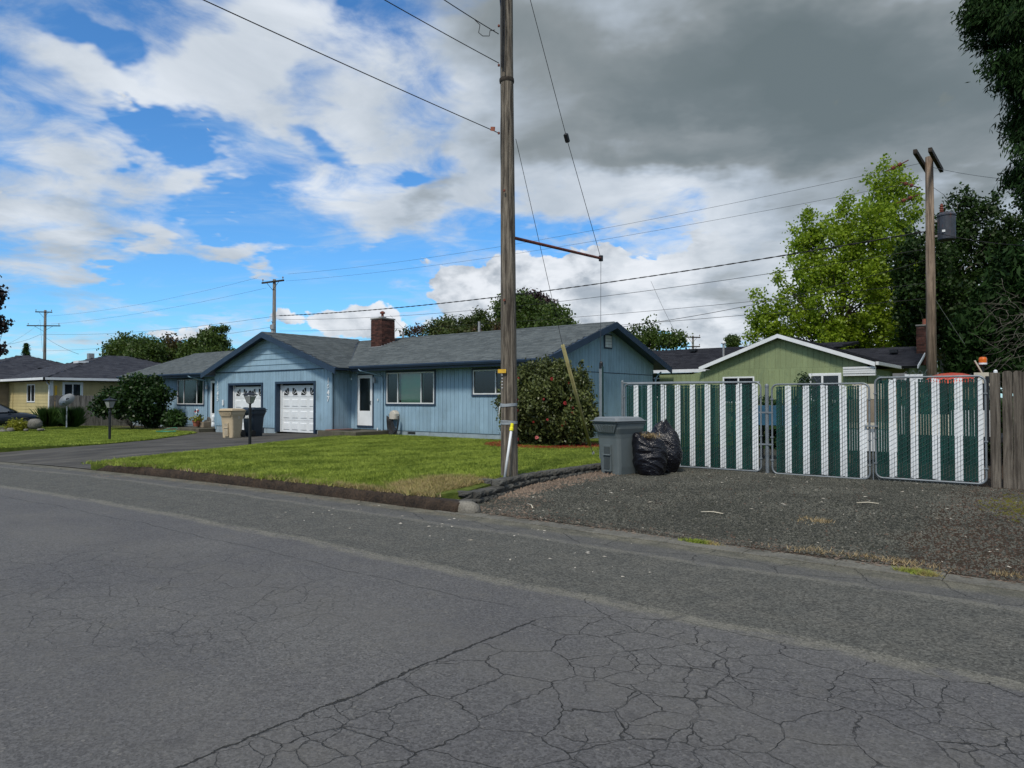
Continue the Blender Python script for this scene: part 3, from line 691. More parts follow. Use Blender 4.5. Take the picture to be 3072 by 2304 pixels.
def window_x(parent, y, x0, x1, z0, z1, panes, frame='white_metal', fw=.045, trim=None, tw=.07, glass='glass', blinds=None, proud=.035, sill=None):
    """window in a wall facing -y; panes = list of fractions where mullions stand"""
    wd = MB(); yf = y - proud
    wd.box(x0, x1, yf, y + .05, z0, z0 + fw); wd.box(x0, x1, yf, y + .05, z1 - fw, z1)
    wd.box(x0, x0 + fw, yf, y + .05, z0 + fw, z1 - fw); wd.box(x1 - fw, x1, yf, y + .05, z0 + fw, z1 - fw)
    for p in panes: xx = x0 + (x1 - x0) * p; wd.box(xx - fw / 2, xx + fw / 2, yf + .003, y + .05, z0 + fw, z1 - fw)
    w = wd.build('window', frame, parent)
    if trim:
        t = MB(); yt = y - .022
        t.box(x0 - tw, x1 + tw, yt, y + .03, z1 + .001, z1 + tw); t.box(x0 - tw, x1 + tw, yt - .012, y + .03, z0 - tw, z0 - .001)
        t.box(x0 - tw, x0 - .001, yt, y + .03, z0, z1); t.box(x1 + .001, x1 + tw, yt, y + .03, z0, z1); t.build('frame', trim, w)
    e = [0] + panes + [1]
    for i, (a, b) in enumerate(zip(e[:-1], e[1:])):
        xa = x0 + (x1 - x0) * a + (fw if i == 0 else fw / 2); xb = x0 + (x1 - x0) * b - (fw if i == len(e) - 2 else fw / 2)
        MB().quad((xa, y, z0 + fw), (xb, y, z0 + fw), (xb, y, z1 - fw), (xa, y, z1 - fw)).build('pane', glass if not isinstance(glass, list) else glass[i], w)
        if blinds and blinds[i]:
            n = max(2, int((xb - xa) / .085)); bm = MB()
            for k in range(n):
                c = xa + (k + .5) * (xb - xa) / n; bm.quad((c - .044, y + .13, z0), (c + .044, y + .15, z0), (c + .044, y + .15, z1), (c - .044, y + .13, z1))
            bm.build('blind', blinds[i], w)
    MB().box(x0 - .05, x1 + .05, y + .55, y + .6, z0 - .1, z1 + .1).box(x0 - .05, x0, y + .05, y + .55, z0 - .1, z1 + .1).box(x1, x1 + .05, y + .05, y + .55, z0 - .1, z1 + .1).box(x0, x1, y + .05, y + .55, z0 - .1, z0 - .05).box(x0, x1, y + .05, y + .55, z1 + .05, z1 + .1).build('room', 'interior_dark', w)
    return w
def chimney(parent, x0, x1, y0, y1, z0, z1, rounded=.0, cap='concrete', sides=('f', 'r')):
    c = MB().box(x0 + .012, x1 - .012, y0 + .012, y1 - .012, z0, z1 - .02).build('chimney', 'mortar', parent)
    me = {}
    def brick(L, ax):
        key = (round(L, 2), ax)
        if key not in me:
            w = .09; b = MB(); hx, hy = ((L / 2, w / 2) if ax == 'x' else (w / 2, L / 2)); b.box(-hx, hx, -hy, hy, 0, .062)
            o = b.build('brick', 'brick_red', c); me[key] = o; return o
        s = me[key]; o = s.copy(); COL.objects.link(o); o.parent = c; return o
    z = z0; row = 0; n = 0
    while z + .062 < z1:
        for side in sides:
            a0, a1 = (x0, x1) if side == 'f' else (y0, y1); a = a0; first = True; off = .105 if row % 2 else .0
            while a < a1 - .03:
                L = .205 if not (first and off) else .10
                L = min(L, a1 - a); first = False
                if a + L > a1 - .05: L = a1 - a
                o = brick(L - .010, 'x' if side == 'f' else 'y'); m_ = rnd.uniform(-.003, .003)
                o.location = (a + L / 2, y0 + .045 + m_, z) if side == 'f' else (x1 - .045 + m_ + .001, a + L / 2 + (.0), z)
                a += L; n += 1
                if n > 290: break
        z += .073; row += 1
    if cap:
        MB().box(x0 - .02, x1 + .02, y0 - .02, y1 + .02, z1 - .01, z1 + .05).build('cap', cap, c, bevel=.01)
    return c
def downspout(parent, pts, m='blue_siding', r=.035):
    MB().tube(pts, r, 6).build('downspout', m, parent)

# ------------------------------------------------------------------ the blue duplex
H = thing('duplex_house', 'low blue duplex with grey shingle roof and two white garage doors', 'house')
SL = .337; RY = 23.3; EY = 18.7; EZ = 2.80; RZ = EZ + SL * (RY - EY)
XR, XL = -13.3, -44.3
GX, GRZ, GH, GY = -28.15, 4.43, 5.15, 17.9
zfl = .26
# openings
win_big = (-21.5, -18.85, 1.27, 2.50); win_small = (-16.9, -15.3, 1.62, 2.50); door = (-23.30, -22.30, .36, 2.48)
flat = lambda h: (lambda u: h)
wall_x(H, 19.3, -23.72, -13.8, .22, flat(2.60), [win_big, win_small, door], .203, 'blue_siding')
wall_x(H, 19.3, -43.8, -32.75, .08, flat(2.60), [(-38.40, -35.65, 1.17, 2.50), (-34.95, -33.95, .1, 2.44)], .203, 'blue_siding')
gdr = (-27.66, -24.78, -.05, 2.22); gdl = (-31.52, -28.64, -.15, 2.20)
wall_x(H, 18.3, -32.75, -23.72, .17, flat(2.70), [gdr, gdl], .203, 'blue_siding')
# garage side walls
wall_y(H, -23.72, 18.302, 19.3, .19, flat(2.6), [], .203, 'blue_siding')
wall_y(H, -32.75, 18.302, 19.3, .0, flat(2.6), [], .203, 'blue_siding', face=-1)
# gable of the garage: horizontal boards
zg = 2.74; halff = 4.51; slopef = (GRZ - 2.72) / GH
top = lambda x: GRZ - .02 - abs(x - GX) * slopef
z = zg
gb = MB(); gb.prism([(-32.75, 18.33, 2.70), (-23.72, 18.33, 2.70), (-23.72, 18.33, top(-23.72)), (GX, 18.33, top(GX)), (-32.75, 18.33, top(-32.75))], (0, .1, 0)); gb.build('wall', 'blue_siding', H)
while z < GRZ - .15:
    z1_ = min(z + .245, GRZ - .10); xa = max(-32.75, GX - (GRZ - .05 - z) / slopef); xb = min(-23.72, GX + (GRZ - .05 - z) / slopef)
    xc = max(-32.75, GX - (GRZ - .05 - z1_) / slopef); xd = min(-23.72, GX + (GRZ - .05 - z1_) / slopef)
    MB().loft([[(xa, 18.275, z), (xb, 18.275, z), (xb, 18.33, z), (xa, 18.33, z)], [(xc, 18.302, z1_ - .002), (xd, 18.302, z1_ - .002), (xd, 18.33, z1_ - .002), (xc, 18.33, z1_ - .002)]]).build('siding_board', 'blue_siding', H)
    z = z1_
MB().box(-32.75, -23.72, 18.26, 18.31, 2.705, 2.735).build('belt_strip', 'blue_trim', H)
# right gable wall, lower part and upper part split by a joint line
topg = lambda y: RZ - .06 - abs(y - RY) * SL
wall_y(H, -13.8, 19.302, 27.3, .2, flat(2.44), [], .203, 'blue_siding')
wall_y(H, -13.8, 19.302, 27.3, 2.47, topg, [(23.27, 23.76, 3.42, 3.88)], .203, 'blue_siding')
MB().box(-13.82, -13.792, 19.302, 27.3, 2.441, 2.468).build('belt_strip', 'blue_trim', H)
v = MB().box(-13.83, -13.77, 23.22, 23.81, 3.37, 3.93).build('gable_vent', 'blue_trim', H)
for k in range(4):
    MB().box(-13.768, -13.757, 23.28, 23.75, 3.425 + k * .115, 3.53 + k * .115).build('louvre', 'gable_vent_white', v)
MB().box(-13.82, -13.80, 23.27, 23.76, 3.37, 3.93)
# left gable wall (turned from the street) and rear wall
wall_y(H, -43.8, 19.302, 27.3, .05, topg, [], 1.2, 'blue_siding', face=-1)
MB().box(-43.8, -13.8, 27.2, 27.3, 0, 2.6).build('rear_wall', 'blue_siding', H)
# foundation
for q in ((-22.1, -13.83, 19.325, 19.45, -.3, .215), (-13.95, -13.825, 19.45, 27.28, -.3, .195), (-24.72, -23.76, 18.33, 18.42, -.3, .165), (-28.6, -27.72, 18.33, 18.42, -.3, .165), (-32.72, -31.57, 18.33, 18.42, -.4, .165), (-43.78, -32.8, 19.33, 19.45, -.4, .075), (-23.85, -23.75, 18.42, 19.3, -.3, .185)):
    MB().box(*q).build('foundation', 'foundation_paint', H)
MB().box(-20.3, -19.9, 19.31, 19.33, .10, .18).build('foundation_vent', 'interior_dark', H)
# soffits
MB().box(XL + .02, -33.0, 18.75, 19.29, 2.60, 2.63).box(-23.3, XR - .02, 18.75, 19.29, 2.60, 2.63).build('soffit', 'blue_siding', H)
# windows and doors
window_x(H, 19.3, *win_big, [.245, .735], trim='blue_trim', blinds=[None, 'blind_green', None], glass=['glass_screen', 'glass', 'glass_screen'])
window_x(H, 19.3, *win_small, [.66], trim='blue_trim', glass='glass_screen')
window_x(H, 19.3, -38.40, -35.65, 1.17, 2.50, [.255, .75], trim='blue_trim', glass='glass_screen', blinds=['blind_green', None, 'blind_green'])
def storm_door(x0, x1, z0, z1, y):
    d = MB().box(x0, x1, y - .02, y + .03, z1 - .0, z1 + .05).box(x0 - .05, x0 - .001, y - .02, y + .03, z0, z1 + .05).box(x1 + .001, x1 + .05, y - .02, y + .03, z0, z1 + .05).box(x0 - .05, x1 + .05, y - .04, y + .03, z0 - .08, z0 - .001).build('door', 'blue_trim', H)
    f = MB(); f.box(x0, x0 + .12, y - .045, y, z0, z1).box(x1 - .12, x1, y - .045, y, z0, z1).box(x0 + .12, x1 - .12, y - .045, y, z0, z0 + .60).box(x0 + .12, x1 - .12, y - .045, y, z1 - .13, z1)
    f.build('door_leaf', 'white_paint', d)
    MB().box(x0, x1, y + .06, y + .08, z0, z1).build('inner_door', 'tan_board', d)
    MB().quad((x0 + .12, y - .02, z0 + .6), (x1 - .12, y - .02, z0 + .6), (x1 - .12, y - .02, z1 - .13), (x0 + .12, y - .02, z1 - .13)).build('pane', 'glass_screen', d)
    MB().tube([(x1 - .06, y - .045, z0 + 1.0), (x1 - .06, y - .09, z0 + 1.0), (x1 - .06, y - .09, z0 + .86), (x1 - .06, y - .045, z0 + .86)], .014, 6).build('handle', 'black_iron', d)
storm_door(-23.25, -22.35, .37, 2.44, 19.3)
storm_door(-34.90, -34.0, .12, 2.40, 19.3)
def garage_door(x0, x1, z0, z1, y):
    d = MB(); t = .10
    d.box(x0 - t, x0 - .001, y - .05, y + .32, z0, z1 + t).box(x1 + .001, x1 + t, y - .05, y + .32, z0, z1 + t).box(x0, x1, y - .05, y + .32, z1 + .001, z1 + t)
    d = d.build('garage_door', 'blue_trim', H); yd = y + .22
    MB().box(x0, x0 + .09, yd - .05, yd + .02, z0, z1 - .003).box(x1 - .06, x1 - .001, yd - .05, yd + .02, z0, z1 - .003).build('jamb', 'white_paint', d)
    hh = (z1 - z0 - .06) / 4
    for r_ in range(4):
        za = z0 + r_ * hh; zb = za + hh - .008
        s = MB().box(x0 + .09, x1 - .06, yd, yd + .04, za, zb).build('door_panel', 'white_paint', d, bevel=.004)
        W_ = (x1 - x0 - .17) / 4
        pm = MB()
        for c in range(4):
            xa = x0 + .09 + W_ * (c + .14); xb = x0 + .09 + W_ * (c + .86)
            if r_ < 3:
                # raised panel: a sunk rim and a pillowed field
                for k in range(1):
                    a0, a1, c0, c1 = xa, xb, za + .09, zb - .09
                    rim = .028; yo = yd
                    pm.add([(a0, yo - .001, c0), (a1, yo - .001, c0), (a1, yo - .001, c1), (a0, yo - .001, c1), (a0 + rim, yo - .022, c0 + rim), (a1 - rim, yo - .022, c0 + rim), (a1 - rim, yo - .022, c1 - rim), (a0 + rim, yo - .022, c1 - rim)],
                           [(0, 1, 5, 4), (1, 2, 6, 5), (2, 3, 7, 6), (3, 0, 4, 7), (4, 5, 6, 7)])
            else:
                w_ = MB().box(xa, xb, yd - .012, yd - .001, zb - .47, zb - .09)
                wn = w_.build('window', 'white_paint', d); b = MB()
                flip = c % 2; cx = (xb - .03) if not flip else (xa + .03); cz = zb - .44; sg = -1 if not flip else 1; r1 = min(xb - xa, .42) - .035
                for q in range(3):
                    a0 = R(2 + q * 30.5); a1 = R(25 + q * 30.5); r0 = .075
                    b.prism([(cx + sg * math.cos(a0) * r0, yd - .0135, cz + math.sin(a0) * r0), (cx + sg * math.cos(a0) * r1, yd - .0135, cz + math.sin(a0) * r1 * .88),
                             (cx + sg * math.cos(a1) * r1, yd - .0135, cz + math.sin(a1) * r1 * .88), (cx + sg * math.cos(a1) * r0, yd - .0135, cz + math.sin(a1) * r0)], (0, -.002, 0))
                b.build('pane', 'interior_dark', wn)
        if r_ < 3: pm.build('raised_field', 'white_paint', s)
    MB().box(x0, x1, y + .30, y + .33, z0 - .1, z1).build('door_backing', 'interior_dark', d)
garage_door(gdr[0] + .1, gdr[1] - .1, gdr[2] + .06, gdr[3] - .1, 18.3)
garage_door(gdl[0] + .1, gdl[1] - .1, gdl[2] + .02, gdl[3] - .1, 18.3)
for cx_, cy_, z0c in ((-23.735, 18.29, .17), (-32.735, 18.29, .17), (-13.835, 19.29, .22)):
    MB().box(cx_ - .03, cx_ + .04, cy_ - .004, cy_ + .07, z0c, 2.58).build('corner_board', 'blue_siding', H)
# house numbers, separate digits
def digits(txt, x, z, y):
    for i, ch in enumerate(txt):
        cu = bpy.data.curves.new('house_number', 'FONT'); cu.body = ch; cu.size = .30; cu.extrude = .006; cu.offset = .007; cu.align_x = 'CENTER'
        cu.materials.append(MATS['white_paint']); tmp = bpy.data.objects.new('tmp', cu); COL.objects.link(tmp); me = bpy.data.meshes.new_from_object(tmp.evaluated_get(bpy.context.evaluated_depsgraph_get())); bpy.data.objects.remove(tmp); link('house_number', me, H, (x, y, z - i * .255 - .20), (R(90), 0, 0))
digits('1647', -23.93, 2.33, 18.28); digits('1645', -32.48, 2.33, 18.28)
# roof planes
cs = math.sqrt(1 + SL * SL)
Lm = (RY - EY) * cs
slope(H, (XL, EY, EZ), (1, 0, 0), (0, 1, SL), [(0, 0), (XR - XL, 0), (XR - XL, Lm), (0, Lm)], 'roof_shingle')
slope(H, (XR, 27.9, EZ), (-1, 0, 0), (0, -1, SL), [(0, 0), (XR - XL, 0), (XR - XL, Lm), (0, Lm)], 'roof_shingle', expo=.3, tabw=.6)
gs = (GRZ - 2.72) / GH; Lg = GH * math.sqrt(1 + gs * gs); GD = 23.35 - GY
slope(H, (GX + GH, GY, 2.72), (0, 1, 0), (-1, 0, gs), [(0, 0), (.9, 0), (GD, Lg), (0, Lg)], 'roof_shingle')
slope(H, (GX - GH, 23.35, 2.72), (0, -1, 0), (1, 0, gs), [(GD - .9, 0), (GD, 0), (GD, Lg), (0, Lg)], 'roof_shingle')
mbr = MB(); 
for a in range(int((XR - XL) / .3)): mbr.prism([(XL + a * .3, RY - .13, RZ - .028), (XL + a * .3, RY, RZ + .022 + .004 * (a % 2)), (XL + a * .3, RY + .13, RZ - .028)], (.31, 0, 0))
o = mbr.build('ridge_cap', 'roof_shingle', H); kind(o, 'stuff')
mbr = MB()
for a in range(int(GD / .3)): mbr.prism([(GX - .13, GY + a * .3, GRZ - .028), (GX, GY + a * .3, GRZ + .022 + .004 * (a % 2)), (GX + .13, GY + a * .3, GRZ - .028)], (0, .31, 0))
o = mbr.build('ridge_cap', 'roof_shingle', H); kind(o, 'stuff')
# valley line
MB().tube([(GX + GH - .1, 18.72, 2.79), (GX + .2, 23.1, 4.36)], .012, 4).build('valley_flashing', 'gutter_dark', H)
# fascias, gutters, rakes
def rake(p, q, m='blue_trim', h=.24, th=.04, axis='x'):
    p = Vector(p); q = Vector(q); off = Vector((0, -th, 0)) if axis == 'x' else Vector((th, 0, 0))
    MB().prism([p, q, q - Vector((0, 0, h)), p - Vector((0, 0, h))], off).build('rake_board', m, H)
rake((GX, GY - .004, GRZ + .0), (GX + GH + .02, GY - .004, 2.70)); rake((GX - GH - .02, GY - .004, 2.70), (GX - .001, GY - .004, GRZ + .0))
rake((XR + .004, RY, RZ + .0), (XR + .004, 27.95, EZ - .02), axis='y'); rake((XR + .004, EY - .03, EZ - .02), (XR + .004, RY - .001, RZ + .0), axis='y')
for (xa, xb) in ((XL, GX - GH - .01), (GX + GH + .01, XR)):
    gm = MB().prism([(xa, 18.69, 2.66), (xa, 18.69, 2.79), (xa, 18.575, 2.79), (xa, 18.57, 2.74), (xa, 18.60, 2.67)], (xb - xa, 0, 0)); gm.build('gutter', 'blue_trim', H)
    MB().box(xa, xb, 18.572, 18.70, 2.791, 2.797).build('drip_edge', 'steel_cap', H)
    MB().box(xa, xb, 18.70, 18.74, 2.58, 2.78).build('fascia', 'blue_trim', H)
downspout(H, [(-22.45, 18.63, 2.66), (-22.4, 18.66, 2.60), (-21.75, 19.20, 2.40), (-21.70, 19.24, 2.25), (-21.70, 19.24, .25), (-21.72, 19.15, .03)])
downspout(H, [(-36.0, 18.63, 2.66), (-35.9, 18.66, 2.60), (-35.3, 19.20, 2.40), (-35.2, 19.24, 2.25), (-35.2, 19.24, .1), (-35.2, 19.15, -.1)])
downspout(H, [(-13.7, 27.8, 2.6), (-13.72, 27.45, 2.42), (-13.74, 27.36, 2.25), (-13.74, 27.36, .1)])
# chimneys
chimney(H, -25.35, -24.60, 21.75, 22.55, 3.2, 5.13)
MB().box(-25.1, -24.85, 22.0, 22.25, 5.17, 5.27).build('flue_base', 'steel_cap', H); MB().lathe([(.06, 0), (.06, .12), (.12, .14), (.12, .20), (.03, .26)], 12, (-24.97, 22.12, 5.27)).build('flue_cap', 'rust', H, smooth=False)
fl = MB()
for k in range(5): fl.box(-24.595, -24.57, 21.72 + k * .17, 21.72 + (k + 1) * .17, 3.80 + k * .057, 3.90 + k * .057)
fl.box(-25.4, -24.6, 21.71, 21.745, 3.79, 3.86); fl.build('flashing', 'steel_cap', H)
chimney(H, -35.0, -34.1, 22.3, 23.0, 3.9, 5.02, sides=('f', 'r'))
MB().lathe([(.16, 0), (.14, .08), (.08, .10), (.08, .22), (.14, .24), (.14, .48), (.04, .50), (.03, .62), (.09, .64), (.09, .66)], 14, (-34.5, 22.6, 5.06)).build('flue_cap', 'steel_cap', H)
MB().tube([(-27.3, 25.6, 3.5), (-27.3, 25.6, 4.95)], .06, 8).build('vent_pipe', 'steel_cap', H)
MB().tube([(-21.2, 24.6, 3.5), (-21.2, 24.6, 5.0)], .055, 8).build('vent_pipe', 'steel_cap', H)
MB().tube([(-26.4, 21.4, 3.6), (-26.4, 21.4, 3.78)], .03, 6).build('roof_nub', 'black_rubber', H)
# wall lamps by the doors and the door bell
for xx, zz_ in ((-22.12, 2.30), (-35.12, 2.15)):
    l = MB().lathe([(.05, 0), (.075, .04), (.06, .20), (.03, .24)], 8, (xx, 19.16, zz_ - .2)).build('wall_lamp', 'tape_gray', H)
MB().box(-22.03, -21.99, 19.25, 19.285, 1.38, 1.47).build('door_bell', 'white_paint', H)
MB().box(-32.0, -31.9, 18.235, 18.28, 1.15, 1.42).build('meter_box', 'white_paint', H)

# porches
def porch(x0, x1, y0, y1, z0, z1, label, rz=0):
    t = thing('porch_step', label, 'porch')
    MB().box(x0, x1, y0, y1, z0, z1).build('slab', 'porch_concrete', t, bevel=.015); return t
porch(-23.65, -21.30, 17.55, 19.26, -.2, .20, 'low concrete porch slab before the right hand front door')
porch(-36.4, -32.95, 17.6, 19.26, -.4, .02, 'low concrete porch slab before the left unit door')
tag(MB().box(-23.3, -22.5, 18.2, 18.8, .204, .222).build('door_mat', 'black_rubber', bevel=.005), 'black rubber door mat before the white storm door', 'door mat')
tag(MB().box(-23.62, -23.35, 17.9, 19.1, .204, .222).build('door_mat', 'terracotta', bevel=.005), 'reddish brown mat on the right hand porch beside the garage wall', 'door mat')

# hose reel with hanging hose
hr = thing('hose_reel', 'tan hose reel on the blue wall holding a coiled black hose', 'hose reel', (-20.93, 19.15, .82))
MB().loft([[(x_ * k, yy, z_ * k) for x_, z_ in ((-.18, -.15), (-.15, -.17), (.15, -.17), (.18, -.15), (.18, .06), (.10, .16), (0, .19), (-.10, .16), (-.18, .06))] for yy, k in ((.12, 1), (-.05, 1), (-.10, .88))]).build('cover', 'hose_reel_tan', hr, smooth=False)
hm = MB()
for k in range(9):
    cxk = .10 + .02 * rnd.random(); w_ = .16 + .035 * k * .6; dpt = .50 + .045 * k * rnd.uniform(.7, 1); pts = []
    for a in range(15):
        t = a / 14; an = math.pi * t
        pts.append((cxk - .02 * k * .4 + math.cos(an) * -w_ * 1.0, -.02 - .012 * k, -.05 - math.sin(an) ** .8 * dpt + .03 * math.sin(5 * t + k)))
    hm.tube(pts, .019, 6)
hm.build('hose', 'black_rubber', hr, smooth=True)
MB().box(-.26, -.19, -.04, .05, -.05, .05).build('tap', 'black_iron', hr)
tag(MB().tube([(-21.85, 19.1, .0), (-21.86, 19.12, .30)], .02, 6).build('drain_pipe', 'white_paint'), 'short white pipe standing between right hand porch and downspout', 'pipe')

# ------------------------------------------------------------------ lamp posts
def lamp_post(loc, label, h):
    t = thing('lamp_post', label, 'lamp post', loc, .3, 'black lamp posts on the lawns')
    MB().lathe([(.045, -.1), (.045, h - .62), (.055, h - .61), (.055, h - .55), (.035, h - .53), (.035, h - .42)], 10).build('post', 'black_iron', t, smooth=False)
    MB().lathe([(.05, h - .42), (.06, h - .40), (.075, h - .37)], 10).build('collar', 'black_iron', t)
    b, tp, z0, z1 = .07, .13, h - .37, h - .14
    for k in range(4):
        a = math.pi / 2 * k + math.pi / 4; c0 = Vector((math.cos(a) * b * 1.41, math.sin(a) * b * 1.41, z0)); c1 = Vector((math.cos(a) * tp * 1.41, math.sin(a) * tp * 1.41, z1))
        a2 = a + math.pi / 2; d0 = Vector((math.cos(a2) * b * 1.41, math.sin(a2) * b * 1.41, z0)); d1 = Vector((math.cos(a2) * tp * 1.41, math.sin(a2) * tp * 1.41, z1))
        MB().tube([c0, c1], .009, 4).build('rib', 'black_iron', t); MB().quad(c0 * .98, d0 * .98, d1 * .98, c1 * .98).build('pane', 'lamp_glass', t)
    MB().loft([[(sx * q, sy * q, zq) for sx, sy in ((-1, -1), (1, -1), (1, 1), (-1, 1))] for q, zq in ((.165, z1), (.17, z1 + .015), (.06, z1 + .075), (.03, z1 + .10), (.03, z1 + .135), (.01, z1 + .15))]).build('roof', 'black_iron', t)
lamp_post((-20.44, 12.6, 0), 'black lamp post at the driveway edge in front of the bins', 1.72)
lamp_post((-27.2, 11.2, -.02), 'black lamp post on the left lawn in front of the leafy shrub', 1.56)

# ------------------------------------------------------------------ wheeled bins
def rrect(hx, hy, z, cx=0, cy=0, r=.06):
    pts = []
    for sx, sy, a0 in ((1, 1, 0), (-1, 1, 90), (-1, -1, 180), (1, -1, 270)):
        for k in range(3):
            a = R(a0 + k * 45); pts.append((cx + sx * (hx - r) + math.cos(a) * r, cy + sy * (hy - r) + math.sin(a) * r, z))
    return pts
def wheel_bin(loc, rz, label, m, lid, h=1.02, s=1.0, front_open=False, logo=None):
    """-y is the front (the lid's lip); the wheels are at the back"""
    t = thing('wheelie_bin', label, 'bin', loc, rz)
    B = MB().loft([rrect(.235 * s, .25 * s, 0, 0, -.02), rrect(.25 * s, .27 * s, .15), rrect(.275 * s, .31 * s, h * .66), rrect(.285 * s, .33 * s, h * .74), rrect(.315 * s, .37 * s, h * .84), rrect(.32 * s, .38 * s, h * .93), rrect(.335 * s, .40 * s, h * .935), rrect(.335 * s, .40 * s, h * .965)])
    B.build('body', m, t, smooth=False, bevel=.006)
    L = MB().loft([rrect(.35 * s, .43 * s, h * .965 + .003, 0, -.02), rrect(.355 * s, .435 * s, h * .982, 0, -.02), rrect(.315 * s, .385 * s, h * .99), rrect(.29 * s, .35 * s, h * 1.035, 0, -.03), rrect(.25 * s, .30 * s, h * 1.05, 0, -.03)])
    L.build('lid', lid, t, smooth=False)
    # ribbed grip under the front lip
    g_ = MB(); yv = -.385 * s
    g_.loft([[(-.30 * s, yv - .035, h * .92), (.30 * s, yv - .035, h * .92), (.30 * s, yv + .05, h * .92), (-.30 * s, yv + .05, h * .92)], [(-.20 * s, yv + .02, h * .77), (.20 * s, yv + .02, h * .77), (.20 * s, yv + .09, h * .77), (-.20 * s, yv + .09, h * .77)]])
    for k in range(7):
        xk = (-.21 + .07 * k) * s; g_.bar((xk, yv - .03, h * .90), (xk * .8, yv + .018, h * .79), .012, .02)
    g_.build('grip', m, t)
    # lift pocket with a bar
    MB().box(-.10 * s, .08 * s, -.325 * s, -.28 * s, h * .06, h * .54).build('pocket', 'black_plastic' if m == 'bin_navy' else m, t)
    MB().box(-.08 * s, .06 * s, -.335 * s, -.324 * s, h * .10, h * .51).build('pocket_shade', 'interior_dark' if m == 'bin_navy' else 'bin_gray_shaded' if m == 'bin_gray' else 'seat_tan', t)  # flat darker plate: the pocket's inner shade put into the colour
    MB().tube([(-.10 * s, -.345 * s, h * .36), (.08 * s, -.345 * s, h * .36)], .015, 6).build('lift_bar', m, t)
    for sx in (-1, 1):
        w_ = MB(); w_.lathe([(.02, -.03), (.12, -.03), (.13, -.015), (.13, .015), (.12, .03), (.02, .03)], 18)
        w_.build('wheel', 'black_rubber', t, (sx * .27 * s, .30 * s, .13), (0, R(90), 0))
    MB().tube([(-.24 * s, .43 * s, h * .9), (-.24 * s, .46 * s, h * .93), (.24 * s, .46 * s, h * .93), (.24 * s, .43 * s, h * .9)], .016, 6).build('handle', m, t)
    return t
wheel_bin((-6.98, 12.33, .0), R(-13), 'grey wheeled bin standing by the retaining wall and black bag', 'bin_gray', 'bin_lid_gray', 1.06, 1.05)
b1 = wheel_bin((-25.36, 14.88, -.02), R(20), 'beige wheeled bin in front of the garage wall', 'bin_beige', 'bin_beige', 1.06)
b2 = wheel_bin((-25.62, 15.95, -.02), R(195), 'dark navy wheeled bin with a white mark, right of the beige bin', 'bin_navy', 'bin_navy', 1.08)
cu = bpy.data.curves.new('printed_mark', 'FONT'); cu.body = 'MW'; cu.size = .16; cu.extrude = .002; cu.offset = .008; cu.shear = .4; cu.align_x = 'CENTER'; cu.materials.append(MATS['white_paint'])
tmp = bpy.data.objects.new('tmp', cu); COL.objects.link(tmp); me = bpy.data.meshes.new_from_object(tmp.evaluated_get(bpy.context.evaluated_depsgraph_get())); bpy.data.objects.remove(tmp); link('printed_mark', me, b2, (-.02, .345, .72), (R(90), 0, R(180)))
# recycling mark on beige bin: three small bent arrows
rm = MB()
for k in range(3):
    a = R(90 + 120 * k); a2 = R(90 + 120 * (k + .62)); rm.bar((.318, .0 + math.cos(a) * .05, .76 + math.sin(a) * .05), (.318, math.cos(a2) * .05, .76 + math.sin(a2) * .05), .016, .006, (1, 0, 0))
rm.build('printed_mark', 'white_paint', b1)

# ------------------------------------------------------------------ black rubbish bags
from mathutils import noise as mno
def bag(loc, label, hx, hy, h, seed, openmouth=False, rz=0, lean=(0, 0)):
    r_ = random.Random(seed); t = thing('rubbish_bag', label, 'bag', loc, rz); n = 110; rings = []; M = 80
    for i in range(M + 1):
        u = i / M
        if openmouth: rad = (.72 + .28 * math.sin(min(1, u * 2.2) * math.pi / 2)) * (1 - .16 * u * u) if u < .95 else .84 - (u - .95) * 2.6
        else: rad = math.sin(min(.98, u * .86 + .14) * math.pi) ** .42 if u < .90 else .62 - (u - .90) * 4.5
        if i == 0: rad = .5
        ring = []
        for k in range(n):
            a = 2 * math.pi * k / n
            p = Vector((math.cos(a), math.sin(a), u * 2.2 + .25 * math.sin(a + 1))) * 1.0
            r1 = 1 - abs(mno.noise((p + Vector((0, 0, .5 * math.sin(a)))) * Vector((.9, .9, 2.4)) + Vector((seed, 0, 0)))) * 2.2
            r2 = 1 - abs(mno.noise((p + Vector((0, 0, .5 * math.sin(a)))) * Vector((1.9, 1.9, 5.0)) + Vector((0, seed, 0)))) * 2.2
            r3 = 1 - abs(mno.noise((p + Vector((0, 0, .5 * math.sin(a)))) * Vector((6.5, 6.5, 12)) + Vector((0, 3, seed)))) * 2.2
            big = mno.noise(p * .9 + Vector((seed * 3, 1, 1)))
            wv = 1 + .12 * big + .075 * (r1 - .5) + .022 * (r2 - .5) + .006 * (r3 - .5)
            lip = (.10 * math.cos(a - 2.6) + .05 * math.sin(3 * a + seed)) * max(0, u - .55) / .45
            ring.append((math.cos(a) * hx * rad * wv + lean[0] * u, math.sin(a) * hy * rad * wv + lean[1] * u, max(0, h * u + h * lip + .012 * (r2 - .5))))
        rings.append(ring)
    MB().loft(rings).build('bag_skin', 'bag_plastic', t, smooth=True)
    if openmouth:
        v = []
        for q in range(340):
            x_, y_ = rng.normal(0, .10, 2); a = rng.uniform(0, 6.28); L = rng.uniform(.04, .14); z_ = h * .97 + rng.uniform(-.02, .05); d = np.array([math.cos(a) * L, math.sin(a) * L, rng.uniform(.0, .09)])
            p = np.array([x_ + lean[0], y_ + lean[1] - .04, z_]); w_ = np.array([-math.sin(a), math.cos(a), 0]) * .006; v += [p - w_, p + w_, p + d]
        o = fastmesh('dry_clippings', np.array(v), 3, 'dry_straw', t); kind(o, 'stuff')
    return t
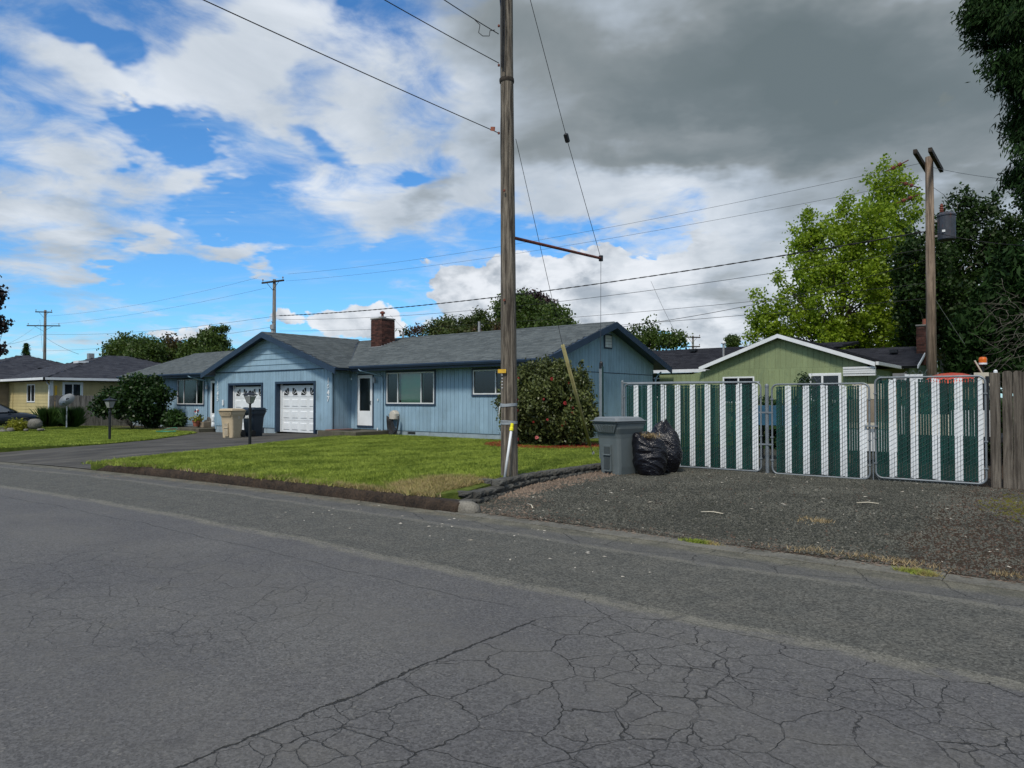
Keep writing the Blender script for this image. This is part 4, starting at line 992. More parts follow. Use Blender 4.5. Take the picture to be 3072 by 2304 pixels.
bag((-6.38, 12.52, .0), 'open black bag of dry clippings leaning on the grey bin', .34, .32, .74, 3, True, .4, (-.07, .03))
bag((-6.45, 13.20, .0), 'tall black bag behind the open one against the slatted gate', .36, .32, .95, 9, False, 0, (.04, 0))

# ------------------------------------------------------------------ retaining wall of split blocks
rw = thing('retaining_wall', 'low stepped wall of dark grey split concrete blocks between lawn and gravel', 'wall')
def rwx(y): return -7.12 - .39 * sst(7.8, 10.2, y)
blk = []
for k in range(4):
    r_ = random.Random(40 + k); b = MB(); n = 6; rows = []
    def jf(s=.012): return r_.uniform(-s, s)
    fr_ = []
    # block: x is outward (face at +x), y along the wall .30, z .0-.095 ; rough split face
    ys = [-.148, -.11, -.04, .04, .11, .148]; zs = [0.002, .035, .065, .093]
    grid = [[(.10 - (.045 if i in (0, 5) else 0) + jf(.016) - (.020 if j in (0, 3) else 0), yv_, zv_) for i, yv_ in enumerate(ys)] for j, zv_ in enumerate(zs)]
    vs = [p for r0 in grid for p in r0]; fs = []
    for j in range(3):
        for i in range(5): a = j * 6 + i; fs.append((a, a + 1, a + 7, a + 6))
    nb = len(vs); vs += [(-.10, -.13, .002), (-.10, .13, .002), (-.10, -.13, .093), (-.10, .13, .093)]
    fs += [(18, 19, 20, 21, 22, 23, nb + 3, nb + 2), (5, 4, 3, 2, 1, 0, nb, nb + 1), (0, 6, 12, 18, nb + 2, nb), (23, 17, 11, 5, nb + 1, nb + 3), (nb, nb + 2, nb + 3, nb + 1)]
    b.add(vs, fs); me = bpy.data.meshes.new('block'); me.from_pydata(b.v, [], b.f); me.materials.append(MATS['block_gray']); me.update(); blk.append(me)
for c, (ys_, ye_, z_) in enumerate(((7.72, 10.4, -.240), (7.86, 11.6, -.142), (8.16, 12.6, -.044), (8.92, 13.3, .054))):
    y_ = ys_ + .15
    while y_ < ye_:
        link('block', blk[rnd.randrange(4)], rw, (rwx(y_) - .012 * c + rnd.uniform(-.006, .006), y_, z_ + rnd.uniform(-.002, .002)), (0, 0, rnd.uniform(-.04, .04) + (.35 if y_ < ys_ + .2 and c > 0 else .06)))
        y_ += .306
for c, (x_, y_, z_) in enumerate(((-7.30, 8.12, -.044), (-7.55, 8.90, .054), (-7.28, 7.80, -.142))):
    link('block', blk[c % 4], rw, (x_, y_ + .05, z_), (0, 0, R(-90 + rnd.uniform(-6, 6))))

# ------------------------------------------------------------------ slatted chain link gates
gy = 14.2; PITCH_S = .0417
def slat_mesh(name, m, h):
    b = MB(); b.loft([[(-.0175, .0, 0), (.0175, 0, 0), (.0175, .006, 0), (-.0175, .006, 0)], [(-.0175, .0, h - .06), (.0175, 0, h - .06), (.0175, .006, h - .06), (-.0175, .006, h - .06)],
                      [(-.009, .0, h - .045), (.009, 0, h - .045), (.009, .006, h - .045), (-.009, .006, h - .045)], [(-.0175, .0, h - .03), (.0175, 0, h - .03), (.0175, .006, h - .03), (-.0175, .006, h - .03)],
                      [(-.0175, .0, h), (.0175, 0, h), (.0175, .006, h), (-.0175, .006, h)]])
    me = bpy.data.meshes.new(name); me.from_pydata(b.v, [], b.f); me.materials.append(MATS[m]); me.update(); return me
def rloop(x0, x1, z0, z1, r, y):
    pts = []
    for cx, cz, a0 in ((x1 - r, z1 - r, 90), (x1 - r, z0 + r, 0), (x0 + r, z0 + r, -90), (x0 + r, z1 - r, -180)):
        for k in range(6):
            a = R(a0 - k * 18); pts.append((cx + math.cos(a) * r, y, cz + math.sin(a) * r))
    pts.append(pts[0]); pts.append(pts[1]); return pts
def mesh_wires(x0, x1, z0, z1, y, sgn):
    b = MB(); sl_ = .67 * sgn; st = .084; c = z0 - abs(sl_) * (x1 - x0)
    while c < z1 + abs(sl_) * (x1 - x0):
        # line z = c + sl*(x-x0)
        xa, xb = x0, x1; za = c; zb = c + sl_ * (x1 - x0)
        pts = []
        for t in (0, 1): pass
        def X_(zv): return x0 + (zv - c) / sl_
        lo, hi = x0, x1
        e1, e2 = sorted((X_(z0), X_(z1))); lo = max(lo, e1); hi = min(hi, e2)
        if hi - lo > .04: b.tube([(lo, y, c + sl_ * (lo - x0)), (hi, y, c + sl_ * (hi - x0))], .0023, 3, False)
        c += st
    return b
def gate(name_label, x0, x1, z0, z1, sx0, sx1, first_white, group, hang_left, rz=0.0, knuckle=False):
    t = thing('slatted_gate', name_label, 'gate', (x0, gy, 0), rz, group); o_ = x0
    MB().tube(rloop(0, x1 - x0, z0, z1, .11, 0), .018, 8, False).build('frame', 'galvanised', t, smooth=True)
    hg = z1 - z0 - .06
    mw = slat_mesh('slat', 'slat_white', hg); mg = slat_mesh('slat', 'slat_green', hg - .01); n = int(round((sx1 - sx0) / PITCH_S))
    for i in range(n):
        x = sx0 + (i + .5) * PITCH_S; ph = int(round((x - first_white) / PITCH_S)) % 8
        white = ph in (7, 0, 1)
        bend = .004 * math.sin(x * 3)
        s_ = link('slat', mw if white else mg, t, (x - o_ + rnd.uniform(-.0015, .0015), -.003, z0 + .03 + rnd.uniform(-.014, .010)), (rnd.uniform(-.002, .002), rnd.uniform(-.0040, .0040), rnd.uniform(-.12, .12)))
    w_ = mesh_wires(sx0 - o_ - .01, sx1 - o_ + .01, z0 + .01, z1 - .01, -.012, 1); w2 = mesh_wires(sx0 - o_ - .01, sx1 - o_ + .01, z0 + .01, z1 - .01, .012, -1)
    w_.add(w2.v, w2.f)
    nk = int((sx1 - sx0) / .083)
    for k in range(nk):                       # knuckles above and below the rails
        xx = sx0 - o_ + (k + .5) * .083
        for zz_, s2 in ((z1 - .01, 1), (z0 + .01, -1)):
            w_.tube([(xx - .022, -.012, zz_), (xx - .004, 0, zz_ + s2 * (.050 if knuckle else .034)), (xx + .006, 0, zz_ + s2 * (.052 if knuckle else .034)), (xx + .022, .012, zz_)], .0019, 3, False)
    k_ = w_.build('chain_link_mesh', 'mesh_wire', t); kind(k_, 'stuff')
    for zz_ in (z0 + .25, z0 + .70, z1 - .30):     # tie bands on the uprights
        for xx in (0, x1 - x0): MB().box(xx - .027, xx + .027, -.03, .03, zz_, zz_ + .022).build('tie_band', 'galvanised', t)
    return t
grp = 'slatted chain link gates'
g1 = gate('long left slatted gate behind the grey bin and black bags', -7.90, -4.83, .02, 1.80, -7.84, -4.90, -7.619, grp, True)
g2 = gate('middle slatted gate, squarest one with all corners of its pipe frame showing', -4.61, -2.86, .0, 1.75, -4.53, -2.91, -4.301, grp, True)
g3 = gate('right slatted gate next to the brown board fence', -2.76, -1.09, .045, 1.85, -2.75, -1.13, -2.483, grp, False, 0, True)
for gt, x_ in ((g2, .28), (g2, 1.72), (g3, .08), (g3, 1.63)):
    pass
p_ = thing('gate_post', 'galvanised round gate post between left and middle slatted gates', 'post', (-4.72, gy + .03, 0))
MB().lathe([(.036, -.2), (.036, 1.70), (.040, 1.70), (.040, 1.735), (.02, 1.765)], 14).build('pipe', 'galvanised', p_, smooth=False)
for zz_ in (.55, 1.18): MB().box(-.15, .13, -.045, -.02, zz_, zz_ + .03).build('hinge', 'galvanised', p_)
p_ = thing('gate_post', 'thin galvanised post at the far left end of the slatted gates', 'post', (-7.97, gy + .03, 0))
MB().lathe([(.03, -.2), (.03, 1.83), (.034, 1.83), (.034, 1.86), (.015, 1.885)], 12).build('pipe', 'galvanised', p_)
MB().tube([(.03, .0, 1.82), (1.5, .02, 1.82), (3.1, .03, 1.80)], .02, 8).build('rail', 'galvanised', p_)
p_ = thing('drop_rod', 'thin drop rod and latch where middle and right slatted gates meet', 'latch', (-2.80, gy - .03, 0))
MB().tube([(0, 0, 0), (0, 0, .98)], .010, 6).build('rod', 'galvanised', p_); MB().box(-.13, .08, -.02, .02, .96, .985).box(-.03, .03, -.03, .01, .86, .92).build('latch', 'galvanised', p_)
def squiggle(x, z, label):
    b = MB(); pts = [(x + k * .055, gy + .02, z + (.075 if k % 2 else .0) + rnd.uniform(-.02, .02)) for k in range(8)]; b.tube(pts, .004, 4)
    tag(b.build('bent_wire', 'galvanised'), label, 'wire')
squiggle(-4.1, 1.80, 'bent wire poking up over the middle slatted gate')
squiggle(-2.32, 1.90, 'bent wire poking up over the right slatted gate before the orange hull')

# ------------------------------------------------------------------ board fences
def board_fence(t, pts0, pts1, h, bw, m, gapv=.006, z0=0.0, dog=.03, jit=.012, hf=None):
    a = Vector(pts0); b = Vector(pts1); d = b - a; L = d.length; d.normalize(); n = int(L / bw); nrm = Vector((d.y, -d.x, 0))
    ang = math.atan2(d.y, d.x)
    bm = MB(); w = bw - gapv; bm.prism([(0, 0, 0), (w, 0, 0), (w, 0, h - dog), (w - dog, 0, h), (dog, 0, h), (0, 0, h - dog)], (0, .018, 0))
    me = bpy.data.meshes.new('board'); me.from_pydata(bm.v, [], bm.f); me.materials.append(MATS[m]); me.update()
    for i in range(n):
        p = a + d * (i * bw); o = link('board', me, t, (p.x, p.y, z0 + rnd.uniform(-jit, jit)), (rnd.uniform(-.004, .004), rnd.uniform(-.004, .004), ang)); o.scale = (1, 1, 1)
    for zz_ in (.35, h - .30):
        MB().bar(a + Vector((0, 0, z0 + zz_)) - nrm * .05, b + Vector((0, 0, z0 + zz_)) - nrm * .05, .04, .09).build('rail', m, t)
f1 = thing('board_fence', 'brown weathered board fence right of the slatted gates', 'fence')
board_fence(f1, (-.86, gy + .0, 0), (3.4, gy + .0, 0), 1.93, .142, 'fence_brown')
MB().box(-1.03, -.89, gy - .03, gy + .11, -.1, 1.90).build('post', 'fence_brown', f1, bevel=.008)
MB().lathe([(.03, 0), (.03, .03), (.012, .05)], 10, (-.95, gy + .03, 1.90)).build('post_cap', 'white_paint', f1)
MB().box(-.60, -.57, gy - .004, gy, 0, 0)
f2 = thing('board_fence', 'long grey weathered board fence between the yellow house and the blue duplex', 'fence')
board_fence(f2, (-45.35, 15.45, 0), (-44.75, 20.2, 0), 1.82, .135, 'fence_gray', z0=-.16, dog=.035)

# ------------------------------------------------------------------ main utility pole
PX, PY = -7.63, 9.66
up_ = thing('utility_pole', 'tall weathered wooden utility pole at the lawn corner, nearest one', 'utility pole', (PX, PY, .05))
pts = []; rs = []
for i in range(29):
    z_ = i * .42 - .3; pts.append((-.0125 * z_ * .9, .004 * z_, z_)); rs.append(.150 - .0052 * z_ + (.012 if z_ < .1 else 0))
pb = MB().tube(pts, rs, 28)
ob = pb.build('pole_shaft', 'pole_wood', up_, smooth=True)
MB().box(-.165, -.02, -.168, -.150, 1.86, 1.925).build('number_tag', 'tag_yellow', up_, (0, 0, 0), (0, 0, YAW - .25))
nl_ = MB()
for k in range(5): nl_.lathe([(.012, 0), (.012, .015)], 6, (-.095, -.135, 1.60 + k * .055))
nl_.build('nail_heads', 'white_metal', up_, None, (0, 0, YAW - .25))
for k in range(14):                           # dark drying cracks, real slits standing as thin strips on the wood
    a = rnd.uniform(0, 2 * math.pi); z0_ = rnd.uniform(.2, 8); L_ = rnd.uniform(.5, 2.2)
    f_ = lambda z_: Vector((-.0112 * z_, .004 * z_, z_)) + Vector((math.cos(a + .03 * math.sin(z_ * 3)), math.sin(a + .03 * math.sin(z_ * 3)), 0)) * (.1495 - .0052 * z_)
    MB().tube([f_(z0_ + L_ * t / 6) for t in range(7)], [.001, .004, .005, .005, .005, .004, .001], 4).build('drying_crack', 'interior_dark', up_)
def wrap(z_, w_, tilt, seed):
    r0 = .155 - .0052 * z_; b = MB(); ring = [[], []]
    for k in range(33):
        a = 2 * math.pi * k / 32
        zz_ = z_ + tilt * math.sin(a + seed); ring[0].append((math.cos(a) * r0 - .0112 * z_, math.sin(a) * r0, zz_)); ring[1].append((math.cos(a) * r0 * 1.004 - .0112 * z_, math.sin(a) * r0 * 1.004, zz_ + w_))
    for k in range(32): b.quad(ring[0][k], ring[0][k + 1], ring[1][k + 1], ring[1][k])
    return b
wrap(1.285, .05, .012, 1).build('tape', 'tape_gray', up_); wrap(1.31, .03, -.015, 2).build('tape', 'tape_gray', up_); wrap(.985, .04, .01, 0).build('tape', 'tape_gray', up_); wrap(1.01, .025, -.015, 0).build('tape', 'tape_gray', up_)
cv = Vector((-.155, -.10, 0)); MB().prism([(-.13, -.13, 1.285), (-.08, -.155, 1.30), (-.145, -.12, 1.10), (-.165, -.10, 1.10)], (.002, .003, 0)).build('loose_tape', 'white_paint', up_)
MB().tube([(-.125, .0, 7.9), (-.17, -.04, 8.6), (-.24, -.05, 9.4)], .03, 6).build('conduit', 'black_plastic', up_)
MB().tube([(-.07, -.12, 7.2), (-.06, -.13, 8.2), (-.12, -.14, 9.2)], .016, 6).tube([(-.02, -.13, 7.1), (0, -.135, 7.9), (-.03, -.13, 9.0)], .010, 6).build('riser_cable', 'cable_black', up_)
MB().lathe([(.128, 6.98), (.132, 7.0), (.132, 7.03), (.128, 7.05)], 16, (-.085, .03, 0)).build('band', 'arm_wood', up_)
for zz_ in (6.05, 7.25, 7.95, 3.1, 5.0): MB().lathe([(.02, 0), (.02, .03), (.008, .04)], 8, (-.16 if zz_ > 5.5 else 0.0, -.10 if zz_ > 5.5 else -.145, zz_)).build('bolt', 'rust', up_)
strut0 = Vector((PX - .02, PY + .13, 4.30)); strut1 = Vector((-8.12, 13.55, 4.58))
MB().tube([strut0 - Vector((PX, PY, .05)), strut1 - Vector((PX, PY, .05))], .030, 8).build('guy_strut', 'rust', up_); 
MB().lathe([(.05, -.06), (.05, .06)], 8, tuple(strut1 - Vector((PX, PY, .05)))).build('strut_head', 'black_iron', up_)
wp = thing('pvc_pipe', 'white plastic pipe with yellow cap taped to the nearest utility pole', 'pipe')
a_ = W(1514, 1432, 11.95); b_ = W(1534, 1290, 12.07)
MB().tube([a_, b_], .022, 10).build('pipe', 'white_paint', wp, smooth=True)
dd = (b_ - a_).normalized(); MB().tube([b_ - dd * .01, b_ + dd * .03, b_ + dd * .04, b_ + dd * .05, b_ + dd * .115], [.034, .034, .030, .027, .027], 10).build('cap', 'bright_yellow', wp)

# ------------------------------------------------------------------ wires
def catenary(a, b, sag, n=24):
    a = Vector(a); b = Vector(b); return [a.lerp(b, i / n) - Vector((0, 0, sag * 4 * (i / n) * (1 - i / n))) for i in range(n + 1)]
def wire(a, b, sag, r, label, m='cable_black', cat='power line', twist=False, group=None, name='power_line'):
    pts = catenary(a, b, sag, 80 if twist else 24); mb = MB()
    if twist:
        for ph in (0, math.pi):
            q = []
            for i in range(len(pts) * 3 - 2):
                t = i / 3; k = int(t); p = pts[k].lerp(pts[min(k + 1, len(pts) - 1)], t - k); an = i * 1.05 + ph
                q.append(p + Vector((0, math.cos(an), math.sin(an))) * r * .95)
            mb.tube(q, r, 4)
    else: mb.tube(pts, r, 5)
    o = mb.build(name, m, smooth=True); return tag(o, label, cat, group)
def polez(z_): return Vector((PX - .0112 * z_ - .11, PY - .06, z_ + .05))
top1 = polez(6.08); wire(W(200, -190, 7.6), top1, .02, .0075, 'lowest black line running up left from the nearest utility pole')
wire(W(860, -170, 8.6), polez(7.33), .02, .0075, 'middle black line running up left from the nearest utility pole')
wire(W(1200, -90, 9.8), polez(7.85), .02, .008, 'topmost black line running up left from the nearest utility pole')
lp = thing('wire_loop', 'slack loop of cable at the top line of the nearest utility pole', 'cable')
q0 = W(1430, 62, 12.1)
MB().tube([W(1425, 60, 12.1), W(1440, 75, 12.1), W(1436, 98, 12.1), W(1448, 108, 12.1), W(1468, 108, 12.1), W(1470, 92, 12.1), W(1484, 90, 12.15)], .007, 5).build('loop', 'cable_black', lp, smooth=True)
tg = tag(MB().prism([W(1472, 380, 12.1), W(1482, 380, 12.1), W(1481, 393, 12.1), W(1471, 392, 12.1)], (.01, .02, 0)).build('line_tag', 'terracotta'), 'small red tag hanging where the lowest line meets the nearest pole', 'tag')
# guy wires of the nearest pole
post_top = Vector((-8.14, 13.56, 2.27))
gw = thing('guy_wire', 'guy wire from the pole top over the strut down to the thin post', 'guy wire')
pt = Vector((PX - .05, PY + .10, 11.2)); ins = pt.lerp(strut1, .52)
ins = W(1698, 406, 13.7); st_ = W(1591, 0, 12.75); dirr = (st_ - ins).normalized(); top_ = ins + dirr * 4.2
MB().tube([top_, ins], .006, 5).build('upper_strand', 'cable_black', gw)
MB().tube([ins - dirr * .15, strut1], .006, 5).build('middle_strand', 'cable_black', gw)
MB().tube([strut1, post_top], .005, 5).build('lower_strand', 'wire_gray', gw)
MB().tube([ins + dirr * .04, ins + dirr * .02, ins - dirr * .12, ins - dirr * .14], [.02, .05, .05, .03], 8).build('strain_insulator', 'black_plastic', gw)
th_ = thing('guy_anchor_post', 'thin galvanised channel post holding the guy wire beside the grey bin', 'post', (-8.15, 13.6, .0))
MB().box(-.035, .035, -.03, .03, -.1, 2.20).build('channel', 'galvanised', th_); MB().box(.036, .045, -.03, .03, -.1, 2.18).build('flange', 'slat_green', th_)
MB().lathe([(.045, 2.14), (.045, 2.26), (.02, 2.30)], 8).build('clamp', 'black_iron', th_)
A_ = Vector((PX + .10, PY + .05, 6.0)); B_ = Vector((-9.25, 15.05, .12))
gw2 = thing('guy_wire', 'slanting guy wire with a yellowish guard tube over the lawn', 'guy wire')
t0, t1 = W(1688, 1036, 15.25), W(1770, 1335, 17.0)
MB().tube([A_, t0], .005, 5).build('strand', 'cable_black', gw2)
MB().tube([t0, t1], [.042, .036], 10).build('guard_tube', 'guy_yellow', gw2, smooth=True)
MB().tube([t1, B_], .010, 5).build('anchor_rod', 'steel_cap', gw2); MB().lathe([(.03, -.04), (.035, 0), (.02, .05)], 8, tuple(B_)).build('anchor_eye', 'steel_cap', gw2)

def far_pole(loc, h, r0, label, m, arms, wires=None):
    t = thing('utility_pole', label, 'utility pole', loc)
    MB().tube([(0, 0, -1), (.0, 0, h * .5), (0, 0, h)], [r0, r0 * .85, r0 * .68], 12).build('pole_shaft', m, t, smooth=True)
    for (z_, half, rz) in arms:
        c, s_ = math.cos(rz), math.sin(rz)
        a = MB().bar((-c * half, -s_ * half, z_), (c * half, s_ * half, z_), .10, .12).build('crossarm', 'arm_wood', t, (0, -r0 * .8, 0))
        for q in (-.92, .92):
            MB().lathe([(.02, 0), (.02, .10), (.05, .12), (.05, .20), (.02, .24)], 8, (c * half * q, s_ * half * q, z_ + .06)).build('insulator', 'ceramic', t, (0, -r0 * .8, 0))
        MB().tube([(c * half * .55, s_ * half * .55, z_ - .05), (0, 0, z_ - .65)], .018, 4).tube([(-c * half * .55, -s_ * half * .55, z_ - .05), (0, 0, z_ - .65)], .018, 4).build('brace', 'arm_wood', t, (0, -r0 * .8, 0))
    return t
RP = Vector((-3.92, 29.85, 0))
rp = far_pole(RP, 10.35, .19, 'utility pole with a rusty transformer behind the slatted gates', 'pole_wood_far', [])
# double dead-end arms seen from below, running away from us
MB().bar((-.20, -1.75, 10.12), (-.20, 1.2, 10.12), .12, .15).build('crossarm', 'arm_wood', rp)
MB().bar((.20, -1.30, 10.22), (.20, 1.6, 10.22), .12, .15).build('crossarm', 'arm_wood', rp)
for (a, b) in (((-.5, -1.1, 10.05), (-1.2, -1.2, 9.75)), ((-.3, -.3, 9.2), (-.9, -.4, 9.5)), ((-.3, -.3, 8.95), (-1.0, -.5, 8.7))):
    a = Vector(a); b = Vector(b); MB().tube([a, a.lerp(b, .3), a.lerp(b, .32), a.lerp(b, .45), a.lerp(b, .47), a.lerp(b, .6), a.lerp(b, .62), a.lerp(b, .75), a.lerp(b, .77), b], [.02, .02, .07, .07, .02, .02, .07, .07, .02, .015], 8).build('insulator', 'rust', rp)
tr = MB().lathe([(.27, 0), (.29, .03), (.29, .86), (.31, .87), (.31, .92), (.22, 1.0), (.05, 1.02)], 20, (.0, 0, 0)).build('transformer', 'transformer_gray', rp, (.50, .20, 7.25), None, False)
MB().lathe([(.05, 0), (.05, .05), (.08, .06), (.05, .10), (.08, .12), (.05, .16), (.075, .18), (.04, .24), (.06, .26), (.03, .36)], 10, (-.15, 0, 1.0)).build('bushing', 'rust', tr)
MB().box(-.45, -.25, -.04, .04, .15, .22).box(-.45, -.25, -.04, .04, .70, .78).build('bracket', 'steel_cap', tr)
MB().tube([(.1, 0, 1.0), (.25, .05, 1.25), (-.1, 0, 1.7), (-.4, 0, 2.0)], .008, 4).build('lead_wire', 'wire_gray', tr); MB().box(-.2, -.1, -.293, -.285, .25, .33).build('number_plate', 'white_paint', tr, None, (0, 0, .3))
MP = Vector((-48.5, 31.9, 0)); FP = Vector((-96.5, 32.3, 0))
far_pole(MP, 10.75, .18, 'utility pole with one crossarm behind the blue roof, left of centre', 'arm_wood' if False else 'fence_gray', [(10.55, 1.25, YAW - .55)])
far_pole(FP, 12.1, .20, 'farthest left utility pole with two crossarms behind the yellow house', 'fence_gray', [(11.85, .9, .9), (10.2, 1.9, .75)])
sp = far_pole(W(2079, 1045, 75) - Vector((0, 0, W(2079, 1045, 75).z)), W(2079, 1007, 75).z, .15, 'small distant utility pole between the blue and the green house', 'fence_gray', [(W(2079, 1012, 75).z, .9, .9), (W(2079, 1040, 75).z, .8, .7)])
K = 1.38875
def wp_(x, y, w): return W(x * K, y * K, w)
gl_ = 'lines strung between the rear utility poles'
wire(wp_(1992, 352, 25.9), wp_(622, 592, 54.5), .55, .007, 'upper thin line from the transformer pole to the crossarm pole', 'wire_gray')
wire(wp_(1992, 390, 25.9), wp_(618, 607, 55.5), .50, .007, 'second thin line from the transformer pole to the crossarm pole', 'wire_gray')
wire(wp_(2000, 500, 26), wp_(602, 682, 55), .55, .019, 'thick twisted cable from the transformer pole across the blue roof', 'cable_black', 'power line', True)
wire(wp_(2000, 538, 26), wp_(602, 690, 55), .7, .011, 'black cable just below the twisted cable over the blue roof')
wire(wp_(2000, 612, 26), wp_(604, 715, 55), .45, .009, 'lower communication line over the blue roof ridge')
wire(wp_(2000, 645, 26), wp_(604, 735, 55), .4, .010, 'lowest communication line grazing the blue roof ridge', )
wire(wp_(556, 600, 55), wp_(100, 683, 84), .5, .008, 'upper line between crossarm pole and far left pole', 'wire_gray')
wire(wp_(575, 622, 55), wp_(110, 700, 84), .4, .008, 'middle line between crossarm pole and far left pole', 'wire_gray')
wire(wp_(600, 682, 55), wp_(92, 722, 84), .5, .011, 'black cable between crossarm pole and far left pole')
wire(wp_(590, 706, 55), wp_(92, 758, 84), .4, .010, 'lower cable between crossarm pole and far left pole')
wire(wp_(2012, 500, 26), wp_(2290, 532, 22), .15, .012, 'black cable running right from the transformer pole')
wire(wp_(2016, 362, 26), wp_(2290, 395, 20), .1, .007, 'thin line running right from the top of the transformer pole', 'wire_gray')
wire(wp_(2000, 562, 26), wp_(1345, 706, 27.6), .25, .010, 'service drop from the transformer pole to the blue roof edge')
wire(wp_(1406, 607, 36), wp_(1478, 752, 33), .12, .007, 'service drop from the twisted cable down to the green house mast')
wire(wp_(842, 680, 43), wp_(898, 733, 40), .05, .006, 'short service drop beside the brick chimney')
wire(wp_(84, 700, 84), wp_(-60, 770, 60), .5, .008, 'left line leaving the far left pole', 'wire_gray')
wire(wp_(88, 722, 84), wp_(-60, 745, 60), .5, .012, 'black cable leaving the far left pole toward the left')
wire(wp_(90, 722, 84), wp_(170, 765, 50), .2, .012, 'service drop from the far left pole to the yellow house', )
wire(wp_(2016, 640, 26), wp_(2085, 745, 27), .02, .010, 'short guy strand right of the transformer pole', 'steel_cap')
wire(wp_(86, 690, 84), wp_(92, 760, 84), .0, .01, 'guy strand beside the far left pole', 'wire_gray')

# ------------------------------------------------------------------ green house
GHs = thing('green_house', 'low olive green house with white gable trim and dark roof behind the gates', 'house')
gy0 = 28.0; ghl, ghr, ghp = -12.05, -5.45, -8.85; gzp = 3.98; gze = 2.80
topgh = lambda x: gzp - .10 - abs(x - ghp) * (gzp - gze) / (ghp - ghl if x < ghp else ghr - ghp) 
wall_x(GHs, gy0 + .25, -14.0, -5.75, -.0, lambda x: min(topgh(x), 2.62) if x > ghl else 2.5, [(-11.15, -9.85, 1.3, 2.36), (-7.75, -6.65, 1.35, 2.40)], .205, 'green_siding')
wall_x(GHs, gy0 + .25, -11.7, -5.75, 2.66, lambda x: topgh(x), [], .205, 'green_siding')
MB().box(-11.9, -5.75, gy0 + .255, gy0 + .27, 2.60, 2.67).build('belt_strip', 'green_siding', GHs)
wall_y(GHs, -5.75, gy0 + .27, 33.0, 0, flat(2.6), [(30.2, 30.8, 1.5, 2.3), (31.8, 32.3, 1.5, 2.3)], .3, 'green_siding')
MB().box(-5.80, -5.74, 30.15, 30.85, 1.45, 1.5).box(-5.80, -5.74, 30.15, 30.2, 1.5, 2.3).box(-5.80, -5.74, 30.8, 30.85, 1.5, 2.3).box(-5.80, -5.74, 30.15, 30.85, 2.3, 2.35).build('window_frame', 'white_paint', GHs)
window_x(GHs, gy0 + .25, -11.15, -9.85, 1.3, 2.36, [.5], frame='white_paint', fw=.06, glass='glass_screen', blinds=['curtain_pink', 'curtain_pink'], trim='green_siding', tw=.08)
window_x(GHs, gy0 + .25, -7.75, -6.65, 1.35, 2.40, [.42], frame='white_paint', fw=.07, glass='glass_screen', blinds=['curtain_pink', None], trim='white_paint', tw=.03)
aw = thing('window_awning', 'folded white ribbed metal awning beside the green house window', 'awning', (-6.5, gy0 + .1, 2.30))
for k in range(4): MB().box(-.02, 1.08 - .02, -.05 - .02 * (k % 2), .1, .085 * k, .085 * k + .075).build('rib', 'white_metal', aw, bevel=.008)
def gslope(p0, u, v, poly, th=.09): slope(GHs, p0, u, v, poly, 'roof_shingle_dark', under='black_plastic', thick=th)
lw = ghp - ghl + .0; rw_ = ghr - ghp; sl1 = (gzp - gze) / lw; sl2 = (gzp - gze) / rw_
gslope((ghl, 34.5, gze), (0, -1, 0), (1, 0, sl1), [(0, 0), (34.5 - gy0, 0), (34.5 - gy0, lw * math.sqrt(1 + sl1 ** 2)), (0, lw * math.sqrt(1 + sl1 ** 2))])
gslope((ghr, gy0, gze), (0, 1, 0), (-1, 0, sl2), [(0, 0), (6.0, 0), (6.0, rw_ * math.sqrt(1 + sl2 ** 2)), (0, rw_ * math.sqrt(1 + sl2 ** 2))])
for (a, b) in (((ghl - .02, gze - .02), (ghp, gzp)), ((ghp, gzp), (ghr + .02, gze - .02))):
    MB().prism([(a[0], gy0 - .01, a[1]), (b[0], gy0 - .01, b[1]), (b[0], gy0 - .01, b[1] - .15), (a[0], gy0 - .01, a[1] - .15)], (0, -.04, 0)).build('rake_board', 'white_paint', GHs)
slope(GHs, (-20, 29.7, 2.76), (1, 0, 0), (0, 1, .36), [(0, 0), (9.0, 0), (13, 3.42), (0, 3.42)], 'roof_shingle_dark', under='black_plastic')
MB().box(-20, ghl - .05, 29.60, 29.70, 2.64, 2.78).build('gutter', 'white_paint', GHs)
MB().box(-20, -11.5, 30.2, 30.3, 0, 2.65).build('wall', 'green_siding', GHs)
window_x(GHs, 30.15, -16.0, -14.55, 1.5, 2.45, [.5], frame='white_paint', fw=.07, glass='glass_screen')
# rear right wing with its own eave and gable chimney
slope(GHs, (-8.4, 32.4, 2.80), (1, 0, 0), (0, 1, .32), [(0, 0), (3.65, 0), (3.65, 3.15), (0, 3.15)], 'roof_shingle_dark', under='black_plastic')
slope(GHs, (-4.75, 38.4, 2.80), (-1, 0, 0), (0, -1, .32), [(0, 0), (3.65, 0), (3.65, 3.15), (0, 3.15)], 'roof_shingle_dark', under='black_plastic')
MB().prism([(-5.1, 32.8, 0), (-5.1, 38.0, 0), (-5.1, 38.0, 2.85), (-5.1, 35.4, 3.78), (-5.1, 32.8, 2.85)], (-.1, 0, 0)).build('wall', 'green_siding', GHs)
MB().prism([(-4.72, 32.38, 2.80), (-4.72, 35.4, 3.79), (-4.72, 35.4, 3.67), (-4.72, 32.38, 2.68)], (-.03, 0, 0)).prism([(-4.72, 38.42, 2.80), (-4.72, 35.4, 3.79), (-4.72, 35.4, 3.67), (-4.72, 38.42, 2.68)], (-.03, 0, 0)).build('rake_board', 'white_paint', GHs)
MB().prism([(-5.42, 28.0, 2.80), (-5.42, 32.9, 2.80), (-5.42, 32.9, 2.68), (-5.42, 28.0, 2.68)], (.10, 0, 0)).build('gutter', 'white_metal', GHs)
chimney(GHs, -5.05, -4.45, 34.2, 35.0, 2.9, 4.55, cap='concrete'); MB().lathe([(.12, 0), (.12, .28)], 10, (-4.75, 34.6, 4.58)).build('flue_tile', 'terracotta', GHs)
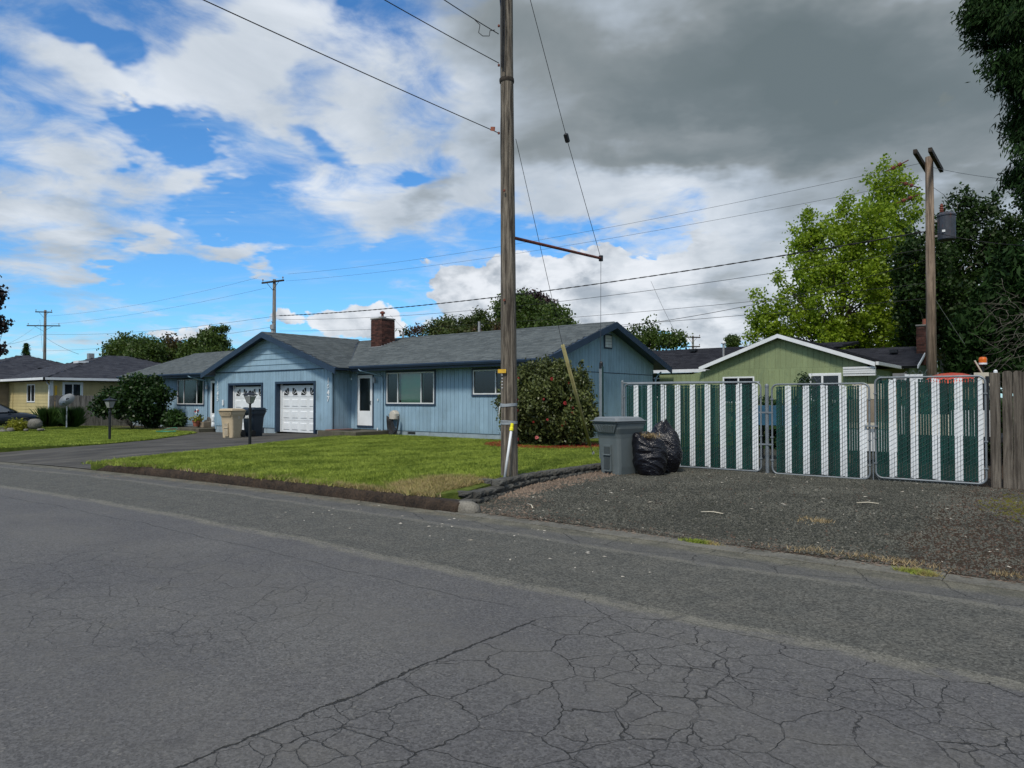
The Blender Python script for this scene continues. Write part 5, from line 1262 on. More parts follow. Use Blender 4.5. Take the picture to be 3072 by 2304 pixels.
MB().tube([(-12.2, 31.0, 3.1), (-12.2, 31.0, 3.95)], .05, 8).build('service_mast', 'steel_cap', GHs); MB().lathe([(.10, 0), (.12, .05), (.06, .14)], 8, (-12.2, 31.0, 3.93)).build('mast_head', 'white_metal', GHs)
for (x_, y_) in ((-14.2, 32.3), (-11.5, 32.4), (-5.9, 34.2)): z_ = 2.8 + (y_ - 29.7) * .36 if x_ < -8 else 2.8 + (y_ - 32.4) * .36; MB().box(x_ - .15, x_ + .15, y_ - .15, y_ + .12, z_ + .0, z_ + .13).build('roof_vent', 'black_plastic', GHs)

# ------------------------------------------------------------------ yellow house on the left
YH = thing('yellow_house', 'pale yellow clapboard house with dark grey hip roof at the far left', 'house')
def clap(axis, c, a0, a1, z0, z1, ops, m='yellow_siding', face=1, pitch=.19):
    """horizontal boards lapped over each other, on x=c (axis y) or y=c (axis x)"""
    z_ = z0
    while z_ < z1 - .02:
        zt = min(z_ + pitch, z1); segs = [(a0, a1)]
        for o0, o1, zo0, zo1 in ops:
            if zo0 < (z_ + zt) / 2 < zo1:
                new = []
                for s0, s1 in segs:
                    if o1 <= s0 or o0 >= s1: new.append((s0, s1)); continue
                    if o0 > s0: new.append((s0, o0))
                    if o1 < s1: new.append((o1, s1))
                segs = new
        for s0, s1 in segs:
            if axis == 'y': r0 = [[(c + face * .022, s0, z_), (c + face * .022, s1, z_), (c, s1, z_), (c, s0, z_)], [(c + face * .006, s0, zt), (c + face * .006, s1, zt), (c, s1, zt), (c, s0, zt)]]
            else: r0 = [[(s0, c - .022, z_), (s1, c - .022, z_), (s1, c, z_), (s0, c, z_)], [(s0, c - .006, zt), (s1, c - .006, zt), (s1, c, zt), (s0, c, zt)]]
            MB().loft(r0).build('clapboard', m, YH)
        z_ = zt
YX = -46.5; YZ = -.15
clap('y', YX, 15.9, 27.5, .25, 2.52, [(16.55, 17.55, 1.25, 2.38)])
clap('x', 15.9, -53.8, YX - .02, .25, 2.5, [(-50.2, -48.9, 1.25, 2.35)])
MB().box(-53.8, YX - .03, 15.92, 27.4, .2, 2.5).build('wall', 'yellow_siding', YH) if False else None
wb = MB(); wb.box(YX - .12, YX - .005, 15.95, 16.55, .2, 2.52).box(YX - .12, YX - .005, 17.55, 27.5, .2, 2.52).box(YX - .12, YX - .005, 16.55, 17.55, .2, 1.25).box(YX - .12, YX - .005, 16.55, 17.55, 2.38, 2.52)
wb.box(-53.8, -50.2, 15.905, 16.0, .2, 2.5).box(-48.9, YX - .12, 15.905, 16.0, .2, 2.5).box(-50.2, -48.9, 15.905, 16.0, .2, 1.25).box(-50.2, -48.9, 15.905, 16.0, 2.35, 2.5).build('wall', 'yellow_siding', YH)
MB().box(-53.8, YX - .01, 15.92, 16.0, -.4, .24).box(YX - .1, YX - .012, 16.0, 27.4, -.4, .24).build('foundation', 'gutter_dark', YH)
MB().box(YX - .02, YX + .03, 15.86, 16.02, -.1, 2.52).box(-53.86, -53.7, 15.85, 15.9, 0, 2.5).build('corner_board', 'white_paint', YH)
MB().tube([(-47.0, 15.85, 2.5), (-46.9, 15.82, 2.4), (-46.45, 15.80, 2.28), (-46.42, 15.78, .7), (-46.5, 15.5, .45), (-46.5, 15.45, .0)], .045, 6).build('downspout', 'white_paint', YH)
MB().tube([(-52.6, 15.85, 2.4), (-52.6, 15.85, .25)], .02, 5).build('downspout', 'yellow_siding', YH)
wn = MB().box(YX, YX + .04, 16.50, 16.62, 1.2, 2.45).box(YX, YX + .04, 17.48, 17.60, 1.2, 2.45).box(YX, YX + .04, 16.62, 17.48, 2.32, 2.45).box(YX, YX + .04, 16.62, 17.48, 1.2, 1.28).box(YX, YX + .03, 17.02, 17.08, 1.28, 2.32).build('window', 'white_paint', YH)
MB().quad((YX - .01, 16.62, 1.28), (YX - .01, 17.02, 1.28), (YX - .01, 17.02, 2.32), (YX - .01, 16.62, 2.32)).build('pane', 'glass_screen', wn)
MB().quad((YX - .01, 17.08, 1.28), (YX - .01, 17.48, 1.28), (YX - .01, 17.48, 2.32), (YX - .01, 17.08, 2.32)).build('pane', 'glass_screen', wn)
MB().box(YX - .4, YX - .35, 16.5, 17.6, 1.1, 2.5).build('room', 'interior_dark', wn); MB().box(YX - .14, YX - .12, 17.32, 17.48, 1.25, 2.35).build('curtain', 'red_leaf_dark', wn)
window_x(YH, 15.9, -50.2, -48.9, 1.25, 2.35, [.5], frame='white_paint', fw=.07, glass='glass_screen')
tag(MB().box(YX + .03, YX + .08, 15.98 + .12, 15.98 + .22, .8, 2.24).build('wooden_post', 'tag_yellow'), 'orange brown post against the yellow side wall', 'post')
def hip(x0, x1, y0, y1, ze, rise, m='roof_shingle_left'):
    d = min(x1 - x0, y1 - y0) / 2; s_ = rise / d; L_ = d * math.sqrt(1 + s_ ** 2); wx = x1 - x0; wy = y1 - y0
    slope(YH, (x0, y0, ze), (1, 0, 0), (0, 1, s_), [(0, 0), (wx, 0), (wx - d, L_), (d, L_)], m, under='black_plastic', thick=.06)
    slope(YH, (x1, y0, ze), (0, 1, 0), (-1, 0, s_), [(0, 0), (wy, 0), (wy - d, L_), (d, L_)], m, under='black_plastic', thick=.06)
    slope(YH, (x1, y1, ze), (-1, 0, 0), (0, -1, s_), [(0, 0), (wx, 0), (wx - d, L_), (d, L_)], m, under='black_plastic', thick=.06, expo=.3)
    slope(YH, (x0, y1, ze), (0, -1, 0), (1, 0, s_), [(0, 0), (wy, 0), (wy - d, L_), (d, L_)], m, under='black_plastic', thick=.06, expo=.3)
hip(-57.5, -46.0, 15.4, 28.2, 2.68, 1.75)
hip(-66.0, -53.0, 12.5, 24.5, 2.66, 1.95)
MB().box(-46.02, -45.90, 15.3, 28.2, 2.55, 2.69).box(-53.0, -45.9, 15.28, 15.40, 2.55, 2.69).box(-53.02, -52.90, 12.4, 15.28, 2.53, 2.67).build('gutter', 'white_paint', YH)
clap('y', -53.4, 13.0, 15.9, .1, 2.5, [], 'tan_board'); clap('x', 13.0, -65.5, -53.4, .1, 2.5, [], 'tan_board')
MB().box(-53.5, -53.30, 12.9, 13.1, -.2, 2.5).build('corner_board', 'white_paint', YH)
MB().box(-65.5, -53.41, 13.01, 13.2, -.2, 2.5).build('wall', 'tan_board', YH)
MB().box(-53.8, -53.45, 20.6, 20.95, 4.2, 4.62).build('roof_vent', 'steel_cap', YH); MB().box(-50.4, -49.6, 18.5, 19.1, 3.75, 3.9).build('skylight', 'white_metal', YH)

# ------------------------------------------------------------------ satellite dish
sd = thing('satellite_dish', 'grey satellite dish on a post before the grey board fence', 'satellite dish', (-43.35, 15.62, -.15), R(-20))
MB().tube([(0, 0, -.1), (0, 0, 1.33)], .035, 8).build('mast', 'white_metal', sd)
dn = Vector((.78, -.55, .28)).normalized(); du = Vector((0, 0, 1)); dsd = du.cross(dn).normalized(); dup = dn.cross(dsd); dsd, dup = dsd * math.cos(.45) + dup * math.sin(.45), dup * math.cos(.45) - dsd * math.sin(.45)
rings = []
for k in range(9):
    rr = k / 8; rings.append([Vector((.05, 0, 1.55)) + dsd * (math.cos(a) * rr * .46) + dup * (math.sin(a) * rr * .33) + dn * (.10 * rr * rr - .08) for a in [i * 2 * math.pi / 24 for i in range(24)]])
b = MB(); b.loft(rings[1:]); o = b.build('reflector', 'dish_gray', sd, smooth=True); so = o.modifiers.new('s', 'SOLIDIFY'); so.thickness = .012
fc = Vector((.05, 0, 1.55)) + dn * .42 - dup * .30
MB().tube([Vector((.03, 0, 1.28)), fc], .018, 6).build('feed_arm', 'tape_gray', sd); MB().obox(fc, dn, dsd, dup, .07, .05, .04).build('receiver', 'tape_gray', sd)
MB().obox(Vector((.05, 0, 1.60)) + dn * .012, dsd, dup, dn, .055, .05, .004).obox(Vector((.05, 0, 1.58)) + dn * .012 + dsd * .10, dsd, dup, dn, .03, .035, .004).build('printed_mark', 'black_plastic', sd)

# ------------------------------------------------------------------ foliage
def leaves(C_, k, spread, size, m, name, parent, aspect=1.6, droop=0.0, jitter=.35, long_dir=None):
    """C_: clump centres (n,3); k leaves per clump. Each leaf a folded pair of triangles"""
    n = len(C_) * k; c = np.repeat(C_, k, 0) + rng.normal(0, 1, (n, 3)) * (spread if np.isscalar(spread) else np.array(spread))
    s = size * rng.uniform(1 - jitter, 1 + jitter, n)
    d = rng.normal(0, 1, (n, 3)); 
    if long_dir is not None: d = d * .55 + np.repeat(long_dir, k, 0)
    d[:, 2] -= droop; d /= np.linalg.norm(d, axis=1)[:, None]
    w = np.cross(d, rng.normal(0, 1, (n, 3))); w /= np.linalg.norm(w, axis=1)[:, None] + 1e-9; nn = np.cross(d, w)
    a = c - d * (s * aspect / 2)[:, None]; b_ = c + w * (s / 2)[:, None] + nn * (s * .12)[:, None]; e_ = c + d * (s * aspect / 2)[:, None]; f_ = c - w * (s / 2)[:, None] + nn * (s * .12)[:, None]
    V = np.stack([a, b_, e_, f_], 1)
    return fastmesh(name, V, 4, m, parent)
def clumps(bl, n):
    """points in ellipsoids (cx,cy,cz,rx,ry,rz), denser towards the skin"""
    vol = np.array([b[3] * b[4] * b[5] for b in bl]) ** .8; cnt = (vol / vol.sum() * n).astype(int) + 1; out = []
    for b, m_ in zip(bl, cnt):
        d = rng.normal(0, 1, (m_, 3)); d /= np.linalg.norm(d, axis=1)[:, None]; r = rng.uniform(.25, 1, m_) ** .45
        r *= 1 + .10 * np.sin(d[:, 0] * 5 + b[0]) * np.sin(d[:, 2] * 6 + b[1])
        out.append(np.array(b[:3]) + d * r[:, None] * np.array(b[3:]))
    return np.concatenate(out)
def limbs(base, h, r, C_, m, parent, nl=26, trunk_top=.75, split=.25, name='trunk', wig=.15):
    base = Vector(base); mb = MB(); tp = []
    for i in range(9):
        t = i / 8; tp.append(base + Vector((rnd.uniform(-1, 1) * wig * t, rnd.uniform(-1, 1) * wig * t, -.3 + (h * trunk_top + .3) * t)))
    mb.tube(tp, [r * (1 - .8 * i / 8) + (.25 * r if i == 0 else 0) for i in range(9)], 10); mb.build(name, m, parent, smooth=True)
    lm = MB(); idx = rng.choice(len(C_), min(nl, len(C_)), replace=False)
    for j in idx:
        e_ = Vector(C_[j]); hz = base.z + min(max(split * h, (e_.z - base.z) - rnd.uniform(.12, .4) * h), h * trunk_top * .97); t = (hz - base.z) / (h * trunk_top)
        k = min(7, max(0, int(t * 8))); s_ = tp[k].lerp(tp[k + 1], min(1, max(0, t * 8 - k))); mid = s_.lerp(e_, .5) + Vector((rnd.uniform(-.2, .2), rnd.uniform(-.2, .2), -.06 * h * rnd.random()))
        rr = r * (.42 - .28 * t); lm.tube([s_, s_.lerp(mid, .5) + Vector((0, 0, .1)), mid, e_], [rr, rr * .75, rr * .5, rr * .14], 5)
    lm.build('limbs', m, parent, smooth=True)
def tree(label, base, h, r, bl, ncl, k, spread, size, leafm, barkm='bark', cat='tree', name='tree', nl=26, droop=0, aspect=1.4, split=.22, extra=None, tt=.75):
    t = thing(name, label, cat, base); B = [(b[0], b[1], b[2], b[3], b[4], b[5]) for b in bl]
    C_ = clumps(B, ncl); limbs((0, 0, 0), h, r, C_, barkm, t, nl, tt, split)
    o = leaves(C_, k, spread, size, leafm, 'crown', t, aspect, droop)
    if extra:
        for em, frac, ek in extra:
            Q = clumps(frac, ek); leaves(Q, k, spread, size, em, 'crown', t, aspect, droop)
    return t
def gnd(px, w, z=0.0): p = W(px, 1196, w); return (p.x, p.y, z)
def rel(px, py, w, base, rpx, rpy, depth=None):
    """ellipsoid of a crown: seen centre px,py at w metres, radii in photo pixels -> metres, relative to base"""
    p = W(px, py, w); rx = rpx / FPX * w; rz = rpy / FPX * w; return (p.x - base[0], p.y - base[1], p.z - base[2], rx, rx if depth is None else depth, rz)
# bright green maple
w = 43; bs = gnd(2530, w)
bl = [rel(px, py, w + dw, bs, rx, ry) for px, py, rx, ry, dw in (
    (2530, 900, 150, 150, 0), (2640, 740, 90, 170, 1), (2665, 570, 55, 95, 0), (2700, 620, 50, 110, 1), (2600, 700, 85, 120, -1), (2550, 640, 30, 80, 0), (2490, 760, 100, 110, 0), (2420, 740, 45, 100, 0), (2425, 690, 22, 55, 0), (2385, 720, 18, 50, 0),
    (2400, 880, 70, 120, -1), (2330, 960, 55, 75, 0), (2285, 900, 24, 75, 0), (2290, 960, 45, 60, 0), (2290, 1010, 45, 40, 0), (2700, 900, 110, 170, 1), (2760, 1000, 80, 120, 1), (2640, 1010, 140, 80, 0), (2450, 1020, 140, 70, 0), (2650, 530, 18, 45, 0), (2620, 545, 14, 40, 0), (2690, 560, 16, 40, 0))]
tree('tall bright lime green maple behind the green house', bs, 13.5, .30, bl, 1150, 56, .21, .130, 'leaf_lime', nl=130, tt=.7)
# dark maple right of it
w = 38; bs = gnd(2835, w)
bl = [rel(px, py, w + dw, bs, rx, ry) for px, py, rx, ry, dw in (
    (2850, 760, 70, 120, 0), (2880, 650, 40, 80, 0), (2905, 610, 22, 60, 0), (2960, 690, 70, 80, 0), (2985, 610, 28, 40, 0), (2950, 820, 120, 120, 0), (2770, 800, 90, 90, -1), (2735, 850, 45, 45, -1), (2800, 900, 120, 90, -1), (3050, 800, 100, 150, 0), (2900, 960, 170, 100, 0), (3040, 980, 120, 120, 0), (2790, 1020, 80, 60, 1), (2860, 1085, 60, 40, 1), (3100, 700, 60, 100, 0), (2740, 730, 25, 50, 0), (2750, 1090, 40, 40, 2))]
tree('dark green maple behind the transformer pole', bs, 10.5, .32, bl, 1120, 50, .19, .13, 'leaf_maple_dark', 'bark_pale', nl=70, split=.35)
# low dark conifer with bare twigs, right edge
w = 30; bs = gnd(3060, w); bl = [rel(px, py, w, bs, rx, ry) for px, py, rx, ry in ((3020, 1000, 110, 110), (2940, 1040, 80, 60), (3080, 900, 120, 160), (2960, 1100, 110, 40), (2900, 1000, 40, 50), (3090, 1100, 100, 60))]
t = tree('dark conifer with bare twigs low at the right edge', bs, 6, .22, bl, 1500, 22, .17, .12, 'leaf_fir', nl=20, droop=.6, aspect=3.2)
tw = MB()
for k in range(60):
    s_ = W(rnd.uniform(2990, 3110), rnd.gauss(990, 75), 27 + rnd.uniform(-1, 1.5)); p = [s_]; d_ = Vector((rnd.uniform(-1, .2), -.3, rnd.uniform(-.8, .6)))
    for q in range(5): d_ = (d_ + Vector((rnd.uniform(-.6, .35), rnd.uniform(-.4, .4), rnd.uniform(-.45, .45)))).normalized(); p.append(p[-1] + d_ * rnd.uniform(.1, .32))
    tw.tube([x_ - Vector(bs) for x_ in p], [.014, .011, .009, .007, .005, .002], 4)
tw.build('bare_twigs', 'bark_pale', t)
# big fir whose boughs hang into the top right corner
w = 17.5; bs = gnd(3290, w)
fir = thing('fir_tree', 'tall dark fir whose drooping boughs hang in at the top right corner', 'tree', bs)
MB().tube([(0, 0, -.3), (0, 0, 6), (0, 0, 14)], [.42, .34, .2], 12).build('trunk', 'bark', fir, smooth=True)
bough = MB(); CC = []; LD = []
def add_bough(px, py, dep, L, ndroop):
    tip = W(px + 45, py, dep) - Vector(bs); root = Vector((0, 0, tip.z + rnd.uniform(.3, 1.6))); mid = root.lerp(tip, .55) + Vector((0, 0, .25))
    pts_ = [root, root.lerp(mid, .5) + Vector((0, 0, .12)), mid, mid.lerp(tip, .6), tip]; bough.tube(pts_, [.05, .04, .028, .016, .006], 5)
    for i in range(44):
        t_ = rnd.uniform(.25, 1.0); k_ = min(3, int(t_ * 4)); p = pts_[k_].lerp(pts_[k_ + 1], t_ * 4 - k_)
        o_ = Vector((rnd.gauss(0, .25), rnd.gauss(0, .25), -abs(rnd.gauss(0, .25)) - .02)) * (1.1 - .55 * t_); CC.append(p + o_); LD.append((tip - mid).normalized() * .6 + Vector((o_.x, o_.y, o_.z * 1.3 - .35)))
for px, py in ((2862, 20), (2880, 65), (2862, 70), (2880, 130), (2940, 120), (2960, 60), (2922, 190), (2990, 170), (3010, 240), (2958, 255), (3000, 300), (2990, 350), (3030, 380), (3060, 330), (3000, 395), (3050, 440), (2990, 525), (3030, 560), (3060, 510), (3070, 560), (3075, 610), (3100, 450), (3080, 250), (3050, 120), (3040, 30), (3080, 60), (2940, 10), (2900, 40), (3120, 330), (3100, 180), (3000, 90), (2950, -40), (3040, -60), (2890, -60), (3120, -20), (3030, 200), (3075, 150), (3070, 400)):
    add_bough(px, py, rnd.uniform(16.2, 18.6), 1, 1)
for k in range(60):                         # the rest of the tree beyond the frame
    a = .66 + rnd.uniform(-1.2, 1.2); zz_ = rnd.uniform(3.5, 14); L_ = (15.5 - zz_) * .27 + .6; tip = Vector((math.cos(a) * L_, math.sin(a) * L_, zz_ - .4)); root = Vector((0, 0, zz_ + .5))
    bough.tube([root, root.lerp(tip, .5) + Vector((0, 0, .1)), tip], [.05, .03, .008], 5)
    for i in range(36):
        t_ = rnd.uniform(.3, 1); p = root.lerp(tip, t_); o_ = Vector((rnd.gauss(0, .28), rnd.gauss(0, .28), -abs(rnd.gauss(0, .2)))); CC.append(p + o_); LD.append((tip - root).normalized() * .6 + o_ * .8 + Vector((0, 0, -.3)))
bough.build('limbs', 'bark', fir, smooth=True)
leaves(np.array([tuple(q) for q in CC]), 44, (.12, .12, .10), .040, 'leaf_fir', 'crown', fir, 4.2, .25, .35, np.array([tuple(q.normalized()) for q in LD]))
# trees over the blue roof
w = 52; bs = gnd(1600, w)
bl = [rel(px, py, w, bs, rx, ry) for px, py, rx, ry in ((1560, 950, 75, 65), (1650, 965, 60, 50), (1520, 920, 35, 35), (1700, 990, 25, 20), (1600, 990, 130, 40), (1545, 905, 20, 20))]
tree('rounded green tree over the blue roof right of the nearest pole', bs, 7.5, .25, bl, 480, 44, .26, .14, 'leaf_broad', nl=30)
w = 54; bs = gnd(1620, w); bl = [rel(px, py, w, bs, rx, ry) for px, py, rx, ry in ((1600, 920, 55, 35), (1640, 935, 30, 30), (1575, 905, 20, 18))]
tree('dark purple leaved tree rising behind the rounded green one', bs, 8, .2, bl, 190, 40, .22, .14, 'leaf_purple', nl=16)
w = 47; bs = gnd(1380, w); bl = [rel(px, py, w, bs, rx, ry) for px, py, rx, ry in ((1300, 985, 55, 22), (1380, 985, 50, 32), (1440, 975, 40, 40), (1425, 955, 12, 22), (1240, 1000, 30, 9), (1490, 985, 30, 25), (1340, 970, 22, 16), (1400, 1010, 140, 25))]
tree('low spreading dark conifer over the blue roof left of the nearest pole', bs, 5.5, .22, bl, 400, 34, .18, .09, 'leaf_mixed', nl=30, aspect=2.4)
# trees left, over the left wing
for px, py0, rx, lab, lm, ww, asp in ((380, 1030, 60, 'dark green tree at the left end of the row behind the duplex', 'leaf_broad', 62, 1.5), (440, 1035, 55, 'green conifer with a pointed tip behind the duplex', 'leaf_broad', 58, 2.2), (510, 1040, 50, 'brownish red tree in the row behind the duplex', 'leaf_mixed', 60, 1.5), (590, 1040, 50, 'olive bush like tree behind the ridge of the left wing', 'leaf_broad', 57, 1.5)):
    bs = gnd(px, ww, -.15); bl = [rel(px + dx, py0 + dy, ww, bs, rx * f_, ry_) for dx, dy, f_, ry_ in ((0, 40, 1, 50), (-20, 20, .5, 30), (22, 15, .55, 30), (0, -2, .35, 22), (0, 90, 1.1, 60))]
    tree(lab, bs, 5.8, .2, bl, 330, 46, .26, .15 if asp < 2 else .10, lm, nl=20, aspect=asp)
w = 52; bs = gnd(645, w, -.15); bl = [rel(px, py, w, bs, rx, ry) for px, py, rx, ry in ((640, 1025, 42, 30), (625, 1000, 16, 14), (665, 1000, 16, 22), (678, 985, 8, 10), (650, 990, 14, 12), (608, 1010, 10, 14), (650, 1060, 55, 30))]
tree('dark conifer with upswept tips left of the garage gable', bs, 6, .16, bl, 170, 34, (.14, .14, .10), .085, 'leaf_broad', nl=36, aspect=3.2, droop=-.5)
w = 48; bs = gnd(1960, w); bl = [rel(px, py, w, bs, rx, ry) for px, py, rx, ry in ((1950, 990, 22, 26), (1905, 995, 20, 20), (1990, 1020, 60, 25), (2035, 1015, 22, 22), (1950, 1030, 80, 20))]
tree('open branched green tree between the blue gable and the green house', bs, 5.6, .12, bl, 150, 30, .20, .13, 'leaf_broad', nl=40)
w = 60; bs = gnd(2197, w); bl = [rel(px, py, w, bs, rx, ry) for px, py, rx, ry in ((2197, 1028, 17, 14), (2190, 1018, 7, 9), (2205, 1020, 7, 8))]
tree('small round tree top over the dark roof of the green house', bs, 5.5, .12, bl, 70, 30, .16, .12, 'leaf_broad', nl=14)
w = 34; bs = gnd(-60, w, -.15); bl = [rel(px, py, w, bs, rx, ry) for px, py, rx, ry in ((-6, 880, 20, 20), (-10, 970, 24, 22), (-16, 1045, 20, 16), (-70, 960, 60, 110), (-20, 920, 14, 12), (-90, 840, 60, 60), (-8, 1060, 12, 10))]
tree('dark red leaved maple at the left edge', bs, 5.5, .15, bl, 420, 22, .13, .13, 'leaf_blackred', nl=30)
# narrow far fir
w = 95; bs = gnd(77, w, -.3); fs_ = thing('fir_tree', 'small narrow fir far behind the yellow house', 'tree', bs); MB().tube([(0, 0, 0), (0, 0, 9.2)], [.2, .03], 6).build('trunk', 'bark', fs_)
Cq = []; Lq = []
for k in range(26):
    z_ = 3.2 + 6 * (k / 26); rr = (9.4 - z_) * .26
    for a in range(9): an = rnd.uniform(0, 6.28); q = rnd.uniform(.3, 1) * rr; Cq.append((math.cos(an) * q, math.sin(an) * q, z_ - q * .25)); Lq.append((math.cos(an), math.sin(an), -.25))
leaves(np.array(Cq), 10, .12, .14, 'leaf_fir', 'crown', fs_, 2.6, .2, .3, np.array(Lq))
# camellia with red flowers
cb = (-12.75, 18.05, 0); cam_ = thing('camellia_bush', 'large rounded camellia bush with red flowers at the corner of the blue wall', 'bush', cb)
bl = [(0, 0, 1.25, 1.5, 1.25, 1.2), (-.3, 0, 1.9, 1.0, .9, .75), (.5, .1, 1.7, 1.0, .9, .8), (-.6, -.2, .9, .95, .9, .85), (.75, .1, .95, .9, .9, .85), (-.15, .1, 2.45, .30, .3, .30), (.35, .2, 2.35, .35, .3, .35), (.55, .1, 2.3, .2, .2, .25)]
bl += [(-.75, 0, 2.05, .35, .35, .35), (-1.35, -.1, 1.25, .45, .5, .6), (-1.15, 0, 1.75, .3, .4, .35), (.1, 0, 2.5, .16, .2, .25), (1.1, 0, .7, .55, .6, .6), (-1.0, -.1, .55, .5, .6, .5)]
Cc = clumps(bl, 2000); Cc = Cc[Cc[:, 2] > .08]; Cc = Cc[~((Cc[:, 1] > 1.12) & (Cc[:, 0] < -.95))]
SP = []
for k in range(95):
    q = Cc[rng.integers(len(Cc))]; q = q[:3]
    o_ = np.array((q[0] / 1.5, q[1] / 1.25, (q[2] - 1.2) / 1.2)); L0 = np.linalg.norm(o_)
    if L0 < .75: continue
    d_ = o_ / L0 * .5 + np.array((0, 0, .8)); 
    for j in range(4): SP.append(q + d_ * (.08 * j))
leaves(np.array(SP), 7, .04, .055, 'leaf_camellia', 'crown', cam_, 2.0, -.2)
limbs((0, 0, 0), 2.3, .05, Cc, 'bark', cam_, 70, .5, .02, 'stem', .1); leaves(Cc, 20, .082, .056, 'leaf_camellia', 'crown', cam_, 1.9, .25)
fl0 = np.array([[np.array((math.cos(an) * .03, math.sin(an * 2) * .012, math.sin(an) * .03)) + np.array(d_) for d_ in ((-.018, -.006, -.016), (.018, 0, -.018), (.017, -.012, .018), (-.016, .004, .016))] for an in [q_ * .8 for q_ in range(8)]]).reshape(-1, 3)
f0 = fastmesh('flower', fl0, 4, 'petal_red', cam_); fm_ = f0.data
for k in range(34):
    a = rnd.choice((3.6, 4.2, 4.5, 5.1, 5.7)) + rnd.gauss(0, .22); z_ = rnd.uniform(.2, 1.6) if rnd.random() < .85 else rnd.uniform(1.6, 2.1); rr = 1.46 - .30 * abs(z_ - 1.1) - rnd.random() * .10
    o = f0 if k == 0 else link('flower', fm_, cam_)
    o.location = (math.cos(a) * rr * .98, math.sin(a) * rr * .86, z_); o.rotation_euler = (rnd.uniform(-.6, .6), rnd.uniform(0, 6), a + 1.57); o.scale = [rnd.uniform(.7, 1.25)] * 3
# red petals and bark mulch ring under it
n = 9000; a = rng.uniform(0, 6.283, n); r_ = rng.uniform(.9, 1.85, n); x = cb[0] + np.cos(a) * r_ * 1.08; y = cb[1] - .15 + np.sin(a) * r_ * .92; z = lz(x, y) + .035 + rng.uniform(0, .04, n); s = rng.uniform(.012, .032, n); an = rng.uniform(0, 6.28, n)
V = np.stack([np.stack([x - np.cos(an) * s, y - np.sin(an) * s, z], 1), np.stack([x + np.sin(an) * s * .6, y - np.cos(an) * s * .6, z + .008], 1), np.stack([x + np.cos(an) * s, y + np.sin(an) * s, z + .004], 1)], 1)
o = fastmesh('fallen_petals', V, 3, 'petal_red'); kind(o, 'stuff'); o['label'] = 'ring of fallen red petals under the camellia'
# shrubs on the left bed
def shrub(label, px, py, w, rx, ry, lm, size, ncl, k=18, name='shrub', depth=None, z=None, aspect=1.5, sp=.10, droop=0, stems=30):
    p = W(px, py, w); zb = gz(p.x) if z is None else z; bs = (p.x, p.y, zb); R_ = rx / FPX * w; H_ = ry / FPX * w; cz = p.z - zb
    t = thing(name, label, 'shrub', bs); d_ = depth or R_ * .8
    bl = [(0, 0, cz, R_, d_, H_), (-.35 * R_, 0, cz * .8, R_ * .6, d_ * .8, H_ * .7), (.4 * R_, 0, cz * .85, R_ * .6, d_ * .8, H_ * .7), (0, 0, cz + H_ * .4, R_ * .6, d_ * .7, H_ * .65)]
    C_ = clumps(bl, ncl); C_ = C_[C_[:, 2] > .05]; limbs((0, 0, 0), cz + H_ * .4, .035, C_, 'bark', t, stems, .4, .02, 'stem', .15); leaves(C_, k, sp, size, lm, 'foliage', t, aspect, droop)
    return t
w = 37.0; bs = gnd(395, w, -.15); bs = (bs[0], bs[1], -.15)
bl = [rel(px, py, w, bs, rx, ry, 1.1) for px, py, rx, ry in ((425, 1170, 50, 42), (395, 1200, 70, 40), (350, 1200, 40, 32), (338, 1225, 24, 22), (445, 1210, 50, 40), (468, 1180, 16, 18), (430, 1145, 26, 16), (405, 1235, 40, 20), (448, 1245, 30, 20))]
tree('wide leafy viburnum shrub with dark bare stems before the left wing', bs, 2.2, .05, bl, 900, 20, .11, .11, 'leaf_viburnum', cat='shrub', name='large_shrub', nl=50, split=.05, tt=.5)
shrub('low dark shrub left of the peony below the left unit window', 456, 1258, 37.5, 32, 20, 'leaf_viburnum', .075, 260)
shrub('round dark green peony below the left unit window', 522, 1259, 36.5, 32, 20, 'leaf_viburnum', .085, 300, aspect=2.4)
shrub('low yellow green shrub beside the dark car', 52, 1281, 34.9, 26, 13, 'leaf_yellowgreen', .05, 260, aspect=2.0)
# ornamental grasses
def tussock(label, px, w, hw, ht, n, red=False):
    b = gnd(px, w, -.15); t = thing('ornamental_grass', label, 'grass clump', b, 0, 'ornamental grasses by the fence')
    a = rng.uniform(0, 6.28, n); r0 = rng.uniform(0, .25, n) * hw; L_ = ht * rng.uniform(.35, 1.1, n) ** 1.0; out = np.abs(rng.normal(0, .26, n)) * hw; w_ = .007
    bx, by = np.cos(a) * r0, np.sin(a) * r0; tx, ty = bx + np.cos(a) * out, by + np.sin(a) * out; pz = np.zeros(n)
    V = np.stack([np.stack([bx - np.sin(a) * w_, by + np.cos(a) * w_, pz], 1), np.stack([bx + np.sin(a) * w_, by - np.cos(a) * w_, pz], 1), np.stack([(bx + tx * .9) / 1.9 + np.sin(a) * w_, (by + ty * .9) / 1.9 - np.cos(a) * w_, L_ * .62], 1), np.stack([tx, ty, L_], 1)], 1)
    fastmesh('blades', V, 4, 'blade_dark', t)
tussock('left tall ornamental grass clump by the white downspout', 148, 40.0, .95, 1.15, 2600)
tussock('right tall ornamental grass clump right of the satellite dish', 219, 39.5, .95, 1.15, 2600)
tussock('shorter ornamental grass clump right behind the dish mast', 185, 40.6, .6, .85, 1200)
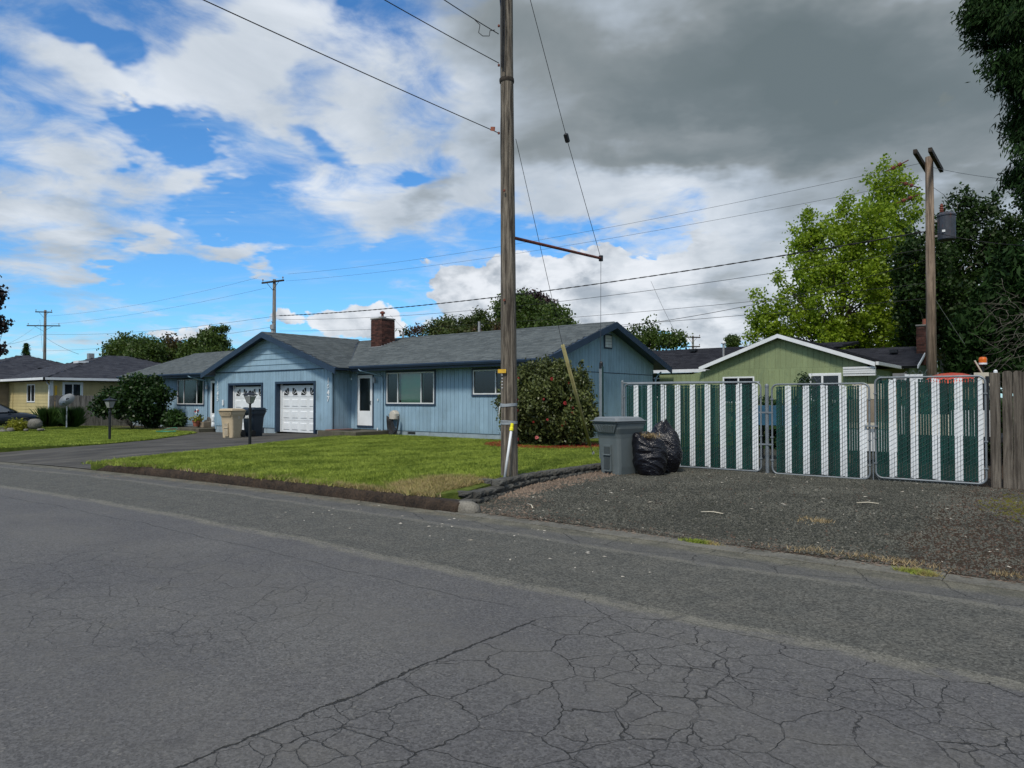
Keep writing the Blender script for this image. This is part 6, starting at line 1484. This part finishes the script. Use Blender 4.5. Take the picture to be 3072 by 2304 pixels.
# rocks
def rock(px, py, w, rx, ry, label, seed):
    p = W(px, py, w); r_ = random.Random(seed); R_ = rx / FPX * w; H_ = ry / FPX * w; rings = []
    for i in range(9):
        ph = -math.pi / 2 + math.pi * i / 8; rings.append([(math.cos(a) * math.cos(ph) ** .6 * R_ * r_.uniform(.88, 1.08), math.sin(a) * math.cos(ph) ** .6 * R_ * .7 * r_.uniform(.88, 1.08), math.sin(ph) * H_) if 0 < i < 8 else (math.cos(a) * .02, math.sin(a) * .02, math.sin(ph) * H_) for a in [k * math.pi / 6 for k in range(12)]])
    b = MB().loft(rings); o = b.build('boulder', 'stone', None, p, smooth=True); return tag(o, label, 'rock', 'boulders by the dark car')
rock(105, 1272, 34.7, 27, 16, 'big grey boulder between the yellow green shrub and the grasses', 1)
rock(8, 1294, 34.2, 14, 6, 'flat low stone at the left edge below the dark car', 2)
rock(32, 1291, 34.4, 16, 8, 'low stone below the yellow green shrub', 3)
rock(122, 1289, 34.3, 14, 4, 'flat stone in front of the big boulder', 4)
rock(78, 1290, 34.2, 9, 4, 'small stone left of the big boulder', 5)
# dark bed under the viburnum
kind(MB().prism([(-35.6, 18.2, -.16), (-36.4, 17.3, -.16), (-40.5, 16.9, -.16), (-43.2, 17.6, -.16), (-43.7, 19.3, -.16), (-36.4, 19.3, -.16)], (0, 0, .06)).build('planting_bed', 'soil'), 'structure')

# ------------------------------------------------------------------ small things at the left porch
def at(px, py, w): return W(px, py, w)
pt_ = thing('flower_pot', 'terracotta flower pot with pale green plant on the left porch', 'flower pot', at(589, 1279, 35.6))
MB().lathe([(.13, 0), (.18, .22), (.20, .22), (.20, .27), (.16, .27)], 14).build('pot', 'terracotta', pt_, smooth=False); leaves(rng.normal(0, .1, (16, 3)) * (1.3, 1, .6) + (0, 0, .38), 9, .06, .07, 'leaf_yellowgreen', 'plant', pt_)
pt_ = thing('flower_pot', 'brown flower pot behind the terracotta one on the left porch', 'flower pot', at(593, 1272, 36.0))
MB().lathe([(.13, 0), (.17, .24), (.19, .24), (.19, .28)], 14, (.12, 0, 0)).build('pot', 'ceramic', pt_); leaves(rng.normal(0, .08, (8, 3)) + (.12, 0, .33), 7, .05, .06, 'leaf_viburnum', 'plant', pt_)
pw = thing('pinwheel', 'red white and dark pinwheel on a stick by the left unit window', 'pinwheel', at(591, 1262, 35.7))
MB().tube([(0, 0, -.1), (0, 0, .50)], .008, 5).build('stick', 'black_iron', pw)
for k in range(6):
    a = k * math.pi / 3; d_ = RT * math.cos(a) + UP0 * math.sin(a); e_ = RT * math.cos(a + .9) + UP0 * math.sin(a + .9); c_ = Vector((-.04, 0, .48)); MB().prism([c_, c_ + d_ * .14, c_ + e_ * .12], -FW0 * .01).build('vane', ['petal_red', 'white_paint', 'bin_navy'][k % 3], pw)
st2 = thing('stone_plaque', 'pale stone garden plaque leaning by the left unit door', 'plaque', at(622, 1277, 36.2), YAW)
MB().prism([(-.17, 0, 0), (.17, 0, 0), (.17, 0, .28), (.12, 0, .42), (0, 0, .46), (-.04, 0, .30), (-.17, 0, .26)], (0, .06, 0)).build('slab', 'stone', st2); MB().tube([(.04 + math.cos(a) * .05, -.008, .33 + math.sin(a) * .06) for a in [k * .628 for k in range(11)]], .008, 5).build('wreath', 'black_iron', st2)
fg = thing('garden_figurine', 'small white garden figurine at the corner of the left porch', 'figurine', at(640, 1281, 34.6))
MB().lathe([(.07, 0), (.10, .04), (.09, .18), (.06, .26), (.08, .30), (.05, .40), (.085, .46), (.07, .55), (.02, .60)], 12).build('body', 'white_paint', fg, smooth=True); MB().lathe([(.068, .27), (.085, .29), (.07, .33)], 10).build('scarf', 'tape_gray', fg)
gh = MB(); cpt = at(500, 1288, 33.6); cz_ = gz(cpt.x) + .03
for k in range(5): rr = .34 + .05 * k; gh.tube([(cpt.x + math.cos(a) * rr, cpt.y + math.sin(a) * rr * .8, cz_ + .012 * k + (.16 * max(0, math.sin(a)) if k == 4 else 0)) for a in [i * 2 * math.pi / 24 for i in range(25)]], .013, 5)
tag(gh.build('garden_hose', 'hose_green', smooth=True), 'coiled green garden hose on the grass by the left porch', 'hose')
tag(MB().box(-34.6, -34.0, 18.4, 18.8, .03, .30).build('planter_box', 'tan_board', bevel=.01), 'small brown planter box on the left porch', 'planter')

# ------------------------------------------------------------------ dark car in the next drive (nose towards +y)
car = thing('parked_car', 'dark blue sedan parked nose in beside the yellow house', 'car', (-44.2, 12.2, -.16), 0)
cl = [(-2.30, .45, .62, .78), (-2.15, .30, .74, .84), (-1.5, .22, .84, .88), (-.6, .20, .90, .90), (.6, .20, .90, .90), (1.3, .22, .93, .88), (1.8, .25, .86, .84), (2.15, .32, .74, .76), (2.30, .42, .55, .62)]
rings = []
for y_, zb, zt, hw in cl:
    rings.append([(-hw * .92, y_, zb), (-hw, y_, zb + .16), (-hw, y_, zt - .22), (-hw * .93, y_, zt - .04), (-hw * .6, y_, zt), (hw * .6, y_, zt), (hw * .93, y_, zt - .04), (hw, y_, zt - .22), (hw, y_, zb + .16), (hw * .92, y_, zb)])
b = MB().loft(rings); o = b.build('body', 'car_blue', car, smooth=True); ss = o.modifiers.new('s', 'SUBSURF'); ss.levels = 2; ss.render_levels = 2
rf = [(-1.75, .88, .88, .70), (-1.0, .88, 1.30, .60), (-.3, .88, 1.40, .58), (.35, .88, 1.36, .58), (1.25, .86, .90, .72)]
rings = [[(-.74, y_, zb), (-hw, y_, zt - .03), (-hw * .7, y_, zt + .0), (hw * .7, y_, zt + .0), (hw, y_, zt - .03), (.74, y_, zb)] for y_, zb, zt, hw in rf]
o = MB().loft(rings).build('cabin', 'car_blue', car, smooth=True)
for sx in (-1, 1):
    q = lambda y_, z_, f=0: (sx * (.748 - (z_ - .88) * .30), y_, z_)
    MB().poly([q(.98, .93), q(.36, 1.28), q(-.28, 1.32), q(-.28, .93)]).build('side_window', 'car_glass', car, (sx * .018, 0, 0)); MB().poly([q(-.34, .93), q(-.34, 1.32), q(-.95, 1.23), q(-1.35, .95)]).build('side_window', 'car_glass', car, (sx * .018, 0, 0))
    MB().box(sx * .80 - .09 + .09 * sx, sx * .80 + .09 + .09 * sx, .72, .86, .90, 1.03).build('mirror', 'car_blue', car, bevel=.02)
    MB().loft([[(sx * x_, y_, z_) for x_, y_, z_ in ((.52, 2.19, .60), (.80, 2.0, .64), (.80, 1.98, .72), (.54, 2.14, .70))], [(sx * x_, y_, z_) for x_, y_, z_ in ((.53, 2.25, .60), (.84, 2.06, .64), (.84, 2.02, .72), (.55, 2.18, .71))]]).build('headlight', 'chrome', car)
    for y_ in (-1.38, 1.42):
        wh = MB().lathe([(.05, -.10), (.30, -.10), (.33, -.06), (.33, .06), (.30, .10), (.05, .10)], 22).build('wheel', 'black_rubber', car, (sx * .80, y_, .33), (0, R(90), 0)); MB().lathe([(.04, .0), (.20, .02), (.20, .03), (.05, .04)], 12, (0, 0, .085 * sx)).build('rim', 'transformer_gray', wh)
MB().poly([(-.66, 1.20, .92), (.66, 1.20, .92), (.54, .40, 1.34), (-.54, .40, 1.34)]).build('windscreen', 'car_glass', car, (0, .02, .02))
MB().box(.895, .905, -1.9, 1.9, .47, .50).build('side_trim', 'black_rubber', car)

# ------------------------------------------------------------------ things behind the gates
tk = thing('utility_trailer', 'white sided utility trailer parked behind the right slatted gate', 'trailer', (-2.5, 18.4, 0))
MB().box(-1.0, 1.45, -.2, 2.3, .55, .65).build('bed', 'black_iron', tk)
for x0_, x1_, m_, zt_ in ((-1.0, -.35, 'white_metal', 1.30), (-.33, .45, 'cream_panel', 1.12), (.47, 1.2, 'white_metal', 1.22)): MB().box(x0_, x1_, -.22, -.17, .66, zt_).build('side_panel', m_, tk)
for x_ in (-.35, .95, 1.14): MB().box(x_ - .03, x_ + .03, -.28, -.23, .60, 1.95).build('stake', 'black_iron', tk)
MB().box(.90, 1.17, -.235, -.223, 1.80, 2.03).build('top_board', 'cream_panel', tk); MB().box(-.42, -.06, -.235, -.223, 1.85, 2.02).build('top_board', 'white_metal', tk)
for y_ in (.3, 1.5): MB().lathe([(.1, -.09), (.33, -.09), (.36, 0), (.33, .09), (.1, .09)], 18).build('wheel', 'black_rubber', tk, (-1.0, y_, .36), (0, R(90), 0))
kk = thing('kayak_hull', 'upturned orange plastic hull lying above the right slatted gate', 'kayak', (-2.18, 19.8, 1.80), R(4)); rings = []
for i in range(13):
    t_ = i / 12; rr = max(.03, math.sin(math.pi * t_) ** .55); rings.append([(math.cos(a) * .58 * rr, -1.4 + 2.8 * t_, max(0, math.sin(a)) ** .8 * .29 * rr) for a in [k * math.pi / 8 for k in range(9)]])
MB().loft(rings).build('hull', 'orange_plastic', kk, smooth=True)
bp = W(2949, 1117, 16.5)
bc = thing('beacon_light', 'amber beacon lamp on a black stalk behind the brown board fence', 'beacon', (bp.x, bp.y, 1.9)); zB = W(2949, 1100, 16.5).z - 1.9
MB().tube([(0, 0, -1.9), (0, 0, zB)], .02, 6).lathe([(.07, zB), (.085, zB + .03), (.06, zB + .05)], 12).build('stalk', 'black_plastic', bc); MB().lathe([(.085, 0), (.085, .04)], 16, (0, 0, zB + .05)).build('base_ring', 'white_paint', bc); MB().lathe([(.08, 0), (.084, .08), (.07, .125), (.03, .135)], 16, (0, 0, zB + .092)).build('lens', 'amber', bc, smooth=False)
a_, b_ = W(2924, 1082, 16), W(2948, 1122, 16); tag(MB().bar(a_, a_ + (b_ - a_) * 3, .02, .03).build('wooden_stick', 'cream_panel'), 'thin pale stick leaning beside the amber beacon', 'stick')
bt = thing('blue_tub', 'blue plastic tub on a stand behind the gap of the left gate', 'tub', (-5.55, 17.4, 0)); MB().loft([rrect(.42, .35, .84), rrect(.48, .40, 1.30)]).build('body', 'tarp_blue', bt)
for sx in (-.35, .35): MB().box(sx - .03, sx + .03, -.03, .03, 0, .84).build('leg', 'black_iron', bt)
pf = thing('picket_panel', 'grey picket panel and white boards stored between middle and right gates', 'panel', (-3.5, 17.4, 0)); MB().box(-.45, .55, 0, .05, .95, 1.45).build('board', 'tan_board', pf); MB().box(-.45, .55, -.02, .03, .80, .94).build('board', 'cream_panel', pf); MB().box(-.45, .55, 0, .05, .30, .78).build('board', 'white_metal', pf); MB().box(-.35, .45, .0, .05, 1.46, 1.80).build('board', 'cream_panel', pf)
MB().box(-.44, -.38, .06, .12, 0, 1.4).box(.48, .54, .06, .12, 0, 1.4).build('leg', 'tan_board', pf)
# dark hedge added behind the yard so that the gaps between slats read dark
hb = thing('hedge', 'dark laurel hedge added behind the slatted gates to darken their gaps', 'hedge', (-4.5, 21.5, 0)); Ch = np.stack([rng.uniform(-3.4, 6.5, 1100), rng.uniform(-.5, .7, 1100), rng.uniform(.0, 1.35, 1100)], 1); leaves(Ch, 12, .12, .12, 'leaf_viburnum', 'foliage', hb)
MB().tube([(-2, 0, 0), (-2, 0, 1.0)], .05, 5).tube([(1, 0, 0), (1, 0, 1.0)], .05, 5).tube([(4, 0, 0), (4, 0, 1.0)], .05, 5).build('stem', 'bark', hb)
sh2 = shrub('twiggy green shrub poking above the middle slatted gate', 2415, 1150, 24, 14, 22, 'leaf_viburnum', .05, 60, z=0.0)
# neighbouring shed roof far right behind trees and a brownish far house
MB_ = thing('far_house', 'plain grey far house glimpsed between the tree trunks', 'house', gnd(2800, 60)); MB().box(-4, 4, -2, 2, 0, 3.0).build('wall', 'tan_board', MB_); MB().prism([(-4.3, -2.4, 2.9), (-4.3, 2.4, 2.9), (-4.3, 0, 4.1)], (8.6, 0, 0)).build('roof', 'far_roof_gray', MB_)

# ------------------------------------------------------------------ loose stuff on gravel and road
def scatter(name, poly, n, smin, smax, m, zf, flat=.5, thick=.4, elong=1.0, label=None, wsel=None):
    xs = [p[0] for p in poly]; ys = [p[1] for p in poly]; x = rng.uniform(min(xs), max(xs), n * 2); y = rng.uniform(min(ys), max(ys), n * 2); k = inpoly(x, y, poly)
    if wsel is not None: k &= rng.uniform(0, 1, len(x)) < wsel(x, y)
    x = x[k][:n]; y = y[k][:n]; n = len(x); s = rng.uniform(smin, smax, n) ** 1.0; a = rng.uniform(0, 6.28, n); z = np.array([zf(p, q) for p, q in zip(x, y)])
    e_ = 1 + (elong - 1) * rng.uniform(0, 1, n)
    ux, uy = np.cos(a) * s * e_, np.sin(a) * s * e_; vx, vy = -np.sin(a) * s * flat, np.cos(a) * s * flat; h = s * thick * rng.uniform(.6, 1.4, n)
    j = lambda: rng.uniform(.6, 1.2, n)
    A = np.stack([x + ux * j(), y + uy * j(), z], 1); B = np.stack([x + vx * j(), y + vy * j(), z], 1); C_ = np.stack([x - ux * j(), y - uy * j(), z], 1); D_ = np.stack([x - vx * j(), y - vy * j(), z], 1); T = np.stack([x + rng.normal(0, .2, n) * s, y + rng.normal(0, .2, n) * s, z + h], 1)
    vs = np.stack([A, B, C_, D_, T], 1).reshape(-1, 3).astype(np.float32); me = bpy.data.meshes.new(name); me.vertices.add(n * 5); me.vertices.foreach_set('co', vs.ravel())
    li = (np.arange(n)[:, None] * 5 + np.array([0, 1, 4, 1, 2, 4, 2, 3, 4, 3, 0, 4])).ravel().astype(np.int32); me.loops.add(len(li)); me.loops.foreach_set('vertex_index', li); me.polygons.add(n * 4); me.polygons.foreach_set('loop_start', np.arange(0, n * 12, 3, dtype=np.int32)); me.materials.append(MATS[m]); me.update(calc_edges=True)
    o = link(name, me); kind(o, 'stuff')
    if label: o['label'] = label
    return o
leafmat('pebble', (.016, .018, .015), (.125, .124, .102), 0, .9); leafmat('pebble_brown', (.03, .02, .014), (.13, .09, .065), 0, .9)
PADV = [(-7.2, 7.66), (2.0, 7.66), (2.0, 14.1), (-7.8, 14.1), (-7.4, 12.5), (-7.3, 10)]
scatter('gravel_stones', PADV, 62000, .008, .022, 'pebble', pad_z, .8, .7)
scatter('gravel_stones', PADV, 9000, .010, .026, 'pebble_brown', pad_z, .8, .6, wsel=lambda x, y: np.clip((x + 1.6) * .9, .05, 1) + np.clip((8.3 - y) * .8, 0, 1))
scatter('wood_chips', PADV, 420, .008, .036, 'chip_white', pad_z, .28, .3, 1.6, 'pale wood chips strewn over the gravel')
scatter('leaf_litter', [(-7.15, 8.6), (-6.5, 9.0), (-6.65, 12.0), (-7.4, 13.0), (-7.4, 10)], 2000, .015, .045, 'leaf_litter', pad_z, .6, .8, 1.0, 'dry pinkish leaves piled along the foot of the block wall', lambda x, y: np.clip((-6.7 - x) * 1.6, 0, 1))
scatter('leaf_litter', [(-7.1, 7.65), (-5.9, 7.65), (-6.3, 9.2), (-7.1, 9.2)], 500, .01, .03, 'leaf_litter', pad_z, .5, .5, 1.3)
scatter('leaf_litter', [(-7.0, 7.55), (2.0, 7.55), (2.0, 7.95), (-7.0, 7.95)], 1500, .008, .03, 'leaf_litter', pad_z, .4, .3, 1.8)
scatter('road_debris', [(-9, 5.6), (-3, 5.6), (-3, 7.3), (-9, 7.3)], 60, .008, .030, 'chip_white', lambda x, y: ROADZ, .35, .3, 1.4)
scatter('kerb_litter', [(-16.5, 6.25), (-16.5, 6.5), (-13, 7.25), (-9, 7.42), (-6.5, 7.5), (-6.5, 7.2), (-9, 7.15), (-13, 6.95)], 900, .006, .02, 'leaf_litter', lambda x, y: ROADZ, .5, .4, 1.5)
# moss patch and straw at the right
scatter('moss', [(-1.6, 9.4), (1.5, 9.0), (1.5, 13.9), (-1.2, 13.9)], 8000, .015, .045, 'moss', pad_z, .9, .5, label='yellow green moss and needles on the soil at the right', wsel=lambda x, y: np.clip(1.1 - np.hypot((x - .3) / 1.3, (y - 12.0) / 1.9), 0, 1) ** 1.2)
def tufts(name, centres, n, m, hmax=.06, w_=.005, label=None):
    V = []
    for cx_, cy_, sx, sy, zz_ in centres:
        x = rng.normal(cx_, sx, n); y = rng.normal(cy_, sy, n); a = rng.uniform(0, 6.28, n); h = rng.uniform(.3, 1, n) * hmax; ln = rng.normal(0, .7, (n, 2)) * h[:, None]
        V.append(np.stack([np.stack([x - np.cos(a) * w_, y - np.sin(a) * w_, x * 0 + zz_], 1), np.stack([x + np.cos(a) * w_, y + np.sin(a) * w_, x * 0 + zz_], 1), np.stack([x + ln[:, 0], y + ln[:, 1], zz_ + h], 1)], 1))
    o = fastmesh(name, np.concatenate(V), 3, m); kind(o, 'stuff'); 
    if label: o['label'] = label
tufts('dry_grass', [(rnd.uniform(-2.4, 1.5), rnd.uniform(7.68, 7.86), rnd.uniform(.05, .16), .05, -.13) for k in range(17)], 60, 'dry_straw', .06)
tufts('weed_tuft', [(-1.15, 7.50, .07, .03, -.14), (-3.25, 7.55, .10, .02, -.14), (-1.05, 7.45, .05, .03, -.14)], 700, 'lawn_blade', .05)
tufts('weed_tuft', [(-2.55, 9.45, .10, .10, -.07), (-2.45, 9.4, .06, .05, -.07)], 130, 'dry_straw', .05)
for k, (x_, y_, a_, L_, lb) in enumerate(((-6.05, 8.2, 2.4, .42, 'curved pale twig on gravel near the end of the block wall'), (-3.95, 9.2, .1, .30, 'straight pale twig lying in mid gravel'), (-2.35, 10.8, .4, .28, 'short pale twig before the middle gate'))):
    z_ = pad_z(x_, y_) + .02; tag(MB().tube([(x_, y_, z_), (x_ + math.cos(a_) * L_ * .5, y_ + math.sin(a_) * L_ * .5 + .03, z_ + .01), (x_ + math.cos(a_) * L_, y_ + math.sin(a_) * L_, z_)], .008, 5).build('twig', 'cream_panel', smooth=True), lb, 'twig')
